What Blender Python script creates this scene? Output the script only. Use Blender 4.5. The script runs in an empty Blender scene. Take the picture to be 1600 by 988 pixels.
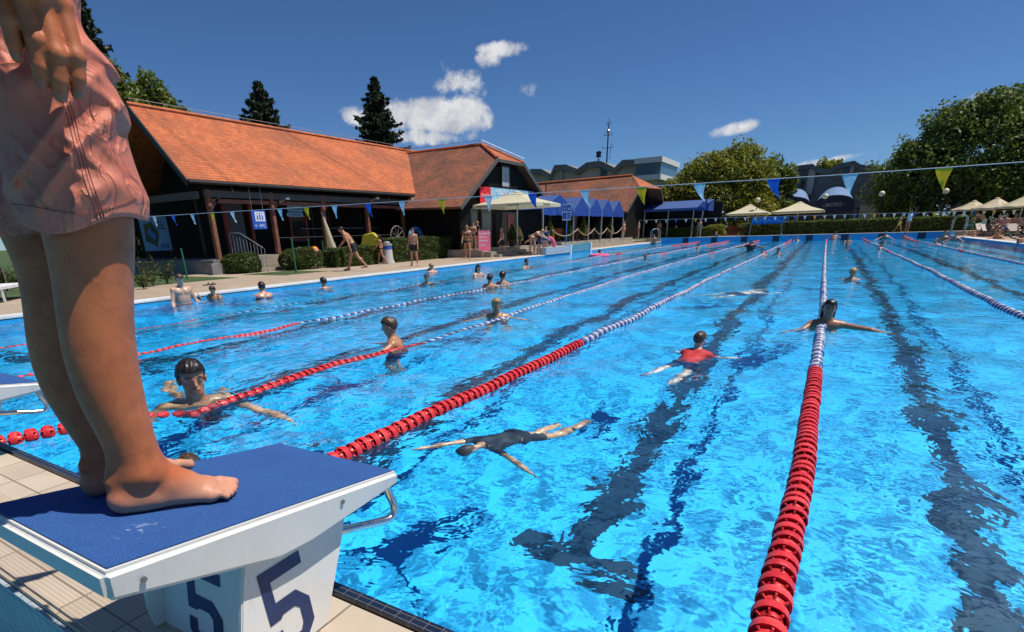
import bpy, bmesh, math, random
import numpy as np
from mathutils import Vector, Matrix
SC = bpy.context.scene
COL = SC.collection
rad = math.radians
# ------------------------------------------------------------------ camera
CAMZ = 1.25
YAW, PITCH, ROLL, FPX, PPX, PPY = 0.56847, 0.36733, -0.03285, 829.857, 737.5, 685.5
def _cam_axes():
    cy, sy, cp, sp = math.cos(-YAW), math.sin(-YAW), math.cos(PITCH), math.sin(PITCH)
    f = np.array([sy*cp, cy*cp, -sp]); r = np.array([cy, -sy, 0.0]); u = np.cross(r, f)
    c, s = math.cos(ROLL), math.sin(ROLL)
    return c*r + s*u, -s*r + c*u, f
_R, _U, _F = _cam_axes()
cam = bpy.data.objects.new('camera', bpy.data.cameras.new('camera')); COL.objects.link(cam)
m = Matrix.Identity(4)
for i in range(3):
    m[i][0] = _R[i]; m[i][1] = _U[i]; m[i][2] = -_F[i]
m[2][3] = CAMZ
cam.matrix_world = m
cam.data.sensor_fit = 'HORIZONTAL'; cam.data.sensor_width = 36.0
cam.data.lens = 36.0*FPX/1600
cam.data.shift_x = (800-PPX)/1600; cam.data.shift_y = (PPY-494)/1600
cam.data.clip_start = 0.05; cam.data.clip_end = 3000
SC.camera = cam
def ray(px, py):
    return _R*((px-PPX)/FPX) + _U*(-(py-PPY)/FPX) + _F
def at_z(px, py, z):
    d = ray(px, py); t = (z-CAMZ)/d[2]; return Vector((d[0]*t, d[1]*t, z))
def at_y(px, py, y):
    d = ray(px, py); t = y/d[1]; return Vector((d[0]*t, y, CAMZ+d[2]*t))
def at_x(px, py, x):
    d = ray(px, py); t = x/d[0]; return Vector((x, d[1]*t, CAMZ+d[2]*t))
# ------------------------------------------------------------------ light
SUN_AZ, SUN_EL = 24.0, 66.0        # azimuth from +X towards +Y
sd = Vector((math.cos(rad(SUN_EL))*math.cos(rad(SUN_AZ)), math.cos(rad(SUN_EL))*math.sin(rad(SUN_AZ)), math.sin(rad(SUN_EL))))
sun = bpy.data.objects.new('sun', bpy.data.lights.new('sun', 'SUN')); COL.objects.link(sun)
sun.rotation_euler = sd.to_track_quat('Z', 'Y').to_euler()
sun.data.energy = 4.6; sun.data.angle = rad(0.53); sun.data.color = (1.0, 0.955, 0.88)
W = bpy.data.worlds.new('World'); SC.world = W; W.use_nodes = True
SC.view_settings.view_transform = 'Standard'; SC.view_settings.look = 'None'
SC.view_settings.exposure = 0.15; SC.view_settings.gamma = 1.0
SC.view_settings.use_curve_mapping = False
SC.cycles.use_denoising = True
try: SC.cycles.denoiser = 'OPENIMAGEDENOISE'
except Exception: pass
SC.cycles.max_bounces = 8; SC.cycles.transparent_max_bounces = 12; SC.cycles.transmission_bounces = 8
SC.cycles.diffuse_bounces = 3; SC.cycles.glossy_bounces = 3
SC.cycles.sample_clamp_indirect = 6.0; SC.cycles.sample_clamp_direct = 0.0
SC.cycles.caustics_refractive = True; SC.cycles.caustics_reflective = False
SC.cycles.use_adaptive_sampling = True; SC.cycles.adaptive_threshold = 0.01

# ------------------------------------------------------------------ node helpers
class NT:
    def __init__(s, tree): s.t = tree; s.n = tree.nodes; s.l = tree.links
    def new(s, typ, **kw):
        n = s.n.new(typ)
        for k, v in kw.items():
            if k == 'inp':
                for kk, vv in v.items():
                    if isinstance(vv, bpy.types.NodeSocket): s.l.new(vv, n.inputs[kk])
                    else: n.inputs[kk].default_value = vv
            else: setattr(n, k, v)
        return n
    def link(s, a, b): s.l.new(a, b)
    def math(s, op, a, b=None, c=None, clamp=False):
        n = s.n.new('ShaderNodeMath'); n.operation = op; n.use_clamp = clamp
        for i, v in enumerate((a, b, c)):
            if v is None: continue
            if isinstance(v, bpy.types.NodeSocket): s.l.new(v, n.inputs[i])
            else: n.inputs[i].default_value = v
        return n.outputs[0]
    def vmath(s, op, a, b=None, out=0):
        n = s.n.new('ShaderNodeVectorMath'); n.operation = op
        for i, v in enumerate((a, b)):
            if v is None: continue
            if isinstance(v, bpy.types.NodeSocket): s.l.new(v, n.inputs[i])
            elif op == 'SCALE' and i == 1: n.inputs['Scale'].default_value = v
            else: n.inputs[i].default_value = v
        if op == 'DOT_PRODUCT' or op == 'LENGTH' or op == 'DISTANCE': return n.outputs['Value']
        return n.outputs[out]
    def noise(s, vec, scale, detail=3, rough=.55, dist=0.0, dim='3D'):
        n = s.n.new('ShaderNodeTexNoise'); n.noise_dimensions = dim
        n.inputs['Scale'].default_value = scale; n.inputs['Detail'].default_value = detail
        n.inputs['Roughness'].default_value = rough; n.inputs['Distortion'].default_value = dist
        if vec is not None: s.l.new(vec, n.inputs['Vector'])
        return n
    def ramp(s, fac, stops, interp='LINEAR'):
        n = s.n.new('ShaderNodeValToRGB'); cr = n.color_ramp; cr.interpolation = interp
        while len(cr.elements) < len(stops): cr.elements.new(0.5)
        for e, (p, c) in zip(cr.elements, stops):
            e.position = p
            e.color = (*c, 1) if len(c) == 3 else c
        s.l.new(fac, n.inputs[0]); return n.outputs['Color']
    def mix(s, fac, a, b, blend='MIX'):
        n = s.n.new('ShaderNodeMix'); n.data_type = 'RGBA'; n.blend_type = blend
        for k, v in (('Factor', fac),):
            if isinstance(v, bpy.types.NodeSocket): s.l.new(v, n.inputs[0])
            else: n.inputs[0].default_value = v
        for i, v in ((6, a), (7, b)):
            if isinstance(v, bpy.types.NodeSocket): s.l.new(v, n.inputs[i])
            else: n.inputs[i].default_value = (*v, 1) if len(v) == 3 else v
        return n.outputs[2]
    def maprange(s, v, a, b, c, d, smooth=False):
        n = s.n.new('ShaderNodeMapRange'); s.l.new(v, n.inputs[0])
        if smooth: n.interpolation_type = 'SMOOTHSTEP'
        for i, x in enumerate((a, b, c, d)): n.inputs[i+1].default_value = x
        return n.outputs[0]
    def mapping(s, vec, loc=(0,0,0), rot=(0,0,0), sc=(1,1,1)):
        n = s.n.new('ShaderNodeMapping'); s.l.new(vec, n.inputs[0])
        n.inputs[1].default_value = loc; n.inputs[2].default_value = rot; n.inputs[3].default_value = sc
        return n.outputs[0]
    def bump(s, h, strength=.3, dist=.01, normal=None):
        n = s.n.new('ShaderNodeBump'); s.l.new(h, n.inputs['Height'])
        n.inputs['Strength'].default_value = strength; n.inputs['Distance'].default_value = dist
        if normal is not None: s.l.new(normal, n.inputs['Normal'])
        return n.outputs[0]
    def obj(s): return s.n.new('ShaderNodeTexCoord').outputs['Object']
    def pos(s): return s.n.new('ShaderNodeNewGeometry').outputs['Position']
MATS = {}
def mat(name, color=(.5,.5,.5), rough=.6, var=.12, scale=6.0, bump=0.0, bscale=40.0, metal=0.0, spec=.5, build=None, world=False, **pr):
    """Principled material with noise-driven colour variation."""
    if name in MATS: return MATS[name]
    m = bpy.data.materials.new(name); m.use_nodes = True; MATS[name] = m
    t = NT(m.node_tree); b = t.n['Principled BSDF']
    vec = t.pos() if world else t.obj()
    b.inputs['Roughness'].default_value = rough; b.inputs['Metallic'].default_value = metal
    b.inputs['Specular IOR Level'].default_value = spec
    for k, v in pr.items(): b.inputs[k.replace('_', ' ')].default_value = v
    if build: build(t, b, vec)
    else:
        nz = t.noise(vec, scale, 4, .6)
        lo = tuple(max(0, c*(1-var)) for c in color); hi = tuple(min(1, c*(1+var)) for c in color)
        t.link(t.ramp(nz.outputs['Fac'], [(.3, lo), (.7, hi)]), b.inputs['Base Color'])
        if bump: t.link(t.bump(t.noise(vec, bscale, 3).outputs['Fac'], bump, .01), b.inputs['Normal'])
    return m

# ------------------------------------------------------------------ sky
def build_sky():
    t = NT(W.node_tree); bg = t.n['Background']
    sky = t.new('ShaderNodeTexSky', sky_type='NISHITA', sun_disc=False)
    sky.sun_elevation = rad(SUN_EL); sky.sun_rotation = math.atan2(sd.x, sd.y)
    sky.altitude = 1500; sky.air_density = 1.0; sky.dust_density = 0.0; sky.ozone_density = 3.5
    gen = t.n.new('ShaderNodeTexCoord').outputs['Generated']
    col = sky.outputs['Color']
    col = t.mix(1.0, col, (.58, .84, 1.14), 'MULTIPLY')
    # clouds: soft lobes (direction, angular radii) broken up by noise, white-to-grey cloud shading painted in by noise
    n1 = t.noise(gen, 17, 8, .6, .5); n2 = t.noise(gen, 52, 7, .62, .4)
    nz = t.math('ADD', t.math('MULTIPLY', n1.outputs['Fac'], .62), t.math('MULTIPLY', n2.outputs['Fac'], .38))
    total = None
    lobes = [(690,182,70,28,1.0),(636,180,46,24,.95),(728,176,32,30,.95),(556,184,24,16,.75),(664,214,56,13,.72),(735,213,14,8,.5),
             (712,130,38,24,.56),(734,140,24,22,.6),(690,112,26,22,.40),
             (786,76,34,12,.58),(765,92,20,14,.46),(830,142,24,12,.46),(1150,200,34,10,.70),(1300,252,38,6,.7),(1270,254,20,6,.5),(1525,150,30,5,.35),(905,200,12,6,.25)]
    for (px, py, rx, ry, a) in lobes:
        c = Vector(ray(px, py)).normalized(); ex = (Vector(ray(px+rx, py)).normalized()-c); ey = (Vector(ray(px, py-ry)).normalized()-c)
        d = t.vmath('SUBTRACT', gen, tuple(c))
        u = t.vmath('DOT_PRODUCT', d, tuple(ex/ex.length_squared)); v = t.vmath('DOT_PRODUCT', d, tuple(ey/ey.length_squared))
        w = t.vmath('DOT_PRODUCT', d, tuple(c*8))
        q = t.math('ADD', t.math('ADD', t.math('MULTIPLY', u, u), t.math('MULTIPLY', v, v)), t.math('MULTIPLY', w, w))
        g = t.math('MULTIPLY', t.math('SUBTRACT', 1.0, t.math('MULTIPLY', q, .5), clamp=True), a)
        total = g if total is None else t.math('MAXIMUM', total, g)
    dens = t.math('ADD', total, t.math('MULTIPLY', t.math('SUBTRACT', nz, .5), 2.3))
    dens = t.math('MULTIPLY', dens, t.maprange(total, 0, .12, 0, 1))
    al = t.maprange(dens, .22, .74, 0, .96, True)
    shade = t.maprange(t.noise(t.mapping(gen, (0,0,.012)), 26, 6, .6, .4).outputs['Fac'], .36, .62, .25, 1.0)
    cc = t.mix(shade, (5.6, 6.0, 6.8), (10.6, 10.7, 10.8))
    t.link(t.mix(al, col, cc), bg.inputs['Color'])
    bg.inputs['Strength'].default_value = 0.066
build_sky()

# ------------------------------------------------------------------ object helpers
def tag(o, label=None, cat=None, group=None, kind=None):
    if label: o['label'] = label
    if cat: o['category'] = cat
    if group: o['group'] = group
    if kind: o['kind'] = kind
    return o
def empty(name, loc=(0,0,0), rz=0, label=None, cat=None, group=None):
    o = bpy.data.objects.new(name, None); COL.objects.link(o); o.location = loc; o.rotation_euler = (0,0,rz)
    o.empty_display_size = .1
    return tag(o, label, cat, group)
class MB:
    """collects shapes; build() links them as ONE mesh object"""
    def __init__(s): s.v = []; s.f = []; s.mi = []; s.cur = 0
    def add(s, vs, fs, M=None):
        n = len(s.v)
        s.v += [tuple(M @ Vector(p)) if M is not None else tuple(p) for p in vs]
        s.f += [tuple(i+n for i in f) for f in fs]; s.mi += [s.cur]*len(fs); return s
    def box(s, c, size, rz=0, M=None, bev=0):
        hx, hy, hz = (x/2 for x in size)
        vs = [(x,y,z) for z in (-hz,hz) for y in (-hy,hy) for x in (-hx,hx)]
        fs = [(0,2,3,1),(4,5,7,6),(0,1,5,4),(1,3,7,5),(3,2,6,7),(2,0,4,6)]
        T = Matrix.Translation(c) @ Matrix.Rotation(rz, 4, 'Z')
        return s.add(vs, fs, (M @ T) if M is not None else T)
    def box2(s, a, b, M=None):
        a = Vector(a); b = Vector(b); return s.box((a+b)/2, [abs(x) for x in (b-a)], 0, M)
    def tube(s, pts, r, n=10, cap=True, closed=False):
        pts = [Vector(p) for p in pts]; rs = r if isinstance(r, (list, tuple)) else [r]*len(pts)
        N = len(pts); vs = []; fs = []; up = None
        for i, p in enumerate(pts):
            a = pts[i-1] if (i or closed) else p; b = pts[(i+1) % N] if (i < N-1 or closed) else p
            d = (b-a).normalized()
            if up is None:
                up = Vector((0,0,1)) if abs(d.z) < .9 else Vector((1,0,0))
            x = up.cross(d).normalized(); y = d.cross(x).normalized(); up = y
            for k in range(n):
                t = 2*math.pi*k/n; vs.append(p + (x*math.cos(t)+y*math.sin(t))*rs[i])
        for i in range(N-1 if not closed else N):
            for k in range(n):
                a = i*n+k; b = i*n+(k+1) % n; j = ((i+1) % N)*n
                fs.append((a, b, j+(k+1) % n, j+k))
        if cap and not closed:
            fs.append(tuple(range(n))[::-1]); fs.append(tuple((N-1)*n+k for k in range(n)))
        return s.add(vs, fs)
    def bar(s, a, b, w, h=None, M=None):
        a = Vector(a); b = Vector(b); d = b-a; L = d.length; h = h or w
        q = d.to_track_quat('Z', 'Y').to_matrix().to_4x4()
        T = Matrix.Translation((a+b)/2) @ q
        return s.box((0,0,0), (w, h, L), 0, (M @ T) if M is not None else T)
    def lathe(s, prof, n=16, M=None, c=(0,0,0)):
        vs = []; fs = []
        for (r, z) in prof:
            for k in range(n):
                t = 2*math.pi*k/n; vs.append((c[0]+r*math.cos(t), c[1]+r*math.sin(t), c[2]+z))
        for i in range(len(prof)-1):
            for k in range(n):
                fs.append((i*n+k, i*n+(k+1) % n, (i+1)*n+(k+1) % n, (i+1)*n+k))
        if prof[0][0] > 1e-5: fs.append(tuple(range(n))[::-1])
        if prof[-1][0] > 1e-5: fs.append(tuple((len(prof)-1)*n+k for k in range(n)))
        return s.add(vs, fs, M)
    def prism(s, poly, a, b, axis='Z', M=None):
        """extrude 2D polygon along an axis from a to b; Z: (x,y); Y: (x,z); X: (y,z)"""
        n = len(poly); P = []
        for w in (a, b):
            for (p, q) in poly:
                P.append({'Z': (p,q,w), 'Y': (p,w,q), 'X': (w,p,q)}[axis])
        fs = [tuple(range(n))[::-1], tuple(range(n, 2*n))] + [(i, (i+1) % n, n+(i+1) % n, n+i) for i in range(n)]
        return s.add(P, fs, M)
    def build(s, name, material, parent=None, smooth=False, bevel=0, recalc=True, segs=2):
        me = bpy.data.meshes.new(name); me.from_pydata(s.v, [], s.f); me.update()
        o = bpy.data.objects.new(name, me); COL.objects.link(o)
        for mm in (material if isinstance(material, (list, tuple)) else [material]): me.materials.append(mm)
        if any(s.mi): me.polygons.foreach_set('material_index', s.mi)
        if recalc:
            bm = bmesh.new(); bm.from_mesh(me); bmesh.ops.recalc_face_normals(bm, faces=bm.faces)
            if bevel:
                es = [e for e in bm.edges if len(e.link_faces) == 2 and e.calc_face_angle(0) > .5]
                bmesh.ops.bevel(bm, geom=es, offset=bevel, segments=segs, affect='EDGES', clamp_overlap=True)
            bm.to_mesh(me); bm.free()
        if smooth:
            me.polygons.foreach_set('use_smooth', [True]*len(me.polygons))
            if smooth != 'all':
                me.set_sharp_from_angle(angle=rad(38))
        if parent: o.parent = parent
        return o
def copy_tree(o, parent=None):
    c = o.copy(); COL.objects.link(c); c.parent = parent
    for ch in [x for x in o.children]: copy_tree(ch, c)
    return c
def sheet(name, x0, x1, y0, y1, z, material, kind='structure'):
    me = bpy.data.meshes.new(name); me.from_pydata([(x0,y0,z),(x1,y0,z),(x1,y1,z),(x0,y1,z)], [], [(0,1,2,3)]); me.update()
    o = bpy.data.objects.new(name, me); COL.objects.link(o); me.materials.append(material); o['kind'] = kind; return o
random.seed(7)
# ------------------------------------------------------------------ the pool
XL, XR, YN, YF = -12.41, 7.42, 0.927, 52.0
DEPTH = 1.9
ZN, ZL, ZF = 0.25, 0.10, 0.40           # near kerb, side decks, far deck heights over the water (z = 0)
X0, LS = 0.065, 2.319                   # lane rope positions X0 + k*LS, k = -4..2
def _tiles(t, vec, size, gap, c1, c2, cg, axes='XY', var=.5, vs=7):
    """grid of tiles -> colour and mask"""
    sx = t.n.new('ShaderNodeSeparateXYZ'); t.link(vec, sx.inputs[0])
    def cell(o, sz):
        q = t.math('DIVIDE', o, sz); return t.math('FLOOR', q), t.math('FRACT', q)
    a, fa = cell(sx.outputs[axes[0]], size[0]); b, fb = cell(sx.outputs[axes[1]], size[1])
    def edge(fr, g): return t.math('MULTIPLY', t.math('GREATER_THAN', fr, g), t.math('LESS_THAN', fr, 1-g))
    msk = t.math('MULTIPLY', edge(fa, gap/size[0]/2), edge(fb, gap/size[1]/2))
    cx = t.n.new('ShaderNodeCombineXYZ'); t.link(a, cx.inputs[0]); t.link(b, cx.inputs[1])
    wn = t.n.new('ShaderNodeTexWhiteNoise'); wn.noise_dimensions = '3D'; t.link(cx.outputs[0], wn.inputs[0])
    col = t.mix(wn.outputs['Value'], c1, c2)
    nz = t.noise(vec, vs, 4, .6).outputs['Fac']
    col = t.mix(t.math('MULTIPLY', nz, var), col, tuple(x*.6 for x in c1))
    return t.mix(msk, cg, col), msk, sx
def b_poolfloor(t, b, vec):
    col, msk, sx = _tiles(t, vec, (.25,.125), .008, (.006,.25,.50), (.008,.30,.56), (.02,.33,.54), var=.15)
    t.link(col, b.inputs['Base Color'])
def b_poolwall(t, b, vec):
    col, msk, sx = _tiles(t, vec, (.25,.125), .008, (.025,.32,.62), (.04,.37,.70), (.10,.42,.66), 'XZ', var=.2)
    t.link(col, b.inputs['Base Color'])
M_floor = mat('pool_floor_tile', build=b_poolfloor, rough=.5, world=True)
M_wall = mat('pool_wall_tile', build=b_poolwall, rough=.3, world=True)
def b_wally(t, b, vec):
    col, msk, sx = _tiles(t, vec, (.25,.125), .008, (.025,.32,.62), (.04,.37,.70), (.10,.42,.66), 'YZ', var=.2)
    t.link(col, b.inputs['Base Color'])
M_wally = mat('pool_side_tile', build=b_wally, rough=.3, world=True)
M_line = mat('lane_line_tile', (.0015,.022,.050), .4, .25, 9)
sheet('pool_floor', XL, XR, YN, YF, -DEPTH, M_floor)
def wall_sheet(name, a, b, z0, z1, material):
    me = bpy.data.meshes.new(name); me.from_pydata([(a[0],a[1],z0),(b[0],b[1],z0),(b[0],b[1],z1),(a[0],a[1],z1)], [], [(0,1,2,3)]); me.update()
    o = bpy.data.objects.new(name, me); COL.objects.link(o); me.materials.append(material); o['kind'] = 'structure'; return o
wall_sheet('pool_wall_near', (XL,YN), (XR,YN), -DEPTH, ZN-.03, M_wall)
wall_sheet('pool_wall_far', (XR,YF), (XL,YF), -DEPTH, ZF-.03, M_wall)
wall_sheet('pool_wall_left', (XL,YF), (XL,YN), -DEPTH, ZL-.03, M_wally)
wall_sheet('pool_wall_right', (XR,YN), (XR,YF), -DEPTH, ZL-.03, M_wally)
# lane lines with T ends on the floor, dark targets on the end walls
lm = MB()
for k in range(-5, 3):
    xc = X0 + (k+.5)*LS - .06
    lm.add([(xc-.13, YN+2.42, 0), (xc+.13, YN+2.42, 0), (xc+.13, YF-2, 0), (xc-.13, YF-2, 0)], [(0,1,2,3)])
    lm.add([(xc-.5, YN+2.16, 0), (xc+.5, YN+2.16, 0), (xc+.5, YN+2.42, 0), (xc-.5, YN+2.42, 0)], [(0,1,2,3)])
    lm.add([(xc-.5, YF-2, 0), (xc+.5, YF-2, 0), (xc+.5, YF-1.7, 0), (xc-.5, YF-1.7, 0)], [(0,1,2,3)])
o = lm.build('pool_floor_markings', M_line, recalc=False); o.location.z = -DEPTH+.004; o['kind'] = 'structure'
wm = MB()
for k in range(-5, 3):
    xc = X0 + (k+.5)*LS
    wm.box2((xc-.24, YF-.012, -1.2), (xc+.24, YF-.002, ZF-.035))
    wm.box2((xc-.24, YN+.002, -1.2), (xc+.24, YN+.012, ZN-.035))
o = wm.build('pool_wall_markings', M_line); o['kind'] = 'structure'

# water: one real surface with waves; its back side passes light, tinted by a painted caustic web
def make_water():
    rng = np.random.RandomState(5)
    def axis_y():
        y = [YN]; 
        while y[-1] < YF: y.append(y[-1] + max(.028, .028*(y[-1]/2.6)**1.35))
        y[-1] = YF; return np.array(y)
    ys = axis_y()
    xs = np.concatenate([np.arange(XL, -5.5, .09), np.arange(-5.5, 4.0, .036), np.arange(4.0, XR, .09), [XR]])
    X, Y = np.meshgrid(xs, ys); Z = np.zeros_like(X)
    hx = np.interp(xs, [XL,-5.6,-5.4,3.9,4.1,XR], [.09,.09,.036,.036,.09,.09])[None,:]
    hy = np.gradient(ys)[:,None]
    amp_env = .75 + .5*np.sin(X*.9+1.3*np.sin(Y*.45))*np.sin(Y*.62+.8*np.sin(X*.7))
    for i in range(90):
        lam = .16*(2.6/.16)**rng.rand(); th = rng.normal(.5, .95) if i % 3 else rng.rand()*6.283
        kx, ky = 2*np.pi/lam*math.cos(th), 2*np.pi/lam*math.sin(th)
        a = .0016*lam**.85*.85
        att = np.exp(-(np.maximum(np.abs(kx)*hx, np.abs(ky)*hy)/1.5)**4)
        ph = rng.rand()*6.283
        s = np.sin(kx*X + ky*Y + ph + .5*np.sin(.7*X+.5*Y+ph))
        Z += a*s*att*(amp_env if lam < 1 else 1)
    global WZ
    WZ = (xs, ys, Z)
    ny, nx = X.shape
    co = np.stack([X, Y, Z], -1).reshape(-1, 3).astype(np.float32)
    idx = np.arange(nx*ny).reshape(ny, nx)
    q = np.stack([idx[:-1,:-1], idx[:-1,1:], idx[1:,1:], idx[1:,:-1]], -1).reshape(-1, 4)
    me = bpy.data.meshes.new('water'); me.vertices.add(len(co)); me.vertices.foreach_set('co', co.ravel())
    me.loops.add(q.size); me.loops.foreach_set('vertex_index', q.ravel().astype(np.int32))
    me.polygons.add(len(q)); me.polygons.foreach_set('loop_start', (np.arange(len(q))*4).astype(np.int32))
    me.update(calc_edges=True); me.polygons.foreach_set('use_smooth', [True]*len(q))
    o = bpy.data.objects.new('water', me); COL.objects.link(o); o['kind'] = 'structure'
    m = bpy.data.materials.new('pool_water'); m.use_nodes = True; t = NT(m.node_tree)
    t.n.remove(t.n['Principled BSDF']); out = t.n['Material Output']
    geo = t.n.new('ShaderNodeNewGeometry'); pos = geo.outputs['Position']
    n1 = t.noise(pos, 5.2, 3, .5, .3); n2 = t.noise(t.mapping(pos, rot=(0,0,.5), sc=(1,.55,1)), 1.6, 2, .5, .4)
    n3 = t.noise(pos, 9.0, 2, .5, .3)
    h = t.math('ADD', t.math('ADD', t.math('MULTIPLY', n1.outputs['Fac'], .0135), t.math('MULTIPLY', n2.outputs['Fac'], .034)), t.math('MULTIPLY', n3.outputs['Fac'], .006))
    nrm = t.bump(h, 1.0, 1.0)
    gl = t.new('ShaderNodeBsdfGlass', inp={'Color': (.86,.97,1,1), 'Roughness': .0, 'IOR': 1.33, 'Normal': nrm})
    # painted caustics: web of bright lines put into the transmission colour
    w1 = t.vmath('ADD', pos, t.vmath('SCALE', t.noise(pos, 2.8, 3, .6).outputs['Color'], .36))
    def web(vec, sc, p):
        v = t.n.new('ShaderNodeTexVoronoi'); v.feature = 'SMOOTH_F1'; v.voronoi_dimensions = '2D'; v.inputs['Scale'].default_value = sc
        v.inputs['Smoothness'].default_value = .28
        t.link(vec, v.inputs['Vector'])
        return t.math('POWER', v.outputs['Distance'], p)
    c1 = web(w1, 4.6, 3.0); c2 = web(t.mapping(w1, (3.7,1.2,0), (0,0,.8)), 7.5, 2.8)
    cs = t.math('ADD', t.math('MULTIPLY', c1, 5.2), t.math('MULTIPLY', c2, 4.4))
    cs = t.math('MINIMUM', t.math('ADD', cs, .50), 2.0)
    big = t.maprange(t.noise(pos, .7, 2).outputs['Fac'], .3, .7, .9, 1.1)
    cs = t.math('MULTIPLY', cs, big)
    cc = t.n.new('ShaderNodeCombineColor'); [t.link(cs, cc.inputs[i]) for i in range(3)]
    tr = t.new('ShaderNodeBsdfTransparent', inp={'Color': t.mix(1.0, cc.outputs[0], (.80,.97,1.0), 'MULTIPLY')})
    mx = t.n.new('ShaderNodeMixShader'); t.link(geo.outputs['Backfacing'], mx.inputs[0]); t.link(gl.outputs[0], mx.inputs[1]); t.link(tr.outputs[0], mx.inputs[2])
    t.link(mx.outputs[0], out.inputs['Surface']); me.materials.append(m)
    return o
make_water()
def water_z(x, y):
    xs, ys, Z = WZ
    i = min(len(xs)-1, int(np.searchsorted(xs, x))); j = min(len(ys)-1, int(np.searchsorted(ys, y)))
    return float(Z[j, i])
# ------------------------------------------------------------------ organic surfaces: smooth union of tapered limbs -> one continuous mesh
def _rc(P, a, b, ra, rb, sq=None):
    ab = b-a; L = max(1e-9, float(ab @ ab)); ap = P-a
    t = np.clip((ap @ ab)/L, 0, 1)
    d = ap - t[..., None]*ab
    if sq is not None:      # flatten: scale distance along a given axis
        ax, f = sq; c = d @ ax; d = d + (c*(f-1))[..., None]*ax
        return np.sqrt((d*d).sum(-1)) - (ra+t*(rb-ra)), t
    return np.sqrt((d*d).sum(-1)) - (ra+t*(rb-ra)), t
def surface_nets(D, org, res):
    S = D < 0
    nx, ny, nz = D.shape
    c = [S[i:nx-1+i, j:ny-1+j, k:nz-1+k] for i in (0,1) for j in (0,1) for k in (0,1)]
    cnt = sum(x.astype(np.int8) for x in c); act = (cnt > 0) & (cnt < 8)
    ci = np.argwhere(act); idx = -np.ones(act.shape, np.int64); idx[act] = np.arange(len(ci))
    acc = np.zeros((len(ci), 3)); n = np.zeros(len(ci))
    cor = [(i,j,k) for i in (0,1) for j in (0,1) for k in (0,1)]
    val = {q: D[ci[:,0]+q[0], ci[:,1]+q[1], ci[:,2]+q[2]] for q in cor}
    for a in cor:
        for ax in range(3):
            if a[ax]: continue
            b = list(a); b[ax] = 1; b = tuple(b)
            va, vb = val[a], val[b]; m = (va < 0) != (vb < 0)
            t = np.where(m, va/np.where(m, va-vb, 1), 0)
            p = np.zeros((len(ci), 3)) + np.array(a, float); p[:, ax] += t
            acc[m] += p[m]; n[m] += 1
    V = (ci + acc/n[:, None])*res + org
    F = []
    for ax in range(3):
        sl0 = [slice(1, -1)]*3; sl0[ax] = slice(0, -1); sl1 = [slice(1, -1)]*3; sl1[ax] = slice(1, None)
        a = S[tuple(sl0)]; b = S[tuple(sl1)]
        e = np.argwhere(a != b); 
        if len(e) == 0: continue
        fl = a[tuple(e.T)]
        e = e + np.array([0 if i == ax else 1 for i in range(3)])
        u, v = [(1,2),(2,0),(0,1)][ax]
        du = np.zeros(3, int); du[u] = 1; dv = np.zeros(3, int); dv[v] = 1
        q = np.stack([idx[tuple((e-du-dv).T)], idx[tuple((e-dv).T)], idx[tuple(e.T)], idx[tuple((e-du).T)]], 1)
        q[~fl] = q[~fl][:, ::-1]; F.append(q)
    F = np.concatenate(F); F = F[(F >= 0).all(1)]
    return V, F
def sdf_field(prims, res, pad=.02, lo=None, hi=None):
    A = np.array([p['a'] for p in prims]); B = np.array([p['b'] for p in prims]); r = np.array([max(p['ra'], p['rb']) for p in prims])[:, None]
    mn = np.minimum(A, B)-r-pad; mx = np.maximum(A, B)+r+pad
    org = mn.min(0); dim = np.ceil((mx.max(0)-org)/res).astype(int)+2
    D = np.full(dim, .08, np.float32)
    for p, l, h in zip(prims, mn, mx):
        k = p.get('k', .02); l = l-k; h = h+k
        i0 = np.maximum(0, np.floor((l-org)/res).astype(int)); i1 = np.minimum(dim, np.ceil((h-org)/res).astype(int)+1)
        g = np.stack(np.meshgrid(*[np.arange(i0[a], i1[a])*res+org[a] for a in range(3)], indexing='ij'), -1)
        d, _ = _rc(g, p['a'], p['b'], p['ra'], p['rb'], p.get('sq'))
        sl = tuple(slice(i0[a], i1[a]) for a in range(3)); o = D[sl]
        if p.get('neg'):
            hh = np.maximum(k-np.abs(o+d), 0)/k; D[sl] = np.maximum(o, -d)+hh*hh*k*.25
        else:
            hh = np.maximum(k-np.abs(o-d), 0)/k; D[sl] = np.minimum(o, d)-hh*hh*k*.25
    return D, org
def nearest_prim(prims, V):
    best = np.full(len(V), 9.); bi = np.zeros(len(V), int); bt = np.zeros(len(V))
    for i, p in enumerate(prims):
        if p.get('neg'): continue
        d, t = _rc(V, p['a'], p['b'], p['ra'], p['rb'], p.get('sq')); m = d < best
        best[m] = d[m]; bi[m] = i; bt[m] = t[m]
    return bi, bt
def np_mesh(name, V, F, material, parent=None, smooth=True):
    me = bpy.data.meshes.new(name); me.vertices.add(len(V)); me.vertices.foreach_set('co', np.asarray(V, np.float32).ravel())
    n = F.shape[1]; me.loops.add(F.size); me.loops.foreach_set('vertex_index', F.ravel().astype(np.int32))
    me.polygons.add(len(F)); me.polygons.foreach_set('loop_start', (np.arange(len(F))*n).astype(np.int32)); me.update(calc_edges=True)
    if smooth: me.polygons.foreach_set('use_smooth', [True]*len(F))
    o = bpy.data.objects.new(name, me); COL.objects.link(o)
    if material: me.materials.append(material)
    if parent: o.parent = parent
    return o
def vnormals(V, F):
    n = np.cross(V[F[:,2]]-V[F[:,0]], V[F[:,3]]-V[F[:,1]]); N = np.zeros_like(V)
    for i in range(4): np.add.at(N, F[:,i], n)
    return N/np.maximum(1e-9, np.linalg.norm(N, axis=1))[:, None]
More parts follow.
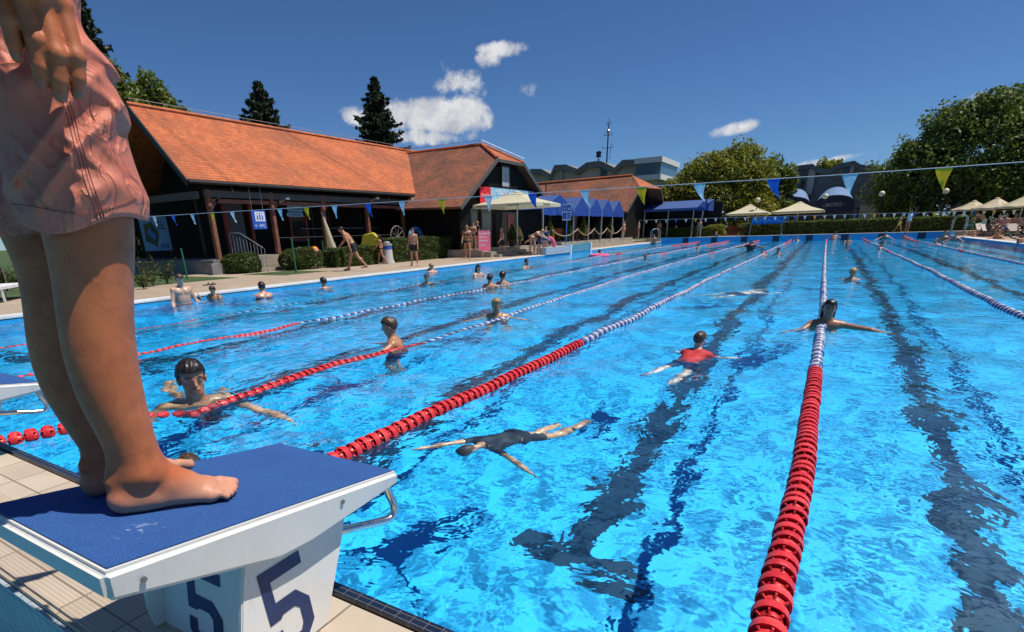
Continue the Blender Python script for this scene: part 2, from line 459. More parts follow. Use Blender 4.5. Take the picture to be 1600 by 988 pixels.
def relax(V, F, it=2, w=.5):
    E = np.concatenate([F[:, [0,1]], F[:, [1,2]], F[:, [2,3]], F[:, [3,0]]])
    for _ in range(it):
        s = np.zeros_like(V); c = np.zeros(len(V))
        np.add.at(s, E[:,0], V[E[:,1]]); np.add.at(c, E[:,0], 1); np.add.at(s, E[:,1], V[E[:,0]]); np.add.at(c, E[:,1], 1)
        V = V*(1-w)+w*s/np.maximum(c, 1)[:, None]
    return V
def shell_garment(name, V, F, N, vm, off, material, parent, it=6):
    """cloth following the body: the faces whose vertices are all in the mask vm, pushed outwards, with turned-in rim"""
    fm = vm[F].all(1); f = F[fm]
    if len(f) == 0: return None
    used = np.unique(f); mp = -np.ones(len(V), int); mp[used] = np.arange(len(used)); f2 = mp[f]
    v = V[used]+N[used]*off
    # smooth border vertices along the rim
    e = np.concatenate([f2[:, [0,1]], f2[:, [1,2]], f2[:, [2,3]], f2[:, [3,0]]]); es = np.sort(e, 1)
    u, inv, ct = np.unique(es, axis=0, return_inverse=True, return_counts=True); be = u[ct == 1]
    bm = np.zeros(len(v), bool); bm[be.ravel()] = True
    for _ in range(it):
        s = np.zeros_like(v); c = np.zeros(len(v))
        for a, b in ((0,1),(1,0)): np.add.at(s, be[:,a], v[be[:,b]]); np.add.at(c, be[:,a], 1)
        v[bm] = .4*v[bm]+.6*(s[bm]/np.maximum(c[bm], 1)[:, None])
    inner = v - N[used]*(off+.004)
    n = len(v); V2 = np.concatenate([v, inner]); bed = e[ct[inv.ravel()] == 1]
    rim = np.stack([bed[:,1], bed[:,0], bed[:,0]+n, bed[:,1]+n], 1)
    return np_mesh(name, V2, np.concatenate([f2, rim]), material, parent)

def v3(*a): return np.array(a, float)
def rotz(p, a): c, s = math.cos(a), math.sin(a); return np.array([p[0]*c-p[1]*s, p[0]*s+p[1]*c, p[2]])
def pose_joints(lean=0, bend=0, head=(0,0), armR=(5,8,10), armL=(5,8,10), legR=(0,3,0), legL=(0,3,0), twist=0):
    """joint positions, metres for a 1.75 m body, facing +Y, pelvis at the origin.
    lean: torso pitch forward; arm=(swing forward, out, elbow); leg=(swing forward, out, knee flex); head=(pitch, yaw)"""
    J = {}
    def up(l, a): return v3(0, math.sin(rad(a)), math.cos(rad(a)))*l
    J['pel'] = v3(0,0,0); J['chest'] = J['pel']+up(.40, lean); J['neck'] = J['chest']+up(.125, lean+bend); 
    J['belly'] = J['pel']+up(.18, lean)
    side = rotz(v3(1,0,0), rad(twist)); fw = rotz(v3(0,1,0), rad(twist))
    hp, hy = head; J['skull'] = J['neck']+up(.135, lean+bend+hp)
    J['fwd'] = rotz(v3(0, math.cos(rad(lean+bend+hp)), -math.sin(rad(lean+bend+hp))), rad(hy)); J['hup'] = up(1, lean+bend+hp)
    for s, nm, arm, leg in ((1,'R',armR,legR),(-1,'L',armL,legL)):
        sh = J['chest']+up(.055, lean)+side*s*.175; J['sh'+nm] = sh
        def limb(o, sw, out, L):
            d = v3(math.sin(rad(out))*s, math.sin(rad(sw))*math.cos(rad(out)), -math.cos(rad(sw))*math.cos(rad(out)))
            d = rotz(d, rad(twist)) if o is sh else d
            return o + d*L
        el = limb(sh, arm[0], arm[1], .29); J['el'+nm] = el
        in_ = arm[3] if len(arm) > 3 else arm[1]
        wr = limb(el, arm[0]+arm[2], in_, .25); wr = wr if True else wr; J['wr'+nm] = wr
        hip = v3(s*.09, 0, -.02); J['hip'+nm] = hip
        kn = limb(hip, leg[0], leg[1], .43); J['kn'+nm] = kn
        an = limb(kn, leg[0]-leg[2], leg[1]*.5, .42); J['an'+nm] = an
        fa = leg[3] if len(leg) > 3 else 0
        J['toe'+nm] = an + v3(s*.03, .17*math.cos(rad(fa)), -.055-.17*math.sin(rad(fa)))
        J['heel'+nm] = an + v3(0, -.045*math.cos(rad(fa)), -.045+.03*math.sin(rad(fa)))
    return J
def body_prims(J, fine=False, slim=1.0, female=False, fingers=False):
    P = []
    def p(n, a, b, ra, rb, k=.03, **kw): P.append(dict(n=n, a=np.asarray(a, float), b=np.asarray(b, float), ra=ra*slim if n not in ('head',) else ra, rb=rb*slim if n not in ('head',) else rb, k=k, **kw))
    side = J['shR']-J['shL']; side = side/np.linalg.norm(side); tor = J['chest']-J['pel']; tor = tor/np.linalg.norm(tor); fwt = np.cross(tor, side)
    fwt = fwt/np.linalg.norm(fwt)
    p('pelvis', J['hipL']+tor*.03, J['hipR']+tor*.03, .098, .098, .05)
    w = .105 if not female else .095
    p('belly', J['pel']+tor*.05-side*.045, J['belly']+tor*.08-side*.04, w, w*.98, .05); p('belly', J['pel']+tor*.05+side*.045, J['belly']+tor*.08+side*.04, w, w*.98, .05)
    p('chest', J['belly']+tor*.05-side*.05, J['chest']-side*.075-fwt*.0, w, .112, .05); p('chest', J['belly']+tor*.05+side*.05, J['chest']+side*.075, w, .112, .05)
    if female:
        for s in (-1, 1): p('bust', J['chest']+side*s*.075+fwt*.085-tor*.045, J['chest']+side*s*.075+fwt*.09-tor*.05, .058, .055, .03)
    else:
        for s in (-1, 1): p('chest', J['chest']+side*s*.06+fwt*.055-tor*.0, J['chest']+side*s*.10+fwt*.05+tor*.01, .062, .055, .03)
    p('chest', J['chest']+tor*.045-side*.1, J['chest']+tor*.045+side*.1, .07, .07, .05)
    p('neck', J['chest']+tor*.06, J['skull']-J['hup']*.03, .066, .055, .04)
    f, u = J['fwd'], J['hup']; s_ = np.cross(f, u); s_ = s_/np.linalg.norm(s_); u = np.cross(s_, f); c = J['skull']
    p('head', c+u*.035-f*.022, c+u*.055+f*.012, .083, .080, .03, sq=(s_, 1.1))
    p('head', c-u*.035+f*.035, c-u*.062+f*.052, .052, .036, .035, sq=(s_, .95))
    if fine:
        p('head', c+u*.012+f*.092, c-u*.014+f*.106, .010, .013, .012)
        for s in (-1, 1):
            p('head', c+u*.005+s_*s*.082-f*.005, c-u*.022+s_*s*.078-f*.0, .016, .010, .008, sq=(s_, 1.6))
            P.append(dict(n='eye', a=c+u*.014+s_*s*.032+f*.098, b=c+u*.014+s_*s*.036+f*.096, ra=.013, rb=.012, k=.016, neg=True))
            p('head', c+u*.030+s_*s*.014+f*.084, c+u*.028+s_*s*.046+f*.072, .010, .009, .014)
        p('head', c-u*.040+s_*.017+f*.084, c-u*.040-s_*.017+f*.084, .0085, .0085, .007)
        p('head', c-u*.052+s_*.013+f*.080, c-u*.052-s_*.013+f*.080, .0085, .0085, .007)
    for s, nm in ((1,'R'),(-1,'L')):
        sh, el, wr = J['sh'+nm], J['el'+nm], J['wr'+nm]
        p('shoulder', J['chest']+tor*.05+side*s*.12, sh, .062, .058, .035)
        p('upper_arm', sh, el, .049, .038, .03); 
        m = el+(wr-el)*.3; p('forearm', el, m, .038, .041, .02); p('forearm', m, wr, .041, .026, .02)
        d = (wr-el)/np.linalg.norm(wr-el)
        if 'palm'+nm in J: pn = J['palm'+nm]
        else: pn = side*s
        pn = pn-d*(pn@d); pn = pn/np.linalg.norm(pn); ac = np.cross(d, pn)*s   # across the palm, towards the thumb
        sc = 1.0
        if fingers:
            p('hand', wr, wr+d*.03, .024, .026, .02)
            for q, (o, L, r) in enumerate(((.030,.072,.0085),(.010,.080,.009),(-.010,.075,.0086),(-.030,.060,.0075))):
                kn = wr+d*(.085-.006*abs(q-1))+ac*o
                p('hand', wr+d*.02+ac*o*.6, kn, .014, .0125, .018)
                m1 = kn+(d*.96-pn*.20)*L*.5; m2 = m1+(d*.88-pn*.42)*L*.5
                p('hand', kn, m1, r*1.12, r, .007); p('hand', m1, m2, r*1.02, r*.82, .004)
            t0 = wr+d*.025+ac*.022; t1 = t0+(d*.7+ac*.6)*.045-pn*.01; t2 = t1+(d*.9+ac*.25)*.032
            p('hand', t0, t1, .015, .012, .014); p('hand', t1, t2, .0115, .009, .006)
        else:
            p('hand', wr, wr+d*.07, .026, .032, .02, sq=(pn, 1.5)); p('hand', wr+d*.07, wr+d*.155, .03, .016, .02, sq=(pn, 1.6))
            p('hand', wr+d*.03, wr+d*.075+ac*.045, .014, .010, .012)
        hip, kn, an = J['hip'+nm], J['kn'+nm], J['an'+nm]
        p('thigh', hip, kn, .088 if not female else .092, .056, .04)
        fa = J['toe'+nm]-J['heel'+nm]; fa = fa/np.linalg.norm(fa); sd_ = an-kn; sd_ = sd_/np.linalg.norm(sd_); bk = -(fa-sd_*(fa@sd_)); bk = bk/max(1e-6, np.linalg.norm(bk))
        m = kn+(an-kn)*.3; p('calf', kn, m+bk*.012, .052, .056, .03); p('calf', m+bk*.012, an, .056, .033, .03)
        toe, heel = J['toe'+nm], J['heel'+nm]
        p('foot', heel, an, .030, .032, .02); p('foot', heel, toe, .028, .026, .02); p('foot', an, toe-(toe-heel)*.15, .034, .02, .03)
        sf = np.cross(fa, v3(0,0,1)); sf = sf/max(1e-6, np.linalg.norm(sf))
        p('foot', toe-fa*.03, toe+fa*.03+sf*.01*s, .03, .017, .02); p('foot', toe-fa*.02-sf*.02*s, toe+fa*.045-sf*.02*s, .022, .014, .02)
    return P
SKINS = {}
def skin(name, color, wet=.35):
    if name in SKINS: return SKINS[name]
    def bld(t, b, vec):
        n = t.noise(vec, 7, 5, .6); n2 = t.noise(vec, 120, 2)
        c = t.ramp(n.outputs['Fac'], [(.3, tuple(x*.82 for x in color)), (.7, tuple(min(1, x*1.12) for x in color))])
        t.link(c, b.inputs['Base Color'])
        b.inputs['Subsurface Weight'].default_value = .12; b.inputs['Subsurface Radius'].default_value = (1,.35,.18); b.inputs['Subsurface Scale'].default_value = .008
        r = t.maprange(t.noise(vec, 14, 3).outputs['Fac'], .35, .65, .28, .52); t.link(r, b.inputs['Roughness'])
        t.link(t.bump(n2.outputs['Fac'], .25, .0012), b.inputs['Normal'])
    SKINS[name] = mat('skin_'+name, build=bld); return SKINS[name]
skin('tan', (.45,.215,.115)); skin('fair', (.56,.33,.23)); skin('brown', (.33,.15,.08)); skin('pink', (.55,.27,.17)); skin('pale', (.62,.42,.33))
HAIRC = dict(dark=(.018,.011,.007), brown=(.07,.038,.018), blond=(.36,.22,.09), grey=(.25,.22,.19), black=(.008,.007,.006))
def hairm(k):
    def bld(t, b, vec):
        n = t.noise(t.mapping(vec, sc=(60,60,14)), 1.0, 3); c = HAIRC[k]
        t.link(t.ramp(n.outputs['Fac'], [(.35, tuple(x*.5 for x in c)), (.7, tuple(x*1.5 for x in c))]), b.inputs['Base Color'])
        t.link(t.bump(n.outputs['Fac'], .8, .006), b.inputs['Normal']); b.inputs['Roughness'].default_value = .38
    return mat('hair_'+k, build=bld)
def clothm(k, c, rough=.75): return mat('cloth_'+k, c, rough, .15, 12, bump=.3, bscale=60)
CL = dict(black=(.012,.012,.016), navy=(.015,.03,.10), red=(.55,.03,.03), orange=(.75,.20,.03), blue=(.03,.12,.5), white=(.75,.75,.75), pink=(.8,.12,.25), yellow=(.8,.6,.03), green=(.05,.3,.1), salmon=(.5,.2,.15))
def person(label, pose, loc, face, scale=1.0, res=.016, sk='tan', hair='dark', long=False, cap=None, top=None, bottom='black', female=False, slim=1.0,
           group=None, fine=False, fingers=False, ztop=None, base='feet', goggles=False, cat='person', tilt=0):
    """face: heading in degrees (0 = +Y, clockwise positive towards +X). base 'feet': lowest point at loc.z; 'head': head top at loc.z"""
    J = pose_joints(**pose) if isinstance(pose, dict) else pose
    P = body_prims(J, fine, slim, female, fingers)
    D, org = sdf_field(P, res/ max(scale, .5))
    V, F = surface_nets(D, org, res/max(scale, .5)); V = relax(V, F, 1, .35)
    bi, bt = nearest_prim(P, V); names = np.array([p['n'] for p in P])[bi]
    N = vnormals(V, F)
    root = empty('person', loc, -rad(face), label, cat, group)
    body = np_mesh('body', V, F, skin(sk, None), root)
    head = names == 'head'; c, f, u = J['skull'], J['fwd'], J['hup']
    hv = V-c; hf = hv@f; hu = hv@u; hs = hv@np.cross(f, u)
    if cap: hm = head & (hu > .028-.25*hf*(hf < 0) + .0) & ~((hf > .03) & (hu < .065)); mm = clothm(cap, CL[cap], .35); nm = 'swim_cap'; off = .008
    else: hm = head & ((hu > .066) | ((hf < -.02) & (hu > -.045)) | ((hf < .035) & (hu > .028))) & ~((np.abs(hs) > .079) & (hu < .022)); mm = hairm(hair) if hair else None; nm = 'hair'; off = .010
    if mm is not None:
        h = shell_garment(nm, V, F, N, hm, off, mm, root)
        if h and fine and not cap:    # break the outline up a little
            co = np.empty(len(h.data.vertices)*3, np.float32); h.data.vertices.foreach_get('co', co); co = co.reshape(-1,3)
            w = np.sin(co[:,0]*190+co[:,2]*60+2*np.sin(co[:,1]*90))*np.sin(co[:,1]*170+co[:,2]*110)+.4; k = len(co)//2
            dv = co[:k]-c; dv /= np.linalg.norm(dv, axis=1)[:,None]; co[:k] += dv*(w[:k,None]*.004); h.data.vertices.foreach_set('co', co.ravel())
    if long:
        mb = MB(); s_ = np.cross(f, u); td = J['chest']-J['neck']; td = td/np.linalg.norm(td)
        HP = [dict(n='h', a=c-f*.045+u*.02+s_*x, b=c-f*.06+td*.14+s_*x*1.2, ra=.052, rb=.034, k=.02) for x in (-.035, 0, .035)]
        HP += [dict(n='h', a=c-f*.06+td*.14+s_*x*1.2, b=c-f*.07+td*.24+s_*x*1.5, ra=.034, rb=.014, k=.02) for x in (-.035, 0, .035)]
        HP += [dict(n='h', a=c+u*.03+s_*x-f*.03, b=c+td*.12+s_*x*1.05-f*.02, ra=.026, rb=.016, k=.02) for x in (-.070, .070)]
        Dh, oh = sdf_field(HP, max(.008, res*.7)); Vh, Fh = surface_nets(Dh, oh, max(.008, res*.7)); np_mesh('hair', Vh, Fh, hairm(hair), root)
    zt = J['pel'][2]; tor = J['chest']-J['pel']; L = np.linalg.norm(tor); tor = tor/L; ht = (V-J['pel'])@tor
    if bottom:
        kind = 'swim_briefs' if female or bottom.endswith('*') else 'swim_shorts'; col = bottom.strip('*')
        if kind == 'swim_shorts': bmk = (names == 'pelvis') | ((names == 'thigh') & (bt < .55)) | ((names == 'belly') & (ht < .06))
        else: bmk = ((names == 'pelvis') & (ht < .07)) | ((names == 'thigh') & (bt < .10))
        shell_garment(kind, V, F, N, bmk, .014 if kind == 'swim_shorts' else .006, clothm(col, CL[col]), root)
    if top:
        tm = (names == 'bust') | (np.isin(names, ['chest']) & (ht > .31) & (ht < .385)) if female and not top.endswith('+') else np.isin(names, ['chest','belly','bust']) | ((names == 'shoulder')) | ((names == 'upper_arm') & (bt < .5))
        if top.endswith('+'): tm = tm | (names == 'pelvis') if female else tm
        col = top.strip('+'); shell_garment('bikini_top' if not top.endswith('+') else 'swim_shirt', V, F, N, tm & (V@tor > -9), .006, clothm(col, CL[col]), root)
    if fine:
        s_ = np.cross(f, u); s_ = s_/np.linalg.norm(s_); uu = np.cross(s_, f)
        for s in (-1, 1):
            e = MB(); cc = c+uu*.012+s_*s*.033+f*.078
            MM = Matrix.Translation(cc)
            e.lathe([(0,-.008),(.005,-.006),(.008,0),(.005,.006),(0,.008)], 12, MM); e.build('eye', mat('eye_white', (.35,.31,.28), .35), root, smooth=True)
            e = MB(); e.tube([c+uu*.036+s_*s*.016+f*.094, c+uu*.040+s_*s*.032+f*.089, c+uu*.034+s_*s*.048+f*.079], [.0035,.0045,.002], 6); e.build('eyebrow', hairm(hair if hair in HAIRC else 'dark'), root, smooth=True)
            e = MB(); cc = cc+f*.0052; e.lathe([(0,-.005),(.0045,0),(0,.005)], 8, Matrix.Translation(cc)); e.build('pupil', mat('pupil', (.01,.008,.006), .15), root)
    if goggles:
        s_ = np.cross(f, u); s_ = s_/np.linalg.norm(s_); e = MB()
        for s in (-1,1): e.lathe([(0,-.018),(.02,-.01),(.022,0),(.02,.01),(0,.018)], 10, Matrix.Translation(c+u*.012+s_*s*.034+f*.085))
        e.build('goggles', clothm('black', CL['black'], .2), root)
    root.scale = (scale,)*3
    if base == 'feet': root.location.z = loc[2]-V[:,2].min()*scale
    elif base == 'head': root.location.z = loc[2]-V[names == 'head'][:,2].max()*scale-.01*scale
    elif base == 'pel': pass
    if base == 'head' or base == 'feet': pass
    if base == 'head':   # centre the head over the given point
        hc = V[names == 'head'].mean(0); a = -rad(face)
        root.location.x = loc[0]-(hc[0]*math.cos(a)-hc[1]*math.sin(a))*scale; root.location.y = loc[1]-(hc[0]*math.sin(a)+hc[1]*math.cos(a))*scale
    root['_j'] = 0; del root['_j']
    return root
# ------------------------------------------------------------------ near kerb, block, standing person, ropes
def b_kerb(t, b, vec):
    col, msk, sx = _tiles(t, vec, (.25,.25), .007, (.50,.40,.29), (.60,.49,.37), (.20,.16,.12), var=.35, vs=9)
    rib = t.math('ABSOLUTE', t.math('SINE', t.math('MULTIPLY', sx.outputs['Y'], 3.14159/.0125)))
    inrow = t.math('LESS_THAN', sx.outputs['Y'], .67)
    far = t.math('GREATER_THAN', sx.outputs['X'], -99)
    rr = t.math('MULTIPLY', t.math('POWER', rib, 3), inrow)
    col = t.mix(t.math('MULTIPLY', t.math('SUBTRACT', 1, rib, clamp=True), t.math('MULTIPLY', inrow, .5)), col, (.30,.22,.15))
    t.link(col, b.inputs['Base Color'])
    h = t.math('ADD', t.math('MULTIPLY', msk, .6), t.math('MULTIPLY', rr, .5)); t.link(t.bump(h, .5, .003), b.inputs['Normal'])
    t.link(t.maprange(t.noise(vec, 3, 3).outputs['Fac'], .4, .6, .35, .65), b.inputs['Roughness'])
M_kerb = mat('kerb_tile', build=b_kerb, world=True)
k = MB(); k.box2((XL-6, .42, -.6), (XR+6, YN-.035, ZN)); o = k.build('near_kerb', M_kerb, bevel=.012); o['kind'] = 'structure'
def b_nose(t, b, vec):
    col, msk, sx = _tiles(t, vec, (.05,.02), .003, (.006,.012,.03), (.012,.022,.05), (.10,.10,.10), var=.2)
    t.link(col, b.inputs['Base Color'])
k = MB(); k.box2((XL-.1, YN-.033, -.1), (XR+.1, YN+.004, ZN+.006)); o = k.build('kerb_nosing', mat('nosing_tile', build=b_nose, rough=.3, world=True)); o['kind'] = 'structure'
def b_ktile(t, b, vec):
    col, msk, sx = _tiles(t, vec, (.06,.20), .005, (.36,.42,.45), (.45,.50,.52), (.13,.15,.16), 'XZ', var=.4)
    t.link(col, b.inputs['Base Color']); t.link(t.bump(msk, .5, .003), b.inputs['Normal'])
k = MB(); k.box2((XL-6, .405, -.6), (XR+6, .418, ZN-.03)); o = k.build('kerb_back_wall', mat('kerb_back_tile', build=b_ktile, rough=.35, world=True)); o['kind'] = 'structure'
def b_walk(t, b, vec):
    col, msk, sx = _tiles(t, vec, (.2,.2), .006, (.03,.16,.24), (.05,.20,.30), (.02,.08,.12), var=.3)
    t.link(col, b.inputs['Base Color'])
sheet('walkway', XL-6, XR+6, -14, .404, -.35, mat('walkway_tile', build=b_walk, rough=.15, world=True))

# ---- starting blocks
def b_gel(t, b, vec):
    n = t.noise(vec, 4, 5, .6).outputs['Fac']; n2 = t.noise(t.mapping(vec, sc=(22,22,3.5)), 1, 5, .7).outputs['Fac']; n3 = t.noise(vec, 55, 4, .7).outputs['Fac']
    z = t.n.new('ShaderNodeSeparateXYZ'); t.link(vec, z.inputs[0])
    c = t.ramp(n, [(.3, (.66,.635,.58)), (.7, (.75,.73,.68))])
    c = t.mix(t.math('MULTIPLY', t.maprange(n2, .56, .72, 0, .5), t.maprange(z.outputs['Z'], .42, .0, .3, 1)), c, (.42,.38,.31))
    c = t.mix(t.maprange(n3, .64, .72, 0, .45), c, (.34,.31,.27)); t.link(c, b.inputs['Base Color'])
    t.link(t.maprange(n, .3, .7, .28, .5), b.inputs['Roughness']); t.link(t.bump(n3, .12, .004), b.inputs['Normal'])
M_white = mat('block_white_gelcoat', build=b_gel)
def b_mat(t, b, vec):
    n = t.noise(vec, 420, 2, .6); n2 = t.noise(vec, 5, 5, .6)
    c = t.ramp(n.outputs['Fac'], [(.35, (.010,.048,.18)), (.68, (.030,.13,.40))])
    c = t.mix(t.math('MULTIPLY', t.maprange(n2.outputs['Fac'], .45, .7, 0, .45), 1), c, (.012,.055,.20))
    sp = t.noise(t.mapping(vec, (.06,.16,0), sc=(1,1,1)), 26, 3).outputs['Fac']
    dd = t.vmath('DISTANCE', vec, (.13, -.27, .46))
    c = t.mix(t.math('MULTIPLY', t.maprange(sp, .56, .62, 0, .6), t.maprange(dd, .02, .05, 1, 0)), c, (.35,.42,.55))
    t.link(c, b.inputs['Base Color']); t.link(t.bump(n.outputs['Fac'], .6, .0025), b.inputs['Normal'])
M_mat = mat('block_grip_mat', build=b_mat, rough=.8)
def b_steel(t, b, vec):
    b.inputs['Base Color'].default_value = (.62,.60,.57,1); n = t.noise(vec, 30, 3); t.link(t.maprange(n.outputs['Fac'], .3, .7, .12, .3), b.inputs['Roughness'])
M_steel = mat('stainless_steel', build=b_steel, metal=1.0)
M_num = mat('number_navy', (.012,.03,.11), .5, .25, 60)
def five(scale=1.0):
    """octagonal slab numeral 5 outline, unit height, x right, y up; two polygons"""
    w = .14
    return [[(0,1),(.62,1),(.62,1-w),(w,1-w),(w,.62),(.45,.62),(.62,.45),(.62,.17),(.45,0),(.12,0),(0,.12),(0,.30),(w,.30),(w,w),(.40,w),(.45,.22),(.45,.40),(.38,.455),(.20,.455),(.16,.42),(0,.42)]]
def numeral(parent, place, nrm):
    """place(u, v) -> point on the panel for the numeral's unit box"""
    mb = MB(); nn = Vector(nrm)
    for poly in five():
        m = len(poly); P = [Vector(place(x, y))+nn*.0012 for x, y in poly]; Q = [p+nn*.0008 for p in P]
        mb.add(P+Q, [tuple(range(m))[::-1], tuple(range(m, 2*m))]+[(i, (i+1) % m, m+(i+1) % m, m+i) for i in range(m)])
    o = mb.build('number_marking', M_num, parent)
    bm = bmesh.new(); bm.from_mesh(o.data); bmesh.ops.triangulate(bm, faces=[f for f in bm.faces if len(f.verts) > 4], ngon_method='EAR_CLIP'); bm.to_mesh(o.data); bm.free(); return o
BW, BL = .52, .80                                   # slab width, length
def starting_block(loc, rz, label, numbered=True):
    r = empty('starting_block', loc, rz, label, 'starting block', 'starting blocks along the pool end')
    # frame: +Y to the water, top surface slopes down to the water by ~3 degrees. origin on the kerb; top centre at z = h
    h0, h1 = .481, .348; L2 = BL/2
    def top(y): return h0+(h1-h0)*(y+L2)/BL
    # slab: side profile deepest where the pedestal meets it
    prof_y = [-L2, -L2+.05, -.05, .05, L2-.03, L2]; depth = [.062,.070,.122,.114,.050,.044]
    s = MB(); hw = BW/2; inset = .0; n = len(prof_y)
    V = []; 
    for y, d in zip(prof_y, depth):
        z = top(y); V += [(-hw,y,z),(hw,y,z),(hw-.008,y,z-d),(-hw+.008,y,z-d)]
    F = []
    for i in range(n-1):
        for k in range(4): F.append((i*4+k, i*4+(k+1)%4, (i+1)*4+(k+1)%4, (i+1)*4+k))
    F += [(0,1,2,3), tuple((n-1)*4+k for k in (3,2,1,0))]
    s.add(V, F); sl = s.build('slab', M_white, r, smooth=True, bevel=.011, segs=3)
    g = MB(); a = .016
    g.add([(-hw+a,-L2+a,top(-L2+a)+.001),(hw-a,-L2+a,top(-L2+a)+.001),(hw-a,L2-a,top(L2-a)+.001),(-hw+a,L2-a,top(L2-a)+.001),
           (-hw+a,-L2+a,top(-L2+a)+.004),(hw-a,-L2+a,top(-L2+a)+.004),(hw-a,L2-a,top(L2-a)+.004),(-hw+a,L2-a,top(L2-a)+.004)],
          [(0,3,2,1),(4,5,6,7),(0,1,5,4),(1,2,6,5),(2,3,7,6),(3,0,4,7)])
    g.build('grip_mat', M_mat, r)
    # pedestal: two side plates, sunk back panel, front panel
    pw = hw-.055
    out = [(-.06,.345),(-.09,.332),(-.112,.305),(-.128,.26),(-.143,.20),(-.157,.145),(-.162,.07),(-.155,0),(.090,0),(.135,.10),(.182,.20),(.225,.302),(.13,.32)]
    for sx in (-1, 1):
        p = MB(); x0 = sx*pw; P = []
        # splay: the plates lean in towards the base
        for w in (0, -.016*sx):
            for (y, z) in out: P.append((x0+w-sx*(.30-z)*-.03, y, z))
        m = len(out); p.add(P, [tuple(range(m)), tuple(range(2*m-1, m-1, -1))]+[(i, (i+1)%m, m+(i+1)%m, m+i) for i in range(m)])
        p.build('side_plate', M_white, r, smooth=True, bevel=.003)
    q = MB()
    def X(z, s): return s*(pw-.012)-s*(.30-z)*-.03
    q.add([(X(0,-1),-.130,0),(X(0,1),-.130,0),(X(.265,1),-.09,.265),(X(.265,-1),-.09,.265),
           (X(0,-1),-.118,0),(X(0,1),-.118,0),(X(.265,1),-.076,.265),(X(.265,-1),-.076,.265)],
          [(0,1,2,3),(7,6,5,4),(0,4,5,1),(1,5,6,2),(2,6,7,3),(3,7,4,0)])
    q.add([(X(0,-1),.065,0),(X(0,1),.065,0),(X(.30,1),.215,.30),(X(.30,-1),.215,.30),
           (X(0,-1),.05,0),(X(0,1),.05,0),(X(.30,1),.20,.30),(X(.30,-1),.20,.30)],
          [(3,2,1,0),(4,5,6,7),(0,1,5,4),(1,2,6,5),(2,3,7,6),(3,0,4,7)])
    q.build('back_panel', mat('block_shade_gelcoat', (.66,.66,.65), .4, .05, 5), r)
    d = MB(); d.box((0,.06,.26), (2*pw-.03,.20,.02)); d.build('hollow_shade_sheet', mat('block_hollow_shade', (.03,.03,.028), .8), r)  # dark sheet standing in for the shade inside the hollow pedestal
    if numbered:
        numeral(r, lambda u, v: (pw+(.30-(.006+v*.262))*.03, -.077+u*.205+v*-.012, .006+v*.258), (1,0,.0))
        numeral(r, lambda u, v: (-.075+u*.23, -.1305+.040*(.0+v*.225)/.265, .0+v*.225), (0,-1,.2))
    # back-stroke grips: bent steel tubes at both sides below the slab
    for sx in (-1, 1):
        gm = MB(); xx = sx*(pw-.01)
        pts = [(xx-sx*.03,.16,.232),(xx+sx*.01,.25,.220),(xx+sx*.035,.345,.200),(xx+sx*.042,.375,.205),(xx+sx*.044,.385,.232),(xx+sx*.040,.372,.275),(xx+sx*.035,.362,.315)]
        # smooth the bends
        P = [Vector(a) for a in pts]; Q = []
        for i in range(len(P)-1):
            p0 = P[max(0,i-1)]; p1 = P[i]; p2 = P[i+1]; p3 = P[min(len(P)-1,i+2)]
            for kk in range(5):
                u = kk/5; Q.append(.5*((2*p1)+(p2-p0)*u+(2*p0-5*p1+4*p2-p3)*u*u+(3*p1-p0-3*p2+p3)*u**3))
        Q.append(P[-1]); gm.tube(Q, .0125, 12); gm.build('hand_grip', M_steel, r, smooth=True)
    for (y, z) in ((-.34,-.036),(.16,-.03)):
        b_ = MB(); b_.lathe([(0,0),(.006,0),(.006,.003),(0,.004)], 10, Matrix.Translation((hw-.001,y,top(y)+z)) @ Matrix.Rotation(rad(90),4,'Y')); b_.build('bolt', mat('bolt_grey', (.25,.25,.25), .4, metal=.8), r)
    return r
BLOC = Vector((-1.2124, .6945, ZN)); BRZ = rad(1.3)
starting_block(BLOC, BRZ, 'white starting block with blue grip top and navy 5, person standing on it')
starting_block(Vector((-1.238-2.32-.02, .69, ZN)), BRZ, 'white starting block at the left, only its front corner and steel grip showing')
def block_z(x, y):
    return .7841-.1662*y-.0038*-x*0+.0046+.004

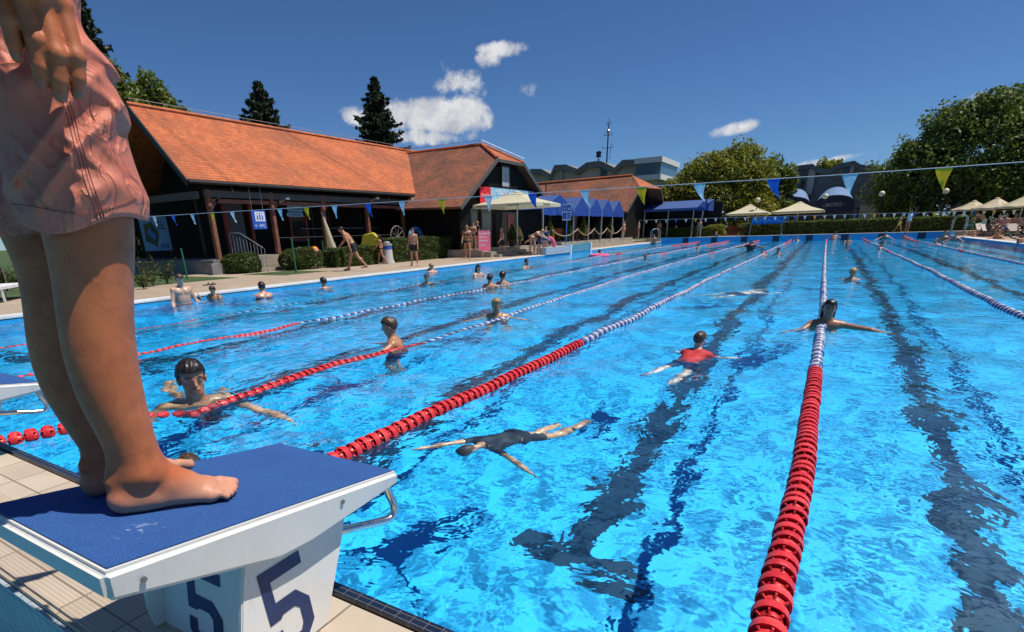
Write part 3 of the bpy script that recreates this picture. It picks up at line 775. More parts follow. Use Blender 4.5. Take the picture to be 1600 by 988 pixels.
# ---- the standing person in salmon shorts
def hero():
    S_ = .88; zb = CAMZ+(block_z(-1.2, .5)-CAMZ)/S_
    f = v3(.10,.995,0); f /= np.linalg.norm(f); s = v3(f[1],-f[0],0)          # facing, his right
    c = np.array([0,0,0.])
    def pl(px, py, fac=1.0, A=(-1.35,.572)):
        n = np.array([A[0],A[1],0.]); n /= np.linalg.norm(n); d = ray(px, py); A3 = np.array([A[0]*fac,A[1]*fac,0.]); t = (A3@n)/(d@n); return np.array([0,0,CAMZ])+d*t
    J = {}
    pel = v3(-1.440,.585,1.555); J['pel'] = pel; lean = .12
    tor = v3(0,0,1)+f*lean; tor /= np.linalg.norm(tor)
    J['belly'] = pel+tor*.18; J['chest'] = pel+tor*.41; J['neck'] = pel+tor*.55; J['fwd'] = v3(f[0],f[1],-.35); J['fwd'] /= np.linalg.norm(J['fwd'])
    J['hup'] = v3(f[0]*.3,f[1]*.3,.95); J['hup'] -= J['fwd']*(J['hup']@J['fwd']); J['hup'] /= np.linalg.norm(J['hup']); J['skull'] = J['neck']+tor*.10+f*.05+v3(0,0,.06)
    J['shR'] = J['chest']+tor*.06+s*.18; J['shL'] = J['chest']+tor*.06-s*.18
    P = []
    J['hipR'] = v3(-1.345,.590,1.53); J['hipL'] = v3(-1.535,.600,1.53)
    J['knR'] = v3(-1.343,.588,1.175); J['knL'] = v3(-1.535,.578,1.165)
    J['anR'] = v3(-1.338,.566,.755); J['anL'] = v3(-1.492,.605,.76)
    J['elR'] = v3(-1.30,.40,1.93); J['wrR'] = pl(28,-45,.86); J['elL'] = v3(-1.72,.62,1.86); J['wrL'] = v3(-1.70,.74,1.64)
    for n in 'RL': J['heel'+n] = J['an'+n]+v3(0,0,-.05); J['toe'+n] = J['an'+n]+f*.15
    J['palmR'] = -s
    base = body_prims(J, True, 1.0, False, False)
    # own legs, feet and hand in place of the generic ones
    base = [p for p in base if p['n'] not in ('calf','foot','hand','thigh','forearm')]
    base += [dict(n='hand', a=q['a'], b=q['b'], ra=q['ra'], rb=q['rb'], k=q['k']) for q in []]
    def p(n, a, b, ra, rb, k=.03, **kw): base.append(dict(n=n, a=np.asarray(a, float), b=np.asarray(b, float), ra=ra, rb=rb, k=k, **kw))
    rowsR = [(50,207,322),(57,209,350),(66,211,390),(80,211,430),(84,209,475),(87,212,520),(97,217,560),(118,225,610),(140,236,655),(162,247,700),(178,258,733)]
    rowsL = [(-22,118,322),(-10,120,350),(4,124,385),(24,142,422),(32,144,454),(33,145,500),(45,153,561),(65,163,607),(94,182,649),(118,196,691),(136,210,728)]
    for nm, sg, fd, rows, A_ in (('R',1,v3(.34,.94,0),rowsR,(-1.338,.580)),('L',-1,v3(-.20,.98,0),rowsL,(-1.548,.586))):
        hip, kn, an = J['hip'+nm], J['kn'+nm], J['an'+nm]
        ra_ = np.array(rows, float); yy_ = np.linspace(ra_[0,2], ra_[-1,2], 34); cl_ = np.polyfit(ra_[:,2], ra_[:,0], 5); cr_ = np.polyfit(ra_[:,2], ra_[:,1], 5)
        rows = list(zip(np.polyval(cl_, yy_), np.polyval(cr_, yy_), yy_)); ch = []
        for (xl, xr, yy) in rows:
            a_, b_ = pl(xl, yy, 1.0, A_), pl(xr, yy, 1.0, A_); ch.append(((a_+b_)/2, float(np.linalg.norm(a_-b_))/2*.985))
        an = ch[-1][0]; p('thigh', hip, ch[0][0], ch[0][1]*1.12, ch[0][1], .02)
        for (a_, r_), (b_, q_) in zip(ch[:-1], ch[1:]): p('thigh' if a_[2] > 1.2 else 'calf', a_, b_, r_, q_, .002)
        fd = fd/np.linalg.norm(fd); sd_ = v3(fd[1],-fd[0],0)*sg                                   # sd_ to the outer side
        z0 = lambda P_: CAMZ+(block_z(P_[0]*S_, P_[1]*S_)-CAMZ)/S_
        fdn = fd+v3(0,0,-.1662*fd[1]); heel = v3(an[0],an[1],0)-fd*.045; hz = z0(heel); heel = heel+v3(0,0,hz+.031)
        p('foot', heel, an-fd*.012, .0335, .035, .025); p('foot', heel-v3(0,0,.004), heel+fdn*.05-v3(0,0,.004), .0335, .030, .025)
        p('foot', an+fd*.01-v3(0,0,.01), an+fdn*.085-v3(0,0,.050), .038, .027, .04)
        ball = v3(heel[0],heel[1],hz)+fdn*.185
        up = v3(0,0,1)
        p('foot', heel+fdn*.04+sd_*.010-up*.006, ball+sd_*.026+up*.017-fdn*.015, .026, .019, .03)
        p('foot', an+fdn*.05-up*.040-sd_*.008, ball-sd_*.024+up*.024, .029, .022, .03)
        p('foot', an+fdn*.06-up*.045+sd_*.010, ball+sd_*.006+up*.021, .026, .020, .03)
        p('foot', ball-sd_*.028+up*.020, ball+sd_*.030+up*.015, .019, .015, .025)
        p('foot', an+sd_*.034+fd*.004-up*.004, an+sd_*.034+fd*.008-up*.012, .013, .012, .02)      # ankle bone
        for q, (o, L, r0) in enumerate(((-.033,.072,.0160),(-.010,.068,.0112),(.008,.060,.0104),(.025,.049,.0098),(.040,.036,.0092))):
            a0 = ball+sd_*o+up*(r0+.006)+fdn*(-.004); dirt = fdn+sd_*(-.02+.02*q)
            a1 = a0+dirt*L*.55+up*.0035; a2 = ball+sd_*o+dirt*(L-.004)+up*(r0*.92)
            p('foot', a0, a1, r0*1.05, r0*.92, .010); p('foot', a1, a2, r0*.92, r0*1.0, .0035)
        p('foot', heel-fd*.018+up*.05, an-fd*.036+up*.05, .014, .012, .03)                       # heel tendon
    # right hand from the photo's finger joints; the back of the hand is turned outwards
    F_ = .875
    el, wr = J['elR'], J['wrR']; mm = el+(wr-el)*.35; p('forearm', el, mm, .045, .046, .02); p('forearm', mm, wr, .046, .031, .02)
    out = -np.array([-1.35,.572,0.]); out /= np.linalg.norm(out)
    def h(px, py, dz=0.): return pl(px, py, F_)+out*dz
    MCP = [h(-10,-30,-.010),h(26,-24,.0),h(62,-12,.002),h(96,8,-.004)]
    PIP = [h(14,36,.006),h(56,66,.012),h(90,90,.014),h(119,92,.008)]
    DIP = [h(22,68,.004),h(62,106,.008),h(93,128,.010),h(122,124,.005)]
    TIP = [h(27,88,-.004),h(66,130,-.002),h(95,152,.0),h(122,147,-.004)]
    RR = [.0128,.0140,.0146,.0138]
    w0 = wr
    for i in range(4):
        p('hand', w0, MCP[i], .026, .0160, .016)
        p('hand', MCP[i], PIP[i], RR[i]*1.06, RR[i]*1.0, .0035)
        p('hand', PIP[i]+out*.0005, PIP[i]+out*.001, RR[i]*1.04, RR[i]*1.04, .006)
        p('hand', PIP[i], DIP[i], RR[i]*.98, RR[i]*.90, .003); p('hand', DIP[i], TIP[i], RR[i]*.90, RR[i]*.76, .003)
    for i in range(3): p('hand', MCP[i], MCP[i+1], .0145, .0145, .010)
    
    t0 = h(70,-45,-.03); t1 = h(115,0,-.045); t2 = h(135,50,-.045); p('hand', w0, t0, .024, .02, .02); p('hand', t0, t0+(t1-t0)*.6-out*.03, .018, .014, .012)
    # left hand, generic
    el, wr = J['elL'], J['wrL']; p('forearm', el, wr, .044, .028, .02); d = (wr-el)/np.linalg.norm(wr-el)
    for o in (-.03,-.01,.01,.03): p('hand', wr, wr+d*.09+f*o, .024, .013, .015); p('hand', wr+d*.09+f*o, wr+d*.165+f*o*1.1, .0105, .008, .004)
    res = .0034
    # body in two resolutions joined by one field: the field is evaluated whole
    D, org = sdf_field(base, res); V, F = surface_nets(D, org, res); V = relax(V, F, 2, .45)
    Vs = relax(V, F, 25, .6); wz = np.clip((V[:,2]-.80)/.06, 0, 1)*np.clip((1.5-V[:,2])/.05, 0, 1); V = V+(Vs-V)*wz[:,None]
    O = v3(-1.43,.58,zb)
    root = empty('person', O, 0, 'tanned person in salmon swim shorts standing barefoot on the blue starting block', 'person')
    def b_skin(t, b, vec):
        n = t.noise(vec, 5, 5, .6); n2 = t.noise(vec, 210, 2, .5); n3 = t.noise(vec, 45, 3, .6)
        col = t.ramp(n.outputs['Fac'], [(.3, (.45,.112,.036)), (.72, (.62,.200,.074))])
        col = t.mix(t.maprange(n3.outputs['Fac'], .5, .75, 0, .4), col, (.50,.155,.06))
        z = t.n.new('ShaderNodeSeparateXYZ'); t.link(vec, z.inputs[0])
        n5 = t.noise(vec, 19, 5, .65, .4); col = t.mix(t.maprange(n5.outputs['Fac'], .46, .66, 0, .42), col, (.27,.070,.026))
        # paler, pinker soles and toes
        low = t.maprange(z.outputs['Z'], .0, .085, .75, 0, True)
        col = t.mix(low, col, (.62,.32,.21)); t.link(col, b.inputs['Base Color'])
        b.inputs['Subsurface Weight'].default_value = .15; b.inputs['Subsurface Radius'].default_value = (1,.35,.18); b.inputs['Subsurface Scale'].default_value = .012
        t.link(t.maprange(n3.outputs['Fac'], .35, .65, .34, .56), b.inputs['Roughness']); b.inputs['Specular IOR Level'].default_value = .42
        # trickles of water
        w = t.noise(t.mapping(vec, sc=(34,34,5)), 1, 3, .5, 1.2).outputs['Fac']
        tr = t.math('POWER', t.math('SUBTRACT', 1, t.math('MULTIPLY', t.math('ABSOLUTE', t.math('SUBTRACT', w, .60)), 42), clamp=True), 2)
        v = t.n.new('ShaderNodeTexVoronoi'); v.inputs['Scale'].default_value = 48; t.link(vec, v.inputs['Vector'])
        dr = t.math('MULTIPLY', t.maprange(v.outputs['Distance'], .10, .20, 1, 0, True), t.math('GREATER_THAN', t.noise(vec, 16, 2).outputs['Fac'], .60))
        v2 = t.n.new('ShaderNodeTexVoronoi'); v2.feature = 'DISTANCE_TO_EDGE'; v2.inputs['Scale'].default_value = 260; t.link(vec, v2.inputs['Vector'])
        hgt = t.math('ADD', t.math('ADD', t.math('MULTIPLY', n2.outputs['Fac'], .10), t.math('MULTIPLY', t.math('MINIMUM', v2.outputs['Distance'], .1), .9)), t.math('ADD', t.math('MULTIPLY', tr, .35), t.math('MULTIPLY', dr, .45)))
        t.link(t.bump(hgt, .45, .0022), b.inputs['Normal'])
    M = mat('skin_standing_person', build=b_skin)
    V = V-O
    CC = v3(0,0,CAMZ)
    body = np_mesh('body', V, F, M, root)
    N = vnormals(V, F); bi, bt = nearest_prim(base, V+O); names = np.array([q['n'] for q in base])[bi]
    hv = V+O-J['skull']; hm = (names == 'head') & ((hv@J['hup'] > .062) | ((hv@J['fwd'] < .01) & (hv@J['hup'] > -.035)))
    shell_garment('hair', V, F, N, hm, .014, hairm('brown'), root)
    # finger nails
    for i in range(4):
        dd = TIP[i]-DIP[i]; L = np.linalg.norm(dd); dd /= L; o_ = out-dd*(out@dd); o_ /= np.linalg.norm(o_); sd_ = np.cross(dd, o_)
        g = MB(); c0 = TIP[i]-dd*.002+o_*(RR[i]*.76)
        W_, H_ = RR[i]*.50, .0068; pts = []; rows = 6
        for a in range(rows):
            for b_ in range(6):
                u = (b_/5-.5)*2; w = (a/(rows-1)-.5)*2; sx = u*W_*(1-.15*w*w); pts.append(c0+dd*(w*H_)+sd_*sx+o_*(.0012-(u*u)*W_*.42-(.0022 if w > .5 else 0)*(w-.5)))
        g.add(pts, [(a*6+b_, a*6+b_+1, a*6+b_+7, a*6+b_+6) for a in range(rows-1) for b_ in range(5)]); g.v = [tuple(Vector(q)-Vector(O)) for q in g.v]
        g.build('finger_nail', mat('nail', (.40,.165,.095), .45, .05, spec=.3), root, smooth='all')
    # shorts: hollow cloth tubes with folds
    outp = []
    def q(a, b, ra, rb, k=.05, **kw): outp.append(dict(n='s', a=np.asarray(a, float), b=np.asarray(b, float), ra=ra, rb=rb, k=k, **kw))
    hemR, hemL = v3(-1.333,.598,1.285), v3(-1.545,.585,1.275)
    q(J['hipR']+v3(0,0,.02), hemR+v3(0,0,.10), .118, .106); q(hemR+v3(0,0,.10), hemR-v3(0,0,.08), .106, .118)
    q(J['hipR']+f*.02-v3(0,0,.02), hemR+f*.012+v3(0,0,.06), .112, .100)
    q(J['hipL']+v3(0,0,.02), hemL+v3(0,0,.10), .118, .110); q(hemL+v3(0,0,.10), hemL-v3(0,0,.08), .110, .120)
    q(J['hipL']+v3(0,0,.03), J['hipR']+v3(0,0,.03), .118, .118); q(pel+v3(0,0,.05)-s*.05, pel+tor*.16-s*.05, .124, .118); q(pel+v3(0,0,.05)+s*.05, pel+tor*.16+s*.05, .124, .118)
    r2 = .0033; D, org = sdf_field(outp, r2)
    nx, ny, nz = D.shape; gx, gy, gz = np.meshgrid(np.arange(nx)*r2+org[0], np.arange(ny)*r2+org[1], np.arange(nz)*r2+org[2], indexing='ij')
    gx = gx.astype(np.float32); gy = gy.astype(np.float32); gz = gz.astype(np.float32)
    lx = (gx*s[0]+gy*s[1]); ly = (gx*f[0]+gy*f[1])           # across, forward
    wx = ly*1.0+.5*lx
    u1 = gz*26+wx*34+1.6*np.sin(gz*17+wx*9)+1.2*np.sin(wx*31-gz*7); u2 = gz*44-wx*30+1.9*np.sin(gz*13-wx*21+2); u3 = wx*70+gz*18+2.2*np.sin(gz*33+wx*12)
    amp = .55+.45*np.sin(gz*9+wx*7)
    fold = np.exp(-2.6*np.sin(u1*.75)**2)*.013*amp+np.exp(-3*np.sin(u2*.7)**2)*.015*(1.1-amp)+np.exp(-2.5*np.sin(u3*.7)**2)*(.5+.5*np.sin(gz*21-wx*15))*.008-.014
    tight = np.clip((gz-1.30)/.06, .25, 1)                    # hems lie flatter
    D0 = D-fold.astype(np.float32)*tight.astype(np.float32)
    Ds = np.maximum(np.maximum(D0, -(D0+.0075)), 0)
    Ds = np.maximum(D0, -(D+.019))
    hemz = 1.300+.010*np.sin(lx*30)+.012*np.sin(ly*26+1)+.05*(ly-(v3(-1.34,.6,0)@f))
    Ds = np.maximum(Ds, hemz-gz); Ds = np.maximum(Ds, gz-1.735)
    V2, F2 = surface_nets(np.clip(Ds, -.05, .05), org, r2); V2 = relax(V2, F2, 3, .5)-O
    def b_sh(t, b, vec):
        n = t.noise(vec, 4, 4, .6); n2 = t.noise(t.mapping(vec, rot=(.3,.5,.2), sc=(1,1,.6)), 13, 3, .5, .9); rg = t.math('POWER', t.math('SUBTRACT', 1, t.math('MULTIPLY', t.math('ABSOLUTE', t.math('SUBTRACT', n2.outputs['Fac'], .5)), 4.5), clamp=True), 2); n3 = t.noise(vec, 700, 2)
        t.link(t.ramp(n.outputs['Fac'], [(.32, (.50,.125,.072)), (.68, (.68,.225,.135))]), b.inputs['Base Color'])
        h = t.math('ADD', t.math('ADD', n2.outputs['Fac'], t.math('MULTIPLY', rg, .40)), t.math('MULTIPLY', n3.outputs['Fac'], .06)); t.link(t.bump(h, .8, .016), b.inputs['Normal'])
        b.inputs['Sheen Weight'].default_value = .0
        t.link(t.maprange(n2.outputs['Fac'], .35, .65, .42, .58), b.inputs['Roughness']); b.inputs['Specular IOR Level'].default_value = .55
    sh = np_mesh('swim_shorts', V2, F2, mat('satin_salmon_cloth', build=b_sh), root)
    # stitched side seam and hem seam: thread dashes laid on the cloth
    from mathutils.bvhtree import BVHTree
    bv = BVHTree.FromPolygons([Vector(x) for x in V2[::1]], [tuple(x) for x in F2])
    def hit(px, py):
        o_ = Vector((0,0,CAMZ))-Vector(O); d_ = Vector(ray(px, py)).normalized(); r_ = bv.ray_cast(o_, d_); return (r_[0], r_[1]) if r_[0] is not None else None
    def seam(name, pts, step, L, rr):
        mb = MB(); acc = 0
        for i in range(len(pts)-1):
            a = Vector(pts[i]).to_2d(); b_ = Vector(pts[i+1]).to_2d(); n = max(1, int((b_-a).length/step))
            for k in range(n):
                c0 = a+(b_-a)*(k/n); c1 = a+(b_-a)*((k+L)/n); h0 = hit(*c0); h1 = hit(*c1)
                if h0 and h1 and (h0[0]-h1[0]).length < .03:
                    if h0[1].dot(Vector((0,0,CAMZ))-Vector(O)-h0[0]) < 0: n0 = -h0[1]
                    else: n0 = h0[1]
                    mb.tube([h0[0]+n0*.0008, h1[0]+n0*.0008], rr, 5)
        if mb.v: mb.build(name, mat('stitch_thread', (.26,.07,.05), .7), sh)
    mid = [(104,158),(112,185),(119,215),(128,245),(137,280),(148,310),(160,344)]
    seam('seam_stitch', [(x-6,y) for x, y in mid], 5.0, .72, .0009); seam('seam_stitch', [(x+5,y) for x, y in mid], 5.0, .72, .0009)
    seam('seam_stitch', mid, 7, .98, .0007)
    seam('hem_stitch', [(12,318),(50,322),(90,330),(130,335),(165,328),(195,318),(214,309)], 5.0, .72, .0009)
    root.scale = (S_,)*3; root.location = Vector((0,0,CAMZ))+(Vector(O)-Vector((0,0,CAMZ)))*S_
    return root
hero()

# ---- lane ropes
def b_red(t, b, vec):
    oi = t.n.new('ShaderNodeObjectInfo'); n = t.noise(vec, 22, 4, .6)
    c = t.ramp(oi.outputs['Random'], [(0, (.56,.020,.026)), (.6, (.70,.030,.036)), (1, (.76,.060,.060))])
    c = t.mix(t.maprange(n.outputs['Fac'], .5, .75, 0, .35), c, (.80,.20,.17)); t.link(c, b.inputs['Base Color'])
    t.link(t.maprange(n.outputs['Fac'], .3, .7, .28, .5), b.inputs['Roughness'])
M_red = mat('float_red', build=b_red)
M_blue = mat('float_blue', (.04,.07,.26), .35, .2, 20)
M_fwhite = mat('float_white', (.50,.50,.54), .35, .1, 20)
def float_mb(mb, n=18, detail=True, c=(0,0,0), r=.058, w=.048):
    """one lane float about the Y axis: hub, rim ring, vanes"""
    T = Matrix.Translation(c) @ Matrix.Rotation(rad(-90), 4, 'X')
    if detail:
        mb.lathe([(r-.009,-w*.30),(r,-w*.42),(r+.0015,0),(r,w*.42),(r-.009,w*.30)], n, T); 
        mb.lathe([(r-.009,w*.30),(r-.013,0),(r-.009,-w*.30)], n, T)
        mb.lathe([(.014,-w*.86),(.036,-w*.8),(.041,-w*.5),(.041,w*.5),(.036,w*.8),(.014,w*.86)], 10, T)
        for k in range(7):
            a = 2*math.pi*k/7; d = Vector((math.cos(a), 0, math.sin(a)))
            C = Vector(c); t_ = Vector((0,1,0)); u = d.cross(t_)*.0035
            P = [C+d*.03+t_*w*.85+u, C+d*.03-t_*w*.85+u, C+d*(r-.006)-t_*w*.62+u, C+d*(r-.006)+t_*w*.62+u]
            Q = [x-u*2 for x in P]; mb.add(P+Q, [(0,1,2,3),(7,6,5,4),(0,4,5,1),(1,5,6,2),(2,6,7,3),(3,7,4,0)])
    else:
        mb.lathe([(.014,-w*.9),(r*.8,-w*.5),(r,-w*.35),(r,w*.35),(r*.8,w*.5),(.014,w*.9)], n, T)
def lane_rope(k, label, path=None, near_detail=True, step=.086, red1=None, zoff=0.012, sink=0):
    x0 = X0+k*LS
    r = empty('lane_rope', (x0, YN, 0), 0, label, 'lane rope', 'lane ropes stretched along the pool')
    def P(y):
        if path:
            xs = np.interp(y, [a[1] for a in path], [a[0] for a in path]); zz = np.interp(y, [a[1] for a in path], [a[2] if len(a) > 2 else 0 for a in path])
        else: xs = x0+.03*math.sin(y*.35+k)*min(1,(y-YN)/4); zz = 0
        return Vector((float(xs), y, water_z(float(xs), y)*.7+zoff+float(zz)-sink*min(1,max(0,(26-y)/6))))
    O = Vector((x0, YN, 0)); red1 = red1 or 6.9; y = YN+.12; i = 0; cols = {}
    proto = None; nd = 0
    bulk = {'r': MB(), 'b': MB(), 'w': MB()}; cord = [P(YN+.005)-O]
    far = .055
    while y < YF-.15:
        p = P(y); c = 'r' if (y < red1 or y > YF-10 or abs(y-29.4) < .6) else ('b' if i % 2 else 'w')
        if near_detail and c == 'r' and y < red1 and nd < 75:
            o_r = .0
            if proto is None:
                m_ = MB(); float_mb(m_); proto = m_.build('float', M_red, r, smooth=True); o = proto
            else: o = bpy.data.objects.new('float', proto.data); COL.objects.link(o); o.parent = r
            q = P(y+.05)-P(y-.05); o.location = p-O+Vector((random.uniform(-1,1)*.003, random.uniform(-1,1)*.005, random.uniform(-1,1)*.004)); o.rotation_euler = (math.atan2(q.z, q.y), random.uniform(0, 6.28), math.atan2(-q.x, q.y)); nd += 1
        else:
            st = 1 if y < 20 else 1
            float_mb(bulk[c], 12 if y < 14 else 7, False, p-O+Vector((random.uniform(-1,1)*.006,0,random.uniform(-1,1)*.006)), r=.054, w=.05 if y < 20 else .062)
        if i % 4 == 0: cord.append(p-O)
        y += step if y < 20 else .13; i += 1
    cord.append(P(YF-.005)-O)
    cm = MB(); cm.tube(cord, .006, 6); cm.build('cord', mat('cord_grey', (.25,.25,.27), .6), r)
    for kk, mm in (('r',M_red),('b',M_blue),('w',M_fwhite)):
        if bulk[kk].v:
            o = bulk[kk].build('float', mm, r, smooth='all', recalc=False); o['kind'] = 'stuff'
    return r
def wp(px, py, z=0.0): v = at_z(px, py, 0); return (v.x, v.y, z)
lane_rope(-1, 'red then blue and white lane rope running out beside the numbered starting block', red1=at_z(905,540,0).y)
lane_rope(0, 'lane rope nearest to the front with big red floats, the woman leaning over it', red1=at_z(1265,580,0).y, path=[(X0-.02,YN),(.055,1.8),(.10,3),(.115,5),(.15,9.8),(.12,16),(.09,26),(X0,YF)])
lane_rope(-2, 'slack lane rope with red floats partly under water between the boys', red1=at_z(660,535,0).y,
          path=[wp(-40,702),wp(20,692),wp(108,676),wp(225,650,-.05),wp(300,640,-.12),wp(352,625,-.055),wp(450,597,-.035),wp(520,572,-.035),wp(600,553,-.05),wp(660,535,-.07),wp(790,493,-.05),(X0-2*LS,16,-.03),(X0-2*LS,26,0),(X0-2*LS,YF)])
lane_rope(-3, 'third lane rope from the left deck, red floats passing behind the boys', red1=at_z(478,507,0).y, near_detail=False, sink=.05)
lane_rope(-4, 'lane rope nearest to the left deck, low in the water', red1=at_z(320,500,0).y, near_detail=False, sink=.078)
lane_rope(1, 'blue and white lane rope to the right of the blonde swimmer', near_detail=False)
lane_rope(2, 'lane rope nearest to the right side of the pool, far out', near_detail=False)

def thin_cloth(name, c, tr=.55):
    if name in MATS: return MATS[name]
    m = bpy.data.materials.new(name); m.use_nodes = True; MATS[name] = m; t = NT(m.node_tree); b = t.n['Principled BSDF']
    n = t.noise(t.obj(), 25, 3); col = t.ramp(n.outputs['Fac'], [(.3, tuple(x*.85 for x in c)), (.7, tuple(min(1, x*1.1) for x in c))])
    t.link(col, b.inputs['Base Color']); b.inputs['Roughness'].default_value = .6
    l = t.n.new('ShaderNodeBsdfTranslucent'); t.link(col, l.inputs[0]); x = t.n.new('ShaderNodeMixShader'); x.inputs[0].default_value = tr
    t.link(b.outputs[0], x.inputs[1]); t.link(l.outputs[0], x.inputs[2]); t.link(x.outputs[0], t.n['Material Output'].inputs[0]); return m
# ---- flag line across the pool
def flag_line(Y, xs, colors, z, w, h, label, ends, flutter, rope_r=.004, grp=None):
    root = empty('flag_line', (0, Y, z(0)), 0, label, 'flag line')
    O = Vector((0, Y, z(0))); pts = [Vector((x, Y, z(x)))-O for x in np.linspace(ends[0], ends[1], 40)]
    m_ = MB(); m_.tube(pts, rope_r, 6); m_.build('cord', mat('flag_cord', (.5,.5,.52), .6), root)
    fc = dict(y=(.90,.52,.02), l=(.45,.68,.78), b=(.02,.14,.62), w=(.78,.80,.82))
    for x, c in zip(xs, colors):
        g = MB(); n = 8; V = []; F = []; fl = flutter*random.uniform(.5,1.5)*(1 if random.random() < .8 else .4)
        for i in range(n+1):
            t_ = i/n; hw = w/2*(1-t_)
            for j in range(5):
                u = (j/4-.5)*2; V.append((x+hw*u+fl*w*t_*t_, .010*math.sin(4*t_+u*2+x*5)*t_*(w/.11), z(x)-O.z-.003-h*t_+ (0 if t_ < .9 else .0)))
        for i in range(n):
            for j in range(4): F.append((i*5+j, i*5+j+1, i*5+j+6, i*5+j+5))
        n0 = len(V); 
        g.add(V, F); g.build('flag', thin_cloth('flag_'+c, fc[c]), root, recalc=False, smooth='all')
    return root
flx = [232,262,293,325,357,433,475,520,573,627,690,763,832,914,1002,1092,1206,1323,1466]
flc = 'wblywlylblywblylblyw'
zf = lambda x: 1.625+.0105*max(0, -x)+.0004*x*x*0
flc = ['w','b','l','y','w','l','y','l','b','l','y','w','b','l','y','l','b','l','y']
xs = [at_y(q, 300, 5.93).x for q in flx]
flag_line(5.93, xs+[xs[-1]+.62, xs[-1]+1.24, xs[-1]+1.9, xs[-1]+2.5], flc+['w','b','l','y'], zf, .115, .165, 'line of blue, yellow and white pennants across the near end of the pool', (XL-.6, XR+.6), .45)
# ------------------------------------------------------------------ ground and decks
def frame_sheet(name, faces, z, material, kind='structure'):
    V = []; F = []
    for (x0, x1, y0, y1) in faces:
        n = len(V); V += [(x0,y0,z),(x1,y0,z),(x1,y1,z),(x0,y1,z)]; F.append((n,n+1,n+2,n+3))
    me = bpy.data.meshes.new(name); me.from_pydata(V, [], F); o = bpy.data.objects.new(name, me); COL.objects.link(o); me.materials.append(material); o['kind'] = kind; return o
def b_grass(t, b, vec):
    n = t.noise(vec, .6, 5, .6); n2 = t.noise(vec, 14, 4, .7)
    c = t.ramp(n.outputs['Fac'], [(.3, (.035,.075,.015)), (.7, (.085,.13,.03))]); c = t.mix(t.maprange(n2.outputs['Fac'], .3, .7, 0, .6), c, (.02,.05,.01))
    t.link(c, b.inputs['Base Color']); t.link(t.bump(n2.outputs['Fac'], .9, .05), b.inputs['Normal'])
M_grass = mat('lawn', build=b_grass, rough=.9, world=True)
DX0, DX1 = -24.0, XR+3.2
frame_sheet('ground', [(-900, DX0, -300, 900), (DX1, 900, -300, 900), (DX0, DX1, 64, 900), (DX0, DX1, -300, -14)], .05, M_grass)
def b_conc(t, b, vec):
    n = t.noise(vec, .35, 6, .65); n2 = t.noise(vec, 3.2, 6, .7); n3 = t.noise(vec, 60, 2)
    c = t.ramp(n.outputs['Fac'], [(.3, (.36,.27,.185)), (.7, (.48,.385,.28))]); c = t.mix(t.maprange(n2.outputs['Fac'], .42, .68, 0, .55), c, (.27,.185,.115))
    c = t.mix(t.math('MULTIPLY', n3.outputs['Fac'], .25), c, (.2,.15,.1))
    sx = t.n.new('ShaderNodeSeparateXYZ'); t.link(vec, sx.inputs[0])
    j = t.math('LESS_THAN', t.math('FRACT', t.math('DIVIDE', sx.outputs['Y'], 3.0)), .006); c = t.mix(t.math('MULTIPLY', j, .7), c, (.12,.09,.07))
    t.link(c, b.inputs['Base Color']); t.link(t.bump(n2.outputs['Fac'], .3, .01), b.inputs['Normal'])
M_conc = mat('deck_concrete', build=b_conc, rough=.8, world=True)
frame_sheet('left_deck', [(DX0, XL-.44, YN-.5, 64)], ZL, M_conc)
frame_sheet('right_deck', [(XR+.44, DX1, YN-.5, 64)], ZL, M_conc)
M_cop = mat('coping_white', (.66,.66,.66), .5, .14, 2.2, world=True)
for nm, x0, x1 in (('left_coping', XL-.44, XL), ('right_coping', XR, XR+.44)):
    m_ = MB(); m_.box2((x0, YN, ZL-.06), (x1, YF, ZL+.012)); o = m_.build(nm, M_cop, bevel=.01); o['kind'] = 'structure'
m_ = MB(); m_.box2((XL-.3, YF+.001, -.2), (XR+.3, YF+.5, ZF)); o = m_.build('far_coping', mat('far_coping_blue', (.08,.36,.56), .45, .1, 3, world=True), bevel=.01); o['kind'] = 'structure'
m_ = MB(); m_.box2((XL-1.5, YF+.5, -.2), (XR+3, 64, ZF-.01)); o = m_.build('far_deck', M_conc); o['kind'] = 'structure'
frame_sheet('lawn_strip', [(DX0, -16.9, 3, 11.9), (-18.2, -15.9, 13.0, 15.1)], ZL+.006, M_grass)
frame_sheet('right_lawn', [(XR+2.4, 60, 30, 64)], ZL+.012, M_grass)

# ------------------------------------------------------------------ foliage
def b_leaf(c1, c2):
    def f(t, b, vec):
        g = t.n.new('ShaderNodeNewGeometry'); n = t.noise(vec, .9, 3, .6)
        m_ = t.math('ADD', t.math('MULTIPLY', g.outputs['Random Per Island'], .55), t.math('MULTIPLY', n.outputs['Fac'], .45))
        col = t.ramp(m_, [(.2, c1), (.8, c2)]); t.link(col, b.inputs['Base Color']); b.inputs['Roughness'].default_value = .55
        l = t.n.new('ShaderNodeBsdfTranslucent'); t.link(col, l.inputs[0]); x = t.n.new('ShaderNodeMixShader'); x.inputs[0].default_value = .38
        t.link(b.outputs[0], x.inputs[1]); t.link(l.outputs[0], x.inputs[2]); t.link(x.outputs[0], t.n['Material Output'].inputs[0])
    return f
M_leaf_light = mat('leaves_yellow_green', build=b_leaf((.13,.145,.016), (.38,.38,.045)))
M_leaf_dark = mat('leaves_dark_green', build=b_leaf((.05,.085,.014), (.23,.28,.045)))
M_leaf_hedge = mat('leaves_hedge', build=b_leaf((.035,.060,.012), (.13,.17,.03)))
M_needle = mat('spruce_needles', build=b_leaf((.010,.022,.010), (.035,.060,.022)))
M_bark = mat('bark', (.09,.065,.045), .9, .4, 9, bump=.8)
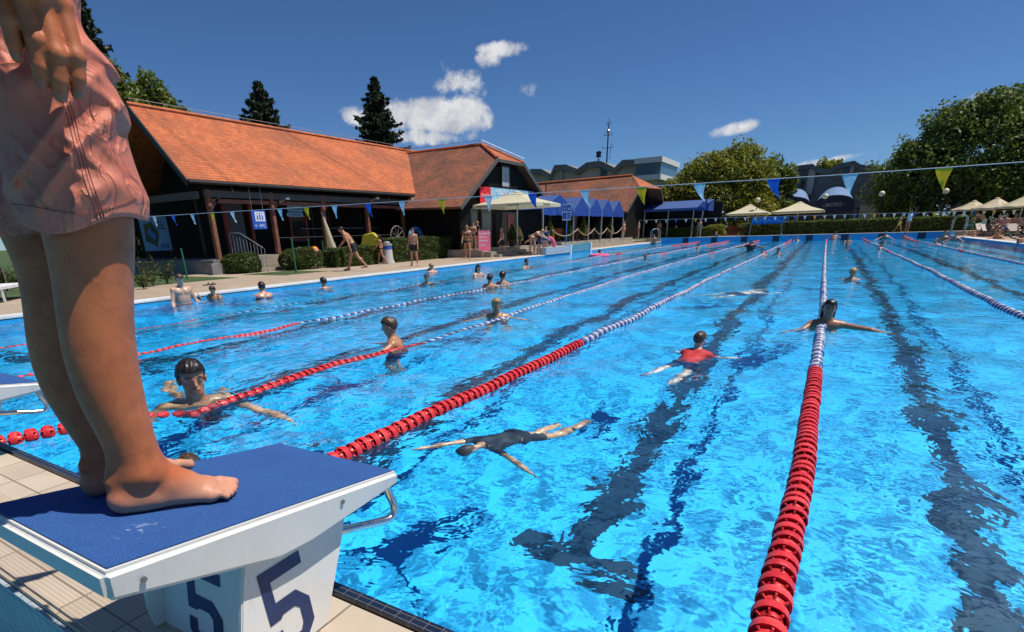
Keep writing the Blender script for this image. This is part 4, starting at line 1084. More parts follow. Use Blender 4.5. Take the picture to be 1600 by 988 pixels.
def leaf_cloud(name, centers, size, material, parent, rng, up=.35, asp=.55, squash=1.0):
    n = len(centers); nrm = rng.normal(size=(n,3)); nrm[:,2] += up*2; nrm /= np.linalg.norm(nrm, axis=1)[:,None]
    a = rng.normal(size=(n,3)); a -= nrm*(a*nrm).sum(1)[:,None]; a /= np.linalg.norm(a, axis=1)[:,None]; b = np.cross(nrm, a)
    s = size*(.6+.8*rng.rand(n))[:,None]; a = a*s; b = b*s*asp
    V = np.stack([centers-a, centers-b*.9+a*.1, centers+a, centers+b*.9+a*.1], 1).reshape(-1,3)
    return np_mesh(name, V, np.arange(4*n).reshape(n,4), material, parent, smooth=False)
def lobes_points(lobes, n, rng, inner=.55, hole=.0, nscale=1.1):
    vol = np.array([l[3]*l[4]*l[5] for l in lobes])**.75; vol /= vol.sum(); out = []
    for l, v in zip(lobes, vol):
        m = int(n*v); d = rng.normal(size=(m,3)); d /= np.linalg.norm(d, axis=1)[:,None]; r = inner+(1-inner)*rng.rand(m)**.6
        bump = 1+.16*np.sin(d[:,0]*7+l[0]*3)*np.sin(d[:,1]*6+l[1])+.13*np.sin(d[:,2]*9+l[2]*2+d[:,0]*4)
        p = d*(r*bump)[:,None]*np.array(l[3:6])+np.array(l[:3]); out.append(p)
    P = np.concatenate(out)
    if hole:
        g = np.sin(P[:,0]*2.1+1)*np.sin(P[:,1]*2.3)*np.sin(P[:,2]*2.7+2)+.5*np.sin(P[:,0]*5.3)*np.sin(P[:,2]*4.7+1)
        P = P[g > -hole]
    return P
def broad_tree(label, loc, lobes, n, size, material, seed, trunk_r=.28, up=.35, group='broadleaved trees beyond the pool', th=None):
    rng = np.random.RandomState(seed); root = empty('broadleaf_tree', loc, 0, label, 'tree', group)
    P = lobes_points(lobes, n, rng, .45, .55); leaf_cloud('crown', P, size, material, root, rng, up)
    t_ = MB(); top = th or max(l[2] for l in lobes)*.6
    t_.tube([(0,0,0),(.05,0,top*.3),(-.05,.1,top*.65),(0,0,top)], [trunk_r*1.25, trunk_r, trunk_r*.8, trunk_r*.4], 9)
    for l in lobes[:9]: t_.tube([(0,0,top*.35),(l[0]*.5,l[1]*.5,top*.35+(l[2]-top*.35)*.6),(l[0],l[1],l[2])], [trunk_r*.5, trunk_r*.3, .03], 6)
    t_.build('trunk', M_bark, root, smooth=True); return root
def spruce(label, loc, h, r, seed, base=1.2, dens=1.0):
    rng = np.random.RandomState(seed); root = empty('spruce_tree', loc, 0, label, 'tree', 'spruces behind the orange roofs')
    pts = []; z = base; k = 0; tr = MB(); tr.tube([(0,0,0),(0,0,h*.5),(0,0,h*.98)], [r*.09, r*.05, .02], 8)
    while z < h*.985:
        f = 1-(z-base)/(h-base); R_ = r*(f**.85)*(.78+.35*rng.rand())+.12; nb = int(6+6*f)
        for i in range(nb):
            a = 6.283*(i+rng.rand()*.7)/nb+k*.8; Rb = R_*(.60+.55*rng.rand()); drop = .30*Rb; m = int((26+60*Rb)*dens)
            u = rng.rand(m)**.75; w = (.10+.20*(1-u))*min(1,Rb*.7)
            x = u*Rb; lat = rng.normal(size=m)*w; zz = -drop*np.sin(u*1.9)+.10*Rb*u**3-np.abs(rng.normal(size=m))*.10*(.5+f)
            pts.append(np.stack([x*math.cos(a)-lat*math.sin(a), x*math.sin(a)+lat*math.cos(a), z+zz], 1))
            if k % 2 == 0: tr.tube([(0,0,z),(Rb*.5*math.cos(a),Rb*.5*math.sin(a),z-drop*.6)], [.04,.015], 4)
        z += (.22+.36*f)*h/14; k += 1
    leaf_cloud('crown', np.concatenate(pts), .17*h/14, M_needle, root, rng, -.1, .42); tr.build('trunk', M_bark, root); return root
def hedge(label, c, size, rz, seed, n=None, round_=False, material=None, name='hedge', leaf=.045, group='clipped hedges', top_wave=.03):
    rng = np.random.RandomState(seed); root = empty(name, (c[0], c[1], c[2]), rz, label, 'hedge' if name == 'hedge' else 'shrub', group)
    sx, sy, sz = size; area = 2*(sx*sz+sy*sz)+sx*sy; n = n or int(min(16000, area*900*(.045/leaf)**2)); P = rng.rand(n,3); f = rng.rand(n)*area; lim = [sx*sz, 2*sx*sz, 2*sx*sz+sy*sz, 2*sx*sz+2*sy*sz, area]
    x = P[:,0]*sx-sx/2; y = P[:,1]*sy-sy/2; z = P[:,2]*sz; k = np.searchsorted(lim, f); dp = np.abs(rng.normal(size=n))*.03
    y = np.where(k == 0, -sy/2+dp, np.where(k == 1, sy/2-dp, y)); x = np.where(k == 2, -sx/2+dp, np.where(k == 3, sx/2-dp, x)); z = np.where(k == 4, sz-dp, z)
    bx = 1+ .05*np.sin(z*9+y*2.1)+.04*np.sin(y*5+z*3); 
    if round_:
        q = np.stack([x/(sx/2), y/(sy/2), (z/sz-.45)/.55], 1); L = np.maximum(1, np.linalg.norm(q, axis=1)*.86)[:,None]; q = q/L; x, y, z = q[:,0]*sx/2, q[:,1]*sy/2, (q[:,2]*.55+.45)*sz
    z = z + top_wave*np.sin(x*2.7+y*1.9)*(z > sz*.7)+.02*rng.normal(size=n)
    leaf_cloud('foliage', np.stack([x*bx, y+.04*np.sin(x*4), np.maximum(z,.01)], 1), leaf, material or M_leaf_hedge, root, rng, .2, .6)
    g = MB(); e = .86 if round_ else .96
    if round_: g.lathe([(sx*.2,0.02),(sx*.40,sz*.3),(sx*.36,sz*.6),(sx*.15,sz*.84),(0,sz*.86)], 10, Matrix.Scale(sy/sx,4,(0,1,0)))
    else: g.box2((-sx/2+.07,-sy/2+.07,.0), (sx/2-.07,sy/2-.07,sz-.08))
    g.build('branches', mat('hedge_core', (.018,.022,.008), .95, .5, 20), root); return root

# ------------------------------------------------------------------ timber bath houses with tiled roofs
def b_roof(axis, c1, c2, dirt, dk):
    def f(t, b, vec):
        sx = t.n.new('ShaderNodeSeparateXYZ'); t.link(vec, sx.inputs[0]); al = sx.outputs[axis]; z = sx.outputs['Z']
        rz = t.math('DIVIDE', z, .105); row = t.math('FLOOR', rz); fr = t.math('FRACT', rz)
        u = t.math('ADD', t.math('DIVIDE', al, .19), t.math('MULTIPLY', row, .5)); cu = t.math('FLOOR', u); fu = t.math('FRACT', u)
        cx = t.n.new('ShaderNodeCombineXYZ'); t.link(cu, cx.inputs[0]); t.link(row, cx.inputs[1]); wn = t.n.new('ShaderNodeTexWhiteNoise'); t.link(cx.outputs[0], wn.inputs[0])
        c = t.mix(wn.outputs['Value'], c1, c2)
        n = t.noise(vec, .5, 6, .7).outputs['Fac']; n2 = t.noise(vec, 3.5, 5, .75).outputs['Fac']
        c = t.mix(t.maprange(t.math('ADD', t.math('MULTIPLY', n, .6), t.math('MULTIPLY', n2, .4)), .42, .62, 0, dk), c, dirt)
        t.link(c, b.inputs['Base Color'])
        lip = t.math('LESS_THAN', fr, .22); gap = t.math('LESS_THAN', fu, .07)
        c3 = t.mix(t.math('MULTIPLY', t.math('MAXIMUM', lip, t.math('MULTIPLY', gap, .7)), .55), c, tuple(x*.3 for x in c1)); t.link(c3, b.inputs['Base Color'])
        h = t.math('ADD', t.math('SUBTRACT', 1, fr), t.math('MULTIPLY', wn.outputs['Value'], .5)); t.link(t.bump(h, .7, .03), b.inputs['Normal'])
    return f
M_roofY = mat('roof_tiles_orange', build=b_roof('Y', (.48,.108,.030), (.62,.170,.050), (.22,.07,.03), .8), rough=.8, world=True)
M_roofX = mat('roof_tiles_weathered', build=b_roof('X', (.22,.068,.030), (.33,.105,.045), (.065,.036,.024), .9), rough=.85, world=True)
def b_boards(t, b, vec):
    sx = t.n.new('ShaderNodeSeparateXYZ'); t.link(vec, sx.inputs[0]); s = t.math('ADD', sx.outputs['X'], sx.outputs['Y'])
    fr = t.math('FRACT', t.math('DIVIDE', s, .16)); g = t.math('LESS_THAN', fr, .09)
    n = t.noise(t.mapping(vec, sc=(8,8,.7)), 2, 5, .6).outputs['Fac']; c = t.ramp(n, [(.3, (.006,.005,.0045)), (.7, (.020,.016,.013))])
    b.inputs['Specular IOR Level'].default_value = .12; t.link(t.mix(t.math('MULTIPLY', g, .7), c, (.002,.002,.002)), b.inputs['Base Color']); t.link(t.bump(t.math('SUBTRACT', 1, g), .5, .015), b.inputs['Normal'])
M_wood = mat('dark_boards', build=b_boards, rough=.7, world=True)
M_beam = mat('red_brown_beam', (.24,.085,.05), .6, .3, 4, bump=.3)
M_dark = mat('dark_trim', (.022,.020,.018), .6, .3, 5)
M_grey = mat('grey_trim', (.095,.085,.075), .6, .2, 5)
M_metal = mat('galvanised', (.35,.36,.37), .45, .15, 8, metal=.6)
M_step = mat('step_concrete', (.33,.28,.22), .85, .3, 2.5, bump=.3, bscale=20)
M_redwood = mat('red_window_wood', (.30,.035,.02), .5, .2, 6)
M_glass = mat('dark_glass', (.02,.025,.03), .08, .2, 2)
def part(mb, name, m_, parent, **k): return mb.build(name, m_, parent, **k)
def slab_roof(name, quad, th, m_, parent):
    """a roof plane of real thickness from 3-6 corner points"""
    n = len(quad); Q = [Vector(q) for q in quad]; nr = (Q[1]-Q[0]).cross(Q[2]-Q[0]).normalized(); nr = nr if nr.z > 0 else -nr
    B_ = [q-nr*th for q in Q]; mb = MB(); mb.add(Q+B_, [tuple(range(n)), tuple(range(2*n-1, n-1, -1))]+[(i, (i+1)%n, n+(i+1)%n, n+i) for i in range(n)]); return mb.build(name, m_, parent)
def text(s, size, m_, parent, M, name='lettering', depth=.004, font=None, shear=0, align='LEFT', spacing=1.0):
    cu = bpy.data.curves.new('t', 'FONT'); cu.body = s; cu.size = size; cu.extrude = depth; cu.align_x = align; cu.shear = shear; cu.space_character = spacing
    o = bpy.data.objects.new('t', cu); me = bpy.data.meshes.new_from_object(o); bpy.data.objects.remove(o); bpy.data.curves.remove(cu)
    me.name = name; me.materials.clear(); me.materials.append(m_); o = bpy.data.objects.new(name, me); COL.objects.link(o); o.parent = parent; o.matrix_local = M; return o
def face_x(x, y, z, tilt=0):   # text plane facing +X, reading towards +Y (seen from the pool)
    return Matrix.Translation((x, y, z)) @ Matrix.Rotation(rad(90), 4, 'Z') @ Matrix.Rotation(rad(90), 4, 'X')
def face_my(x, y, z):          # facing -Y (towards the camera), reading towards +X
    return Matrix.Translation((x, y, z)) @ Matrix.Rotation(rad(90), 4, 'X')

def house_one():
    r = empty('bath_house', (0,0,0), 0, 'long dark timber changing house with orange tiled roof and veranda posts', 'building')
    ex, ez, rx, rz = -19.6, 3.40, -24.0, 6.38; y0, y1 = 12.45, 32.0
    rf = slab_roof('roof', [(ex,y0,ez),(ex,y1,ez+.03),(rx,y1,rz+.03),(rx,y0+.95,rz)], .12, M_roofY, r)
    slab_roof('rear_roof', [(2*rx-ex,y0,ez),(2*rx-ex,y1,ez),(rx,y1,rz+.02),(rx,y0+.95,rz-.004)], .12, M_roofY, r)
    m_ = MB(); m_.tube([(rx,y0+.9,rz+.03),(rx,y1,rz+.05)], .09, 8)
    part(m_, 'ridge_tiles', M_roofY, rf)
    m_ = MB(); yy = y0+1.2
    while yy < y1: m_.tube([(rx,yy,rz+.08),(rx,yy,rz+.24)], .010, 4); yy += 1.3
    m_.tube([(rx,y0+1,rz+.24),(rx,y1,rz+.26)], .010, 4); part(m_, 'lightning_conductor', M_metal, rf)
    m_ = MB(); m_.tube([(rx+.2,y0+1.3,rz-.02),(rx+2.2,y0+1.5,rz-1.38),(ex-.1,y0+1.7,ez+.18),(ex+.05,y0+1.75,ez-.35)], .012, 5)
    m_.tube([(rx+.2,y0+8.3,rz-.02),(rx+2.2,y0+9.5,rz-1.38),(ex+.05,y0+10.8,ez+.10),(ex+.1,y0+10.9,ez-.5)], .012, 5); part(m_, 'conductor_cable', mat('cable', (.25,.10,.06), .5), rf)
    m_ = MB(); m_.tube([(ex+.07,y0-.02,ez-.09),(ex+.07,y1-6.4,ez-.09)], .065, 8); part(m_, 'gutter', M_dark, r, smooth=True)
    # verge boards at the near gable
    m_ = MB(); m_.bar((ex,y0-.03,ez-.14),(rx,y0+.92,rz-.14), .05, .22); m_.bar((2*rx-ex,y0-.03,ez-.14),(rx,y0+.92,rz-.14), .05, .22); part(m_, 'verge_board', M_dark, r)
    # walls
    wx = -21.7
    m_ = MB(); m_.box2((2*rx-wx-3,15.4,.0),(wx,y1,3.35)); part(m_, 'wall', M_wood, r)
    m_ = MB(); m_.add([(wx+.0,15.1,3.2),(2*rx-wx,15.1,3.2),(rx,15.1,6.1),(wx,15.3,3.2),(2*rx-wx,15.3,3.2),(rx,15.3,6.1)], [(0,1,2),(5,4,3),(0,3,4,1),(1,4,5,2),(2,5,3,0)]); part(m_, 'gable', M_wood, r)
    m_ = MB(); m_.box2((wx,y0+.6,3.12),(ex-.25,25.2,3.18)); part(m_, 'veranda_ceiling', M_wood, r)
    m_ = MB(); m_.box2((-20.08,y0+.8,2.86),(-19.92,25.2,3.10)); part(m_, 'upper_beam', M_grey, r)
    m_ = MB(); m_.box2((-28,12.98,2.80),(-20.1,13.12,3.05)); part(m_, 'gable_beam', M_grey, r)
    m_ = MB(); m_.box2((-20.10,13.5,2.66),(-19.96,25.2,2.80)); part(m_, 'lower_beam', M_beam, r)
    for y in (13.38, 16.25, 19.1, 22.1, 25.0):
        m_ = MB(); m_.box2((-20.09,y-.075,.62),(-19.91,y+.075,3.12)); m_.bar((-20,y+.05,2.45),(-20,y+.55,2.95), .08); part(m_, 'post', M_beam, r)
    m_ = MB(); m_.box2((-29,12.9,.0),(-19.72,25.3,.62)); m_.box2((-19.722,12.6,0),(-19.40,13.2,.5)); part(m_, 'plinth', mat('plinth_render', (.20,.20,.19), .8, .25, 3), r)
    # door, windows and glazed front
    m_ = MB(); m_.box2((wx+.01,15.2,.62),(wx+.06,16.0,2.75)); part(m_, 'door_panel', mat('grey_door', (.09,.09,.085), .5), r)
    for y in (15.1, 16.35): m_ = MB(); m_.box2((wx+.01,y-.07,.62),(wx+.12,y+.07,2.85)); part(m_, 'door_post', M_redwood, r)
    m_ = MB(); m_.box2((wx+.01,18.57,1.30),(wx+.05,19.43,2.25)); w_ = part(m_, 'window', M_glass, r)
    m_ = MB()
    for a, b_ in (((18.47,1.20),(19.53,1.30)),((18.47,2.25),(19.53,2.35)),((18.47,1.301),(18.57,2.249)),((19.43,1.301),(19.53,2.249))): m_.box2((wx+.011,a[0],a[1]),(wx+.10,b_[0],b_[1]))
    part(m_, 'window_frame', M_redwood, w_)
    m_ = MB(); m_.box2((wx+.10,18.5,1.18),(wx+.18,19.5,1.20)); part(m_, 'window_sill', M_grey, w_)
    for y in (13.9, 14.6, 19.9, 21.0, 23.4, 24.4): m_ = MB(); m_.box2((wx+.01,y-.05,.62),(wx+.07,y+.05,3.1)); part(m_, 'wall_stud', M_dark, r)
    m_ = MB(); m_.tube([(wx+.15,19.0,1.75),(wx+.15,24.8,1.75)], .025, 6); part(m_, 'hand_rail', M_metal, r)
    # veranda balustrade with thin horizontal bars
    m_ = MB()
    for z in (1.35,): m_.tube([(-20,16.3,z),(-20,25.0,z)], .02, 6)
    part(m_, 'balustrade', M_dark, r)
    for y, z in ((16.6,2.75),(22.3,2.95)): m_ = MB(); m_.tube([(-19.9,y,z),(-19.6,y+.1,z+.12)], .03, 6); m_.box((-19.55,y+.12,z+.13),(.14,.20,.08)); part(m_, 'flood_light', M_metal, r)
    return r
house_one()
def steps(name, label, x0, x1, y0, y1, z0, n, rise, run, dirx=1, group=None):
    r = empty(name, ((x0+x1)/2, y0, z0), 0, label, 'steps', group)
    for i in range(n):
        m_ = MB(); e = (n-1-i)*run
        m_.box2((x0-(x0+x1)/2, 0, i*rise), (x1-(x0+x1)/2+e, y1-y0, (i+1)*rise-.002)); part(m_, 'step', M_step, r, bevel=.012)
    return r
steps('stone_steps', 'stone steps up to the veranda between two clipped bushes', -20.6, -19.70, 14.35, 16.05, ZL, 4, .15, .28)
def rail(label, pts, posts, h=.9):
    r = empty('hand_rail', posts[0], 0, label, 'railing', 'steel stair railings'); O = Vector(posts[0])
    m_ = MB(); m_.tube([Vector(p)-O for p in pts], .022, 8); part(m_, 'top_rail', M_metal, r, smooth=True)
    for p in posts: m_ = MB(); m_.tube([Vector(p)-O, Vector(p)-O+Vector((0,0,h))], .014, 6); part(m_, 'baluster', M_metal, r)
    return r
rail('grey barred railing running down beside the veranda steps', [(-20.4,14.35,1.60),(-19.7,14.3,1.55),(-18.4,14.25,1.0)], [(x, 14.3, ZL+max(0,(-18.4-x)*.30)) for x in np.linspace(-20.4,-18.4,11)], .88)

def house_two():
    r = empty('cafe_house', (0,0,0), 0, 'dark timber gable house with weathered tiled roof and red and blue banner', 'building')
    gx = -16.2; yl, zl_, yr, zr = 24.45, 2.56, 35.3, 2.92; yc = 30.0; hz = 5.02; y_l, y_r = 28.25, 31.5; ax = -17.85; az = 6.05
    slope_l = [(gx+.35,yl,zl_),(gx+.35,y_l,hz),(ax,yc,az),(-29.0,yc+.9,az+.25),(-20.1,yl,zl_+.10)]
    slab_roof('roof', slope_l, .12, M_roofX, r)
    slab_roof('rear_roof', [(gx+.35,yr,zr),(gx+.35,y_r,hz),(ax,yc,az-.004),(-28,yc+.9,az+.22),(-28,yr,zr+.1)], .12, M_roofX, r)
    hp = slab_roof('hip_roof', [(gx+.37,y_l-.05,hz+.02),(gx+.37,y_r+.05,hz+.02),(ax-.02,yc,az+.04)], .08, M_roofY, r)
    m_ = MB(); m_.tube([(ax,yc,az+.06),(gx+.37,y_l,hz+.05)], .08, 7); m_.tube([(ax,yc,az+.06),(gx+.37,y_r,hz+.05)], .08, 7); m_.tube([(ax,yc,az+.05),(-28,yc+.9,az+.28)], .08, 7); part(m_, 'ridge_tiles', M_roofY, hp)
    m_ = MB(); 
    for i in range(7): x = ax-.1-i*1.2; m_.tube([(x,yc+.05*i,az+.1+.02*i),(x,yc+.05*i,az+.27+.02*i)], .010, 4)
    m_.tube([(ax,yc,az+.27),(ax-8.5,yc+.4,az+.42)], .012, 4); m_.tube([(ax,yc,az+.27),(gx+.37,y_r,hz+.28)], .012, 4); part(m_, 'lightning_conductor', M_metal, hp)
    m_ = MB(); m_.bar((gx+.38,yl-.02,zl_-.08),(gx+.38,y_l,hz-.06), .05, .20); m_.bar((gx+.38,y_l,hz-.06),(gx+.38,y_r,hz-.06), .05, .16); m_.bar((gx+.38,y_r,hz-.06),(gx+.38,yr+.02,zr-.08), .05, .20); part(m_, 'verge_board', M_grey, r)
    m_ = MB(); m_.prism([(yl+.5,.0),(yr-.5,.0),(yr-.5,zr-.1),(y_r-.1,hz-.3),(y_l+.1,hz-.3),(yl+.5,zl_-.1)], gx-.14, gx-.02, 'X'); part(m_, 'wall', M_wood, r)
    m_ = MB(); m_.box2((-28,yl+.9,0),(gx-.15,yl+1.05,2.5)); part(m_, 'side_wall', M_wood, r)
    m_ = MB(); m_.bar((-23.7,30.4,6.12),(-19.3,25.2,3.05), .35, .10); part(m_, 'valley_flashing', M_metal, r)
    # white framed loft window
    X = gx
    m_ = MB(); m_.box2((X-.01,29.35,3.75),(X+.03,30.25,4.75)); w_ = part(m_, 'window', mat('white_panel', (.42,.43,.45), .5), r)
    m_ = MB(); 
    for a, b_ in (((29.28,3.68),(30.32,3.75)),((29.28,4.75),(30.32,4.85)),((29.28,3.751),(29.35,4.749)),((30.25,3.751),(30.32,4.749))): m_.box2((X-.005,a[0],a[1]),(X+.07,b_[0],b_[1]))
    part(m_, 'window_frame', M_dark, w_)
    m_ = MB(); m_.bar((X+.04,29.6,3.95),(X+.04,30.0,4.45),.02); m_.bar((X+.045,29.6,4.45),(X+.045,30.0,3.95),.02); part(m_, 'painted_mark', mat('mark_grey', (.3,.28,.27), .6), w_)
    # door leaves, dark shop openings, red framed window
    for y0_, y1_, mm in ((25.9,26.6,'grey_green_door'),(27.0,28.1,'door_b')):
        m_ = MB(); m_.box2((X-.01,y0_,.50),(X+.04,y1_,2.5)); d_ = part(m_, 'door', mat(mm, (.10,.09,.07), .5, .3), r)
        m_ = MB(); m_.box2((X+.041,y0_+.12,1.5),(X+.05,y1_-.12,2.3)); part(m_, 'door_glass', mat('pale_glass', (.22,.24,.22), .15), d_)
    m_ = MB(); m_.box2((X-.01,28.6,.50),(X+.01,34.0,2.4)); part(m_, 'shop_opening', mat('opening_dark', (.008,.008,.008), .9), r)
    m_ = MB(); m_.box2((X-.01,30.0,.5),(X+.06,30.8,2.3)); d_ = part(m_, 'door', mat('red_brown_door', (.10,.03,.02), .5), r)
    m_ = MB(); m_.box2((X+.061,30.25,1.2),(X+.07,30.55,1.6)); part(m_, 'paper_notice', mat('paper', (.7,.7,.68), .7), d_)
    return r, gx
H2, GX = house_two()
# raised terrace in front of the cafe house and along the awnings, with three steps to the deck
m_ = MB(); m_.box2((-24,24.9,ZL),(-14.9,34.5,.50)); m_.box2((-24,34.5,ZL),(-14.6,50.5,.56)); o = m_.build('terrace', M_step, bevel=.01); o['kind'] = 'structure'
for i, (x, z) in enumerate(((-14.45,.37),(-14.1,.235))):
    m_ = MB(); m_.box2((-14.95,25.0+.3*i,ZL-.01),(x,49.5,z)); o = m_.build('terrace_step', M_step, bevel=.01); o['kind'] = 'structure'
def banner():
    y0, y1, z0, z1 = 26.75, 33.3, 2.78, 3.62; X = GX+.10
    r = empty('banner', (X, y0, z0), 0, 'long banner under the gable, red at one end, pale blue with bathers', 'banner')
    def b_(t, b, vec):
        n = t.noise(t.mapping(vec, sc=(1,.7,1.6)), 1.6, 4, .6, 1.2).outputs['Fac']; t.link(t.ramp(n, [(.35, (.10,.34,.60)), (.5, (.30,.55,.72)), (.66, (.62,.72,.76))]), b.inputs['Base Color'])
    m_ = MB(); m_.box2((0,1.15,0),(.03,y1-y0,z1-z0)); part(m_, 'printed_cloth', mat('banner_print', build=b_, rough=.5), r)
    m_ = MB(); m_.box2((0,0,0),(.032,1.149,z1-z0)); part(m_, 'red_panel', mat('banner_red', (.66,.02,.03), .5, .08), r)
    text('Coca-Cola', .24, mat('lettering_white', (.8,.8,.8), .5, .03), r, face_x(.034,.10,.34), shear=.3, depth=.003, spacing=.82)
    for y, c in ((2.6,(.5,.05,.05)),(2.95,(.45,.18,.12)),(4.4,(.5,.22,.14)),(4.65,(.6,.1,.08))):
        m_ = MB(); m_.box2((.031,y,.10),(.036,y+.16,.50)); m_.lathe([(0,-.08),(.08,0),(0,.08)],8,Matrix.Translation((.033,y+.08,.60)) @ Matrix.Scale(.08,4,(1,0,0))); part(m_, 'printed_figure', mat('print_%d' % int(y*100), c, .6), r)
    return r
banner()

def parasol(label, loc, w, h, lift, color, group, square=True, pole=True, lean=0, rz=0, texts=None, rim=.16, base=True):
    r = empty('parasol', loc, rz, label, 'parasol', group); m_ = MB(); hw = w/2; n = 8 if not square else 4
    cl = thin_cloth('parasol_'+color, dict(cream=(.80,.73,.50), beige=(.72,.60,.40))[color], .35)
    V = []; F = []
    segs = 8 if square else 16
    ring = []
    for i in range(segs):
        a = 2*math.pi*i/segs+math.pi/4
        if square: c_, s_ = math.cos(a), math.sin(a); m0 = max(abs(c_), abs(s_)); ring.append((c_/m0, s_/m0))
        else: ring.append((math.cos(a), math.sin(a)))
    V.append((0,0,h+lift)); levels = [(.12,.93),(.5,.42),(1,0)]
    for q, zz in levels:
        for i, (x, y) in enumerate(ring): V.append((x*hw*q, y*hw*q, h+lift*zz-(.05*q if (i % 2 and not square) else 0)))
    for i, (x, y) in enumerate(ring): V.append((x*hw*1.0, y*hw*1.0, h-rim))
    for i in range(segs):
        j = (i+1) % segs; F.append((0, 1+i, 1+j))
        for k in range(3): F.append((1+k*segs+i, 1+(k+1)*segs+i, 1+(k+1)*segs+j, 1+k*segs+j))
    m_.add(V, F); c_ = m_.build('canopy', cl, r, recalc=False)
    m_ = MB(); m_.lathe([(hw*.14,h+lift*.97),(hw*.02,h+lift*1.09)], segs); m_.build('vent_cap', cl, c_, recalc=False)
    m_ = MB(); m_.tube([(0,0,0),(0,0,h+lift)], .035, 8); part(m_, 'pole', mat('pole_white', (.5,.5,.48), .4), r, smooth=True)
    m_ = MB()
    for i in range(0, segs, 1): x, y = ring[i]; m_.tube([(0,0,h+lift-.06),(x*hw*.97,y*hw*.97,h-.03)], .012, 4)
    part(m_, 'ribs', mat('rib_grey', (.3,.3,.3), .5), r)
    if base: m_ = MB(); m_.box((0,0,.05),(.7,.7,.09)); part(m_, 'foot', M_step, r, bevel=.01)
    if texts:
        for (s, sz, M) in texts: text(s, sz, mat('lettering_black', (.03,.03,.03), .6), c_, M, depth=.002)
    return r
pp = at_z(808, 396, .38)
pc = Vector((-14.35, 27.75, .235))
parasol('big square cream parasol standing in front of the banner gable', pc, 3.5, 2.42, .62, 'cream', None, texts=[('Coca-Cola', .20, face_x(1.757,-.55,2.29)), ('Coca-Cola', .16, face_my(-1.5,-1.757,2.29)), ('Coca-Cola', .16, face_my(.3,-1.757,2.29))])

def sign_board():
    p = at_z(884, 394, ZL); r = empty('pictogram_sign', p, rad(8), 'white sign with four blue pictograms on a blue post at the pool edge', 'sign')
    m_ = MB(); m_.tube([(0,0,0),(0,0,1.9)], .035, 8); part(m_, 'post', mat('post_blue', (.05,.20,.45), .5), r)
    w, h, z0 = .50, .86, 1.72
    m_ = MB(); m_.box2((-w/2,-.055,z0),(w/2,-.035,z0+h)); b_ = part(m_, 'board', mat('sign_white', (.70,.74,.76), .5, .05), r, bevel=.006)
    mb_ = mat('sign_blue', (.02,.10,.50), .5, .05); mw = mat('sign_pic_white', (.75,.77,.8), .5, .03)
    for i in range(2):
        for j in range(2):
            x = -.225+i*.24; z = z0+.07+j*.40; g = MB(); g.box2((x,-.060,z),(x+.21,-.0551,z+.33)); part(g, 'pictogram', mb_, b_)
            g = MB()
            if (i,j) == (0,1): g.box2((x+.08,-.063,z+.05),(x+.13,-.0601,z+.22)); g.lathe([(0,-.03),(.03,0),(0,.03)],8,Matrix.Translation((x+.105,-.0615,z+.27)) @ Matrix.Scale(.06,4,(0,1,0)))
            elif (i,j) == (1,1): g.add([(x+.04,-.063,z+.08),(x+.17,-.063,z+.08),(x+.105,-.063,z+.25)],[(0,1,2)])
            elif (i,j) == (0,0): g.bar((x+.05,-.062,z+.06),(x+.16,-.062,z+.27),.03,.003); g.bar((x+.05,-.0625,z+.27),(x+.16,-.0625,z+.06),.03,.003)
            else:
                for q in range(7): a = .9+q*.75; g.box((x+.105+.065*math.cos(a),-.0615,z+.16+.075*math.sin(a)),(.035,.003,.04))
            part(g, 'pictogram_figure', mw, b_)
    return r
sign_board()
def wc_sign():
    y0, y1, z0, z1 = 14.55, 15.25, 1.62, 2.36; X = -19.6
    p0 = at_x(392, 329, X); p1 = at_x(418, 358, X); y0, y1 = p0.y, p1.y; z1, z0 = p0.z, p1.z
    r = empty('wc_sign', (X, y0, z0), 0, 'blue and white toilet direction sign on the veranda front', 'sign'); W_ = y1-y0; H_ = z1-z0
    m_ = MB(); m_.box2((-.03,0,0),(0,W_,H_)); b_ = part(m_, 'board', mat('sign_blue', (.02,.10,.50), .5), r)
    m_ = MB(); m_.box2((.001,W_*.22,H_*.42),(.004,W_*.94,H_*.94)); part(m_, 'white_field', mat('sign_pic_white', (.7,.72,.75), .5), b_)
    mb_ = mat('sign_blue', (.02,.10,.50), .5)
    m_ = MB()
    for k, q in enumerate((.34,.52,.70)): m_.box2((.005,W_*q,H_*.50),(.007,W_*(q+.09),H_*(.74+.05*(k==1)))); m_.lathe([(0,-.03),(.03,0),(0,.03)],8,Matrix.Translation((.006,W_*(q+.045),H_*.84)) @ Matrix.Scale(.06,4,(1,0,0)))
    part(m_, 'pictogram', mb_, b_)
    text('\u2190 WC', H_*.26, mat('sign_pic_white', (.7,.72,.75), .5), b_, face_x(.003, W_*.10, H_*.10), depth=.002)
    m_ = MB(); m_.tube([(-.02,W_*.1,H_),(-.02,W_*.1,H_+.9)], .01, 4); m_.tube([(-.02,W_*.9,H_),(-.02,W_*.9,H_+.9)], .01, 4); part(m_, 'hanger', M_metal, r)
    return r
wc_sign()
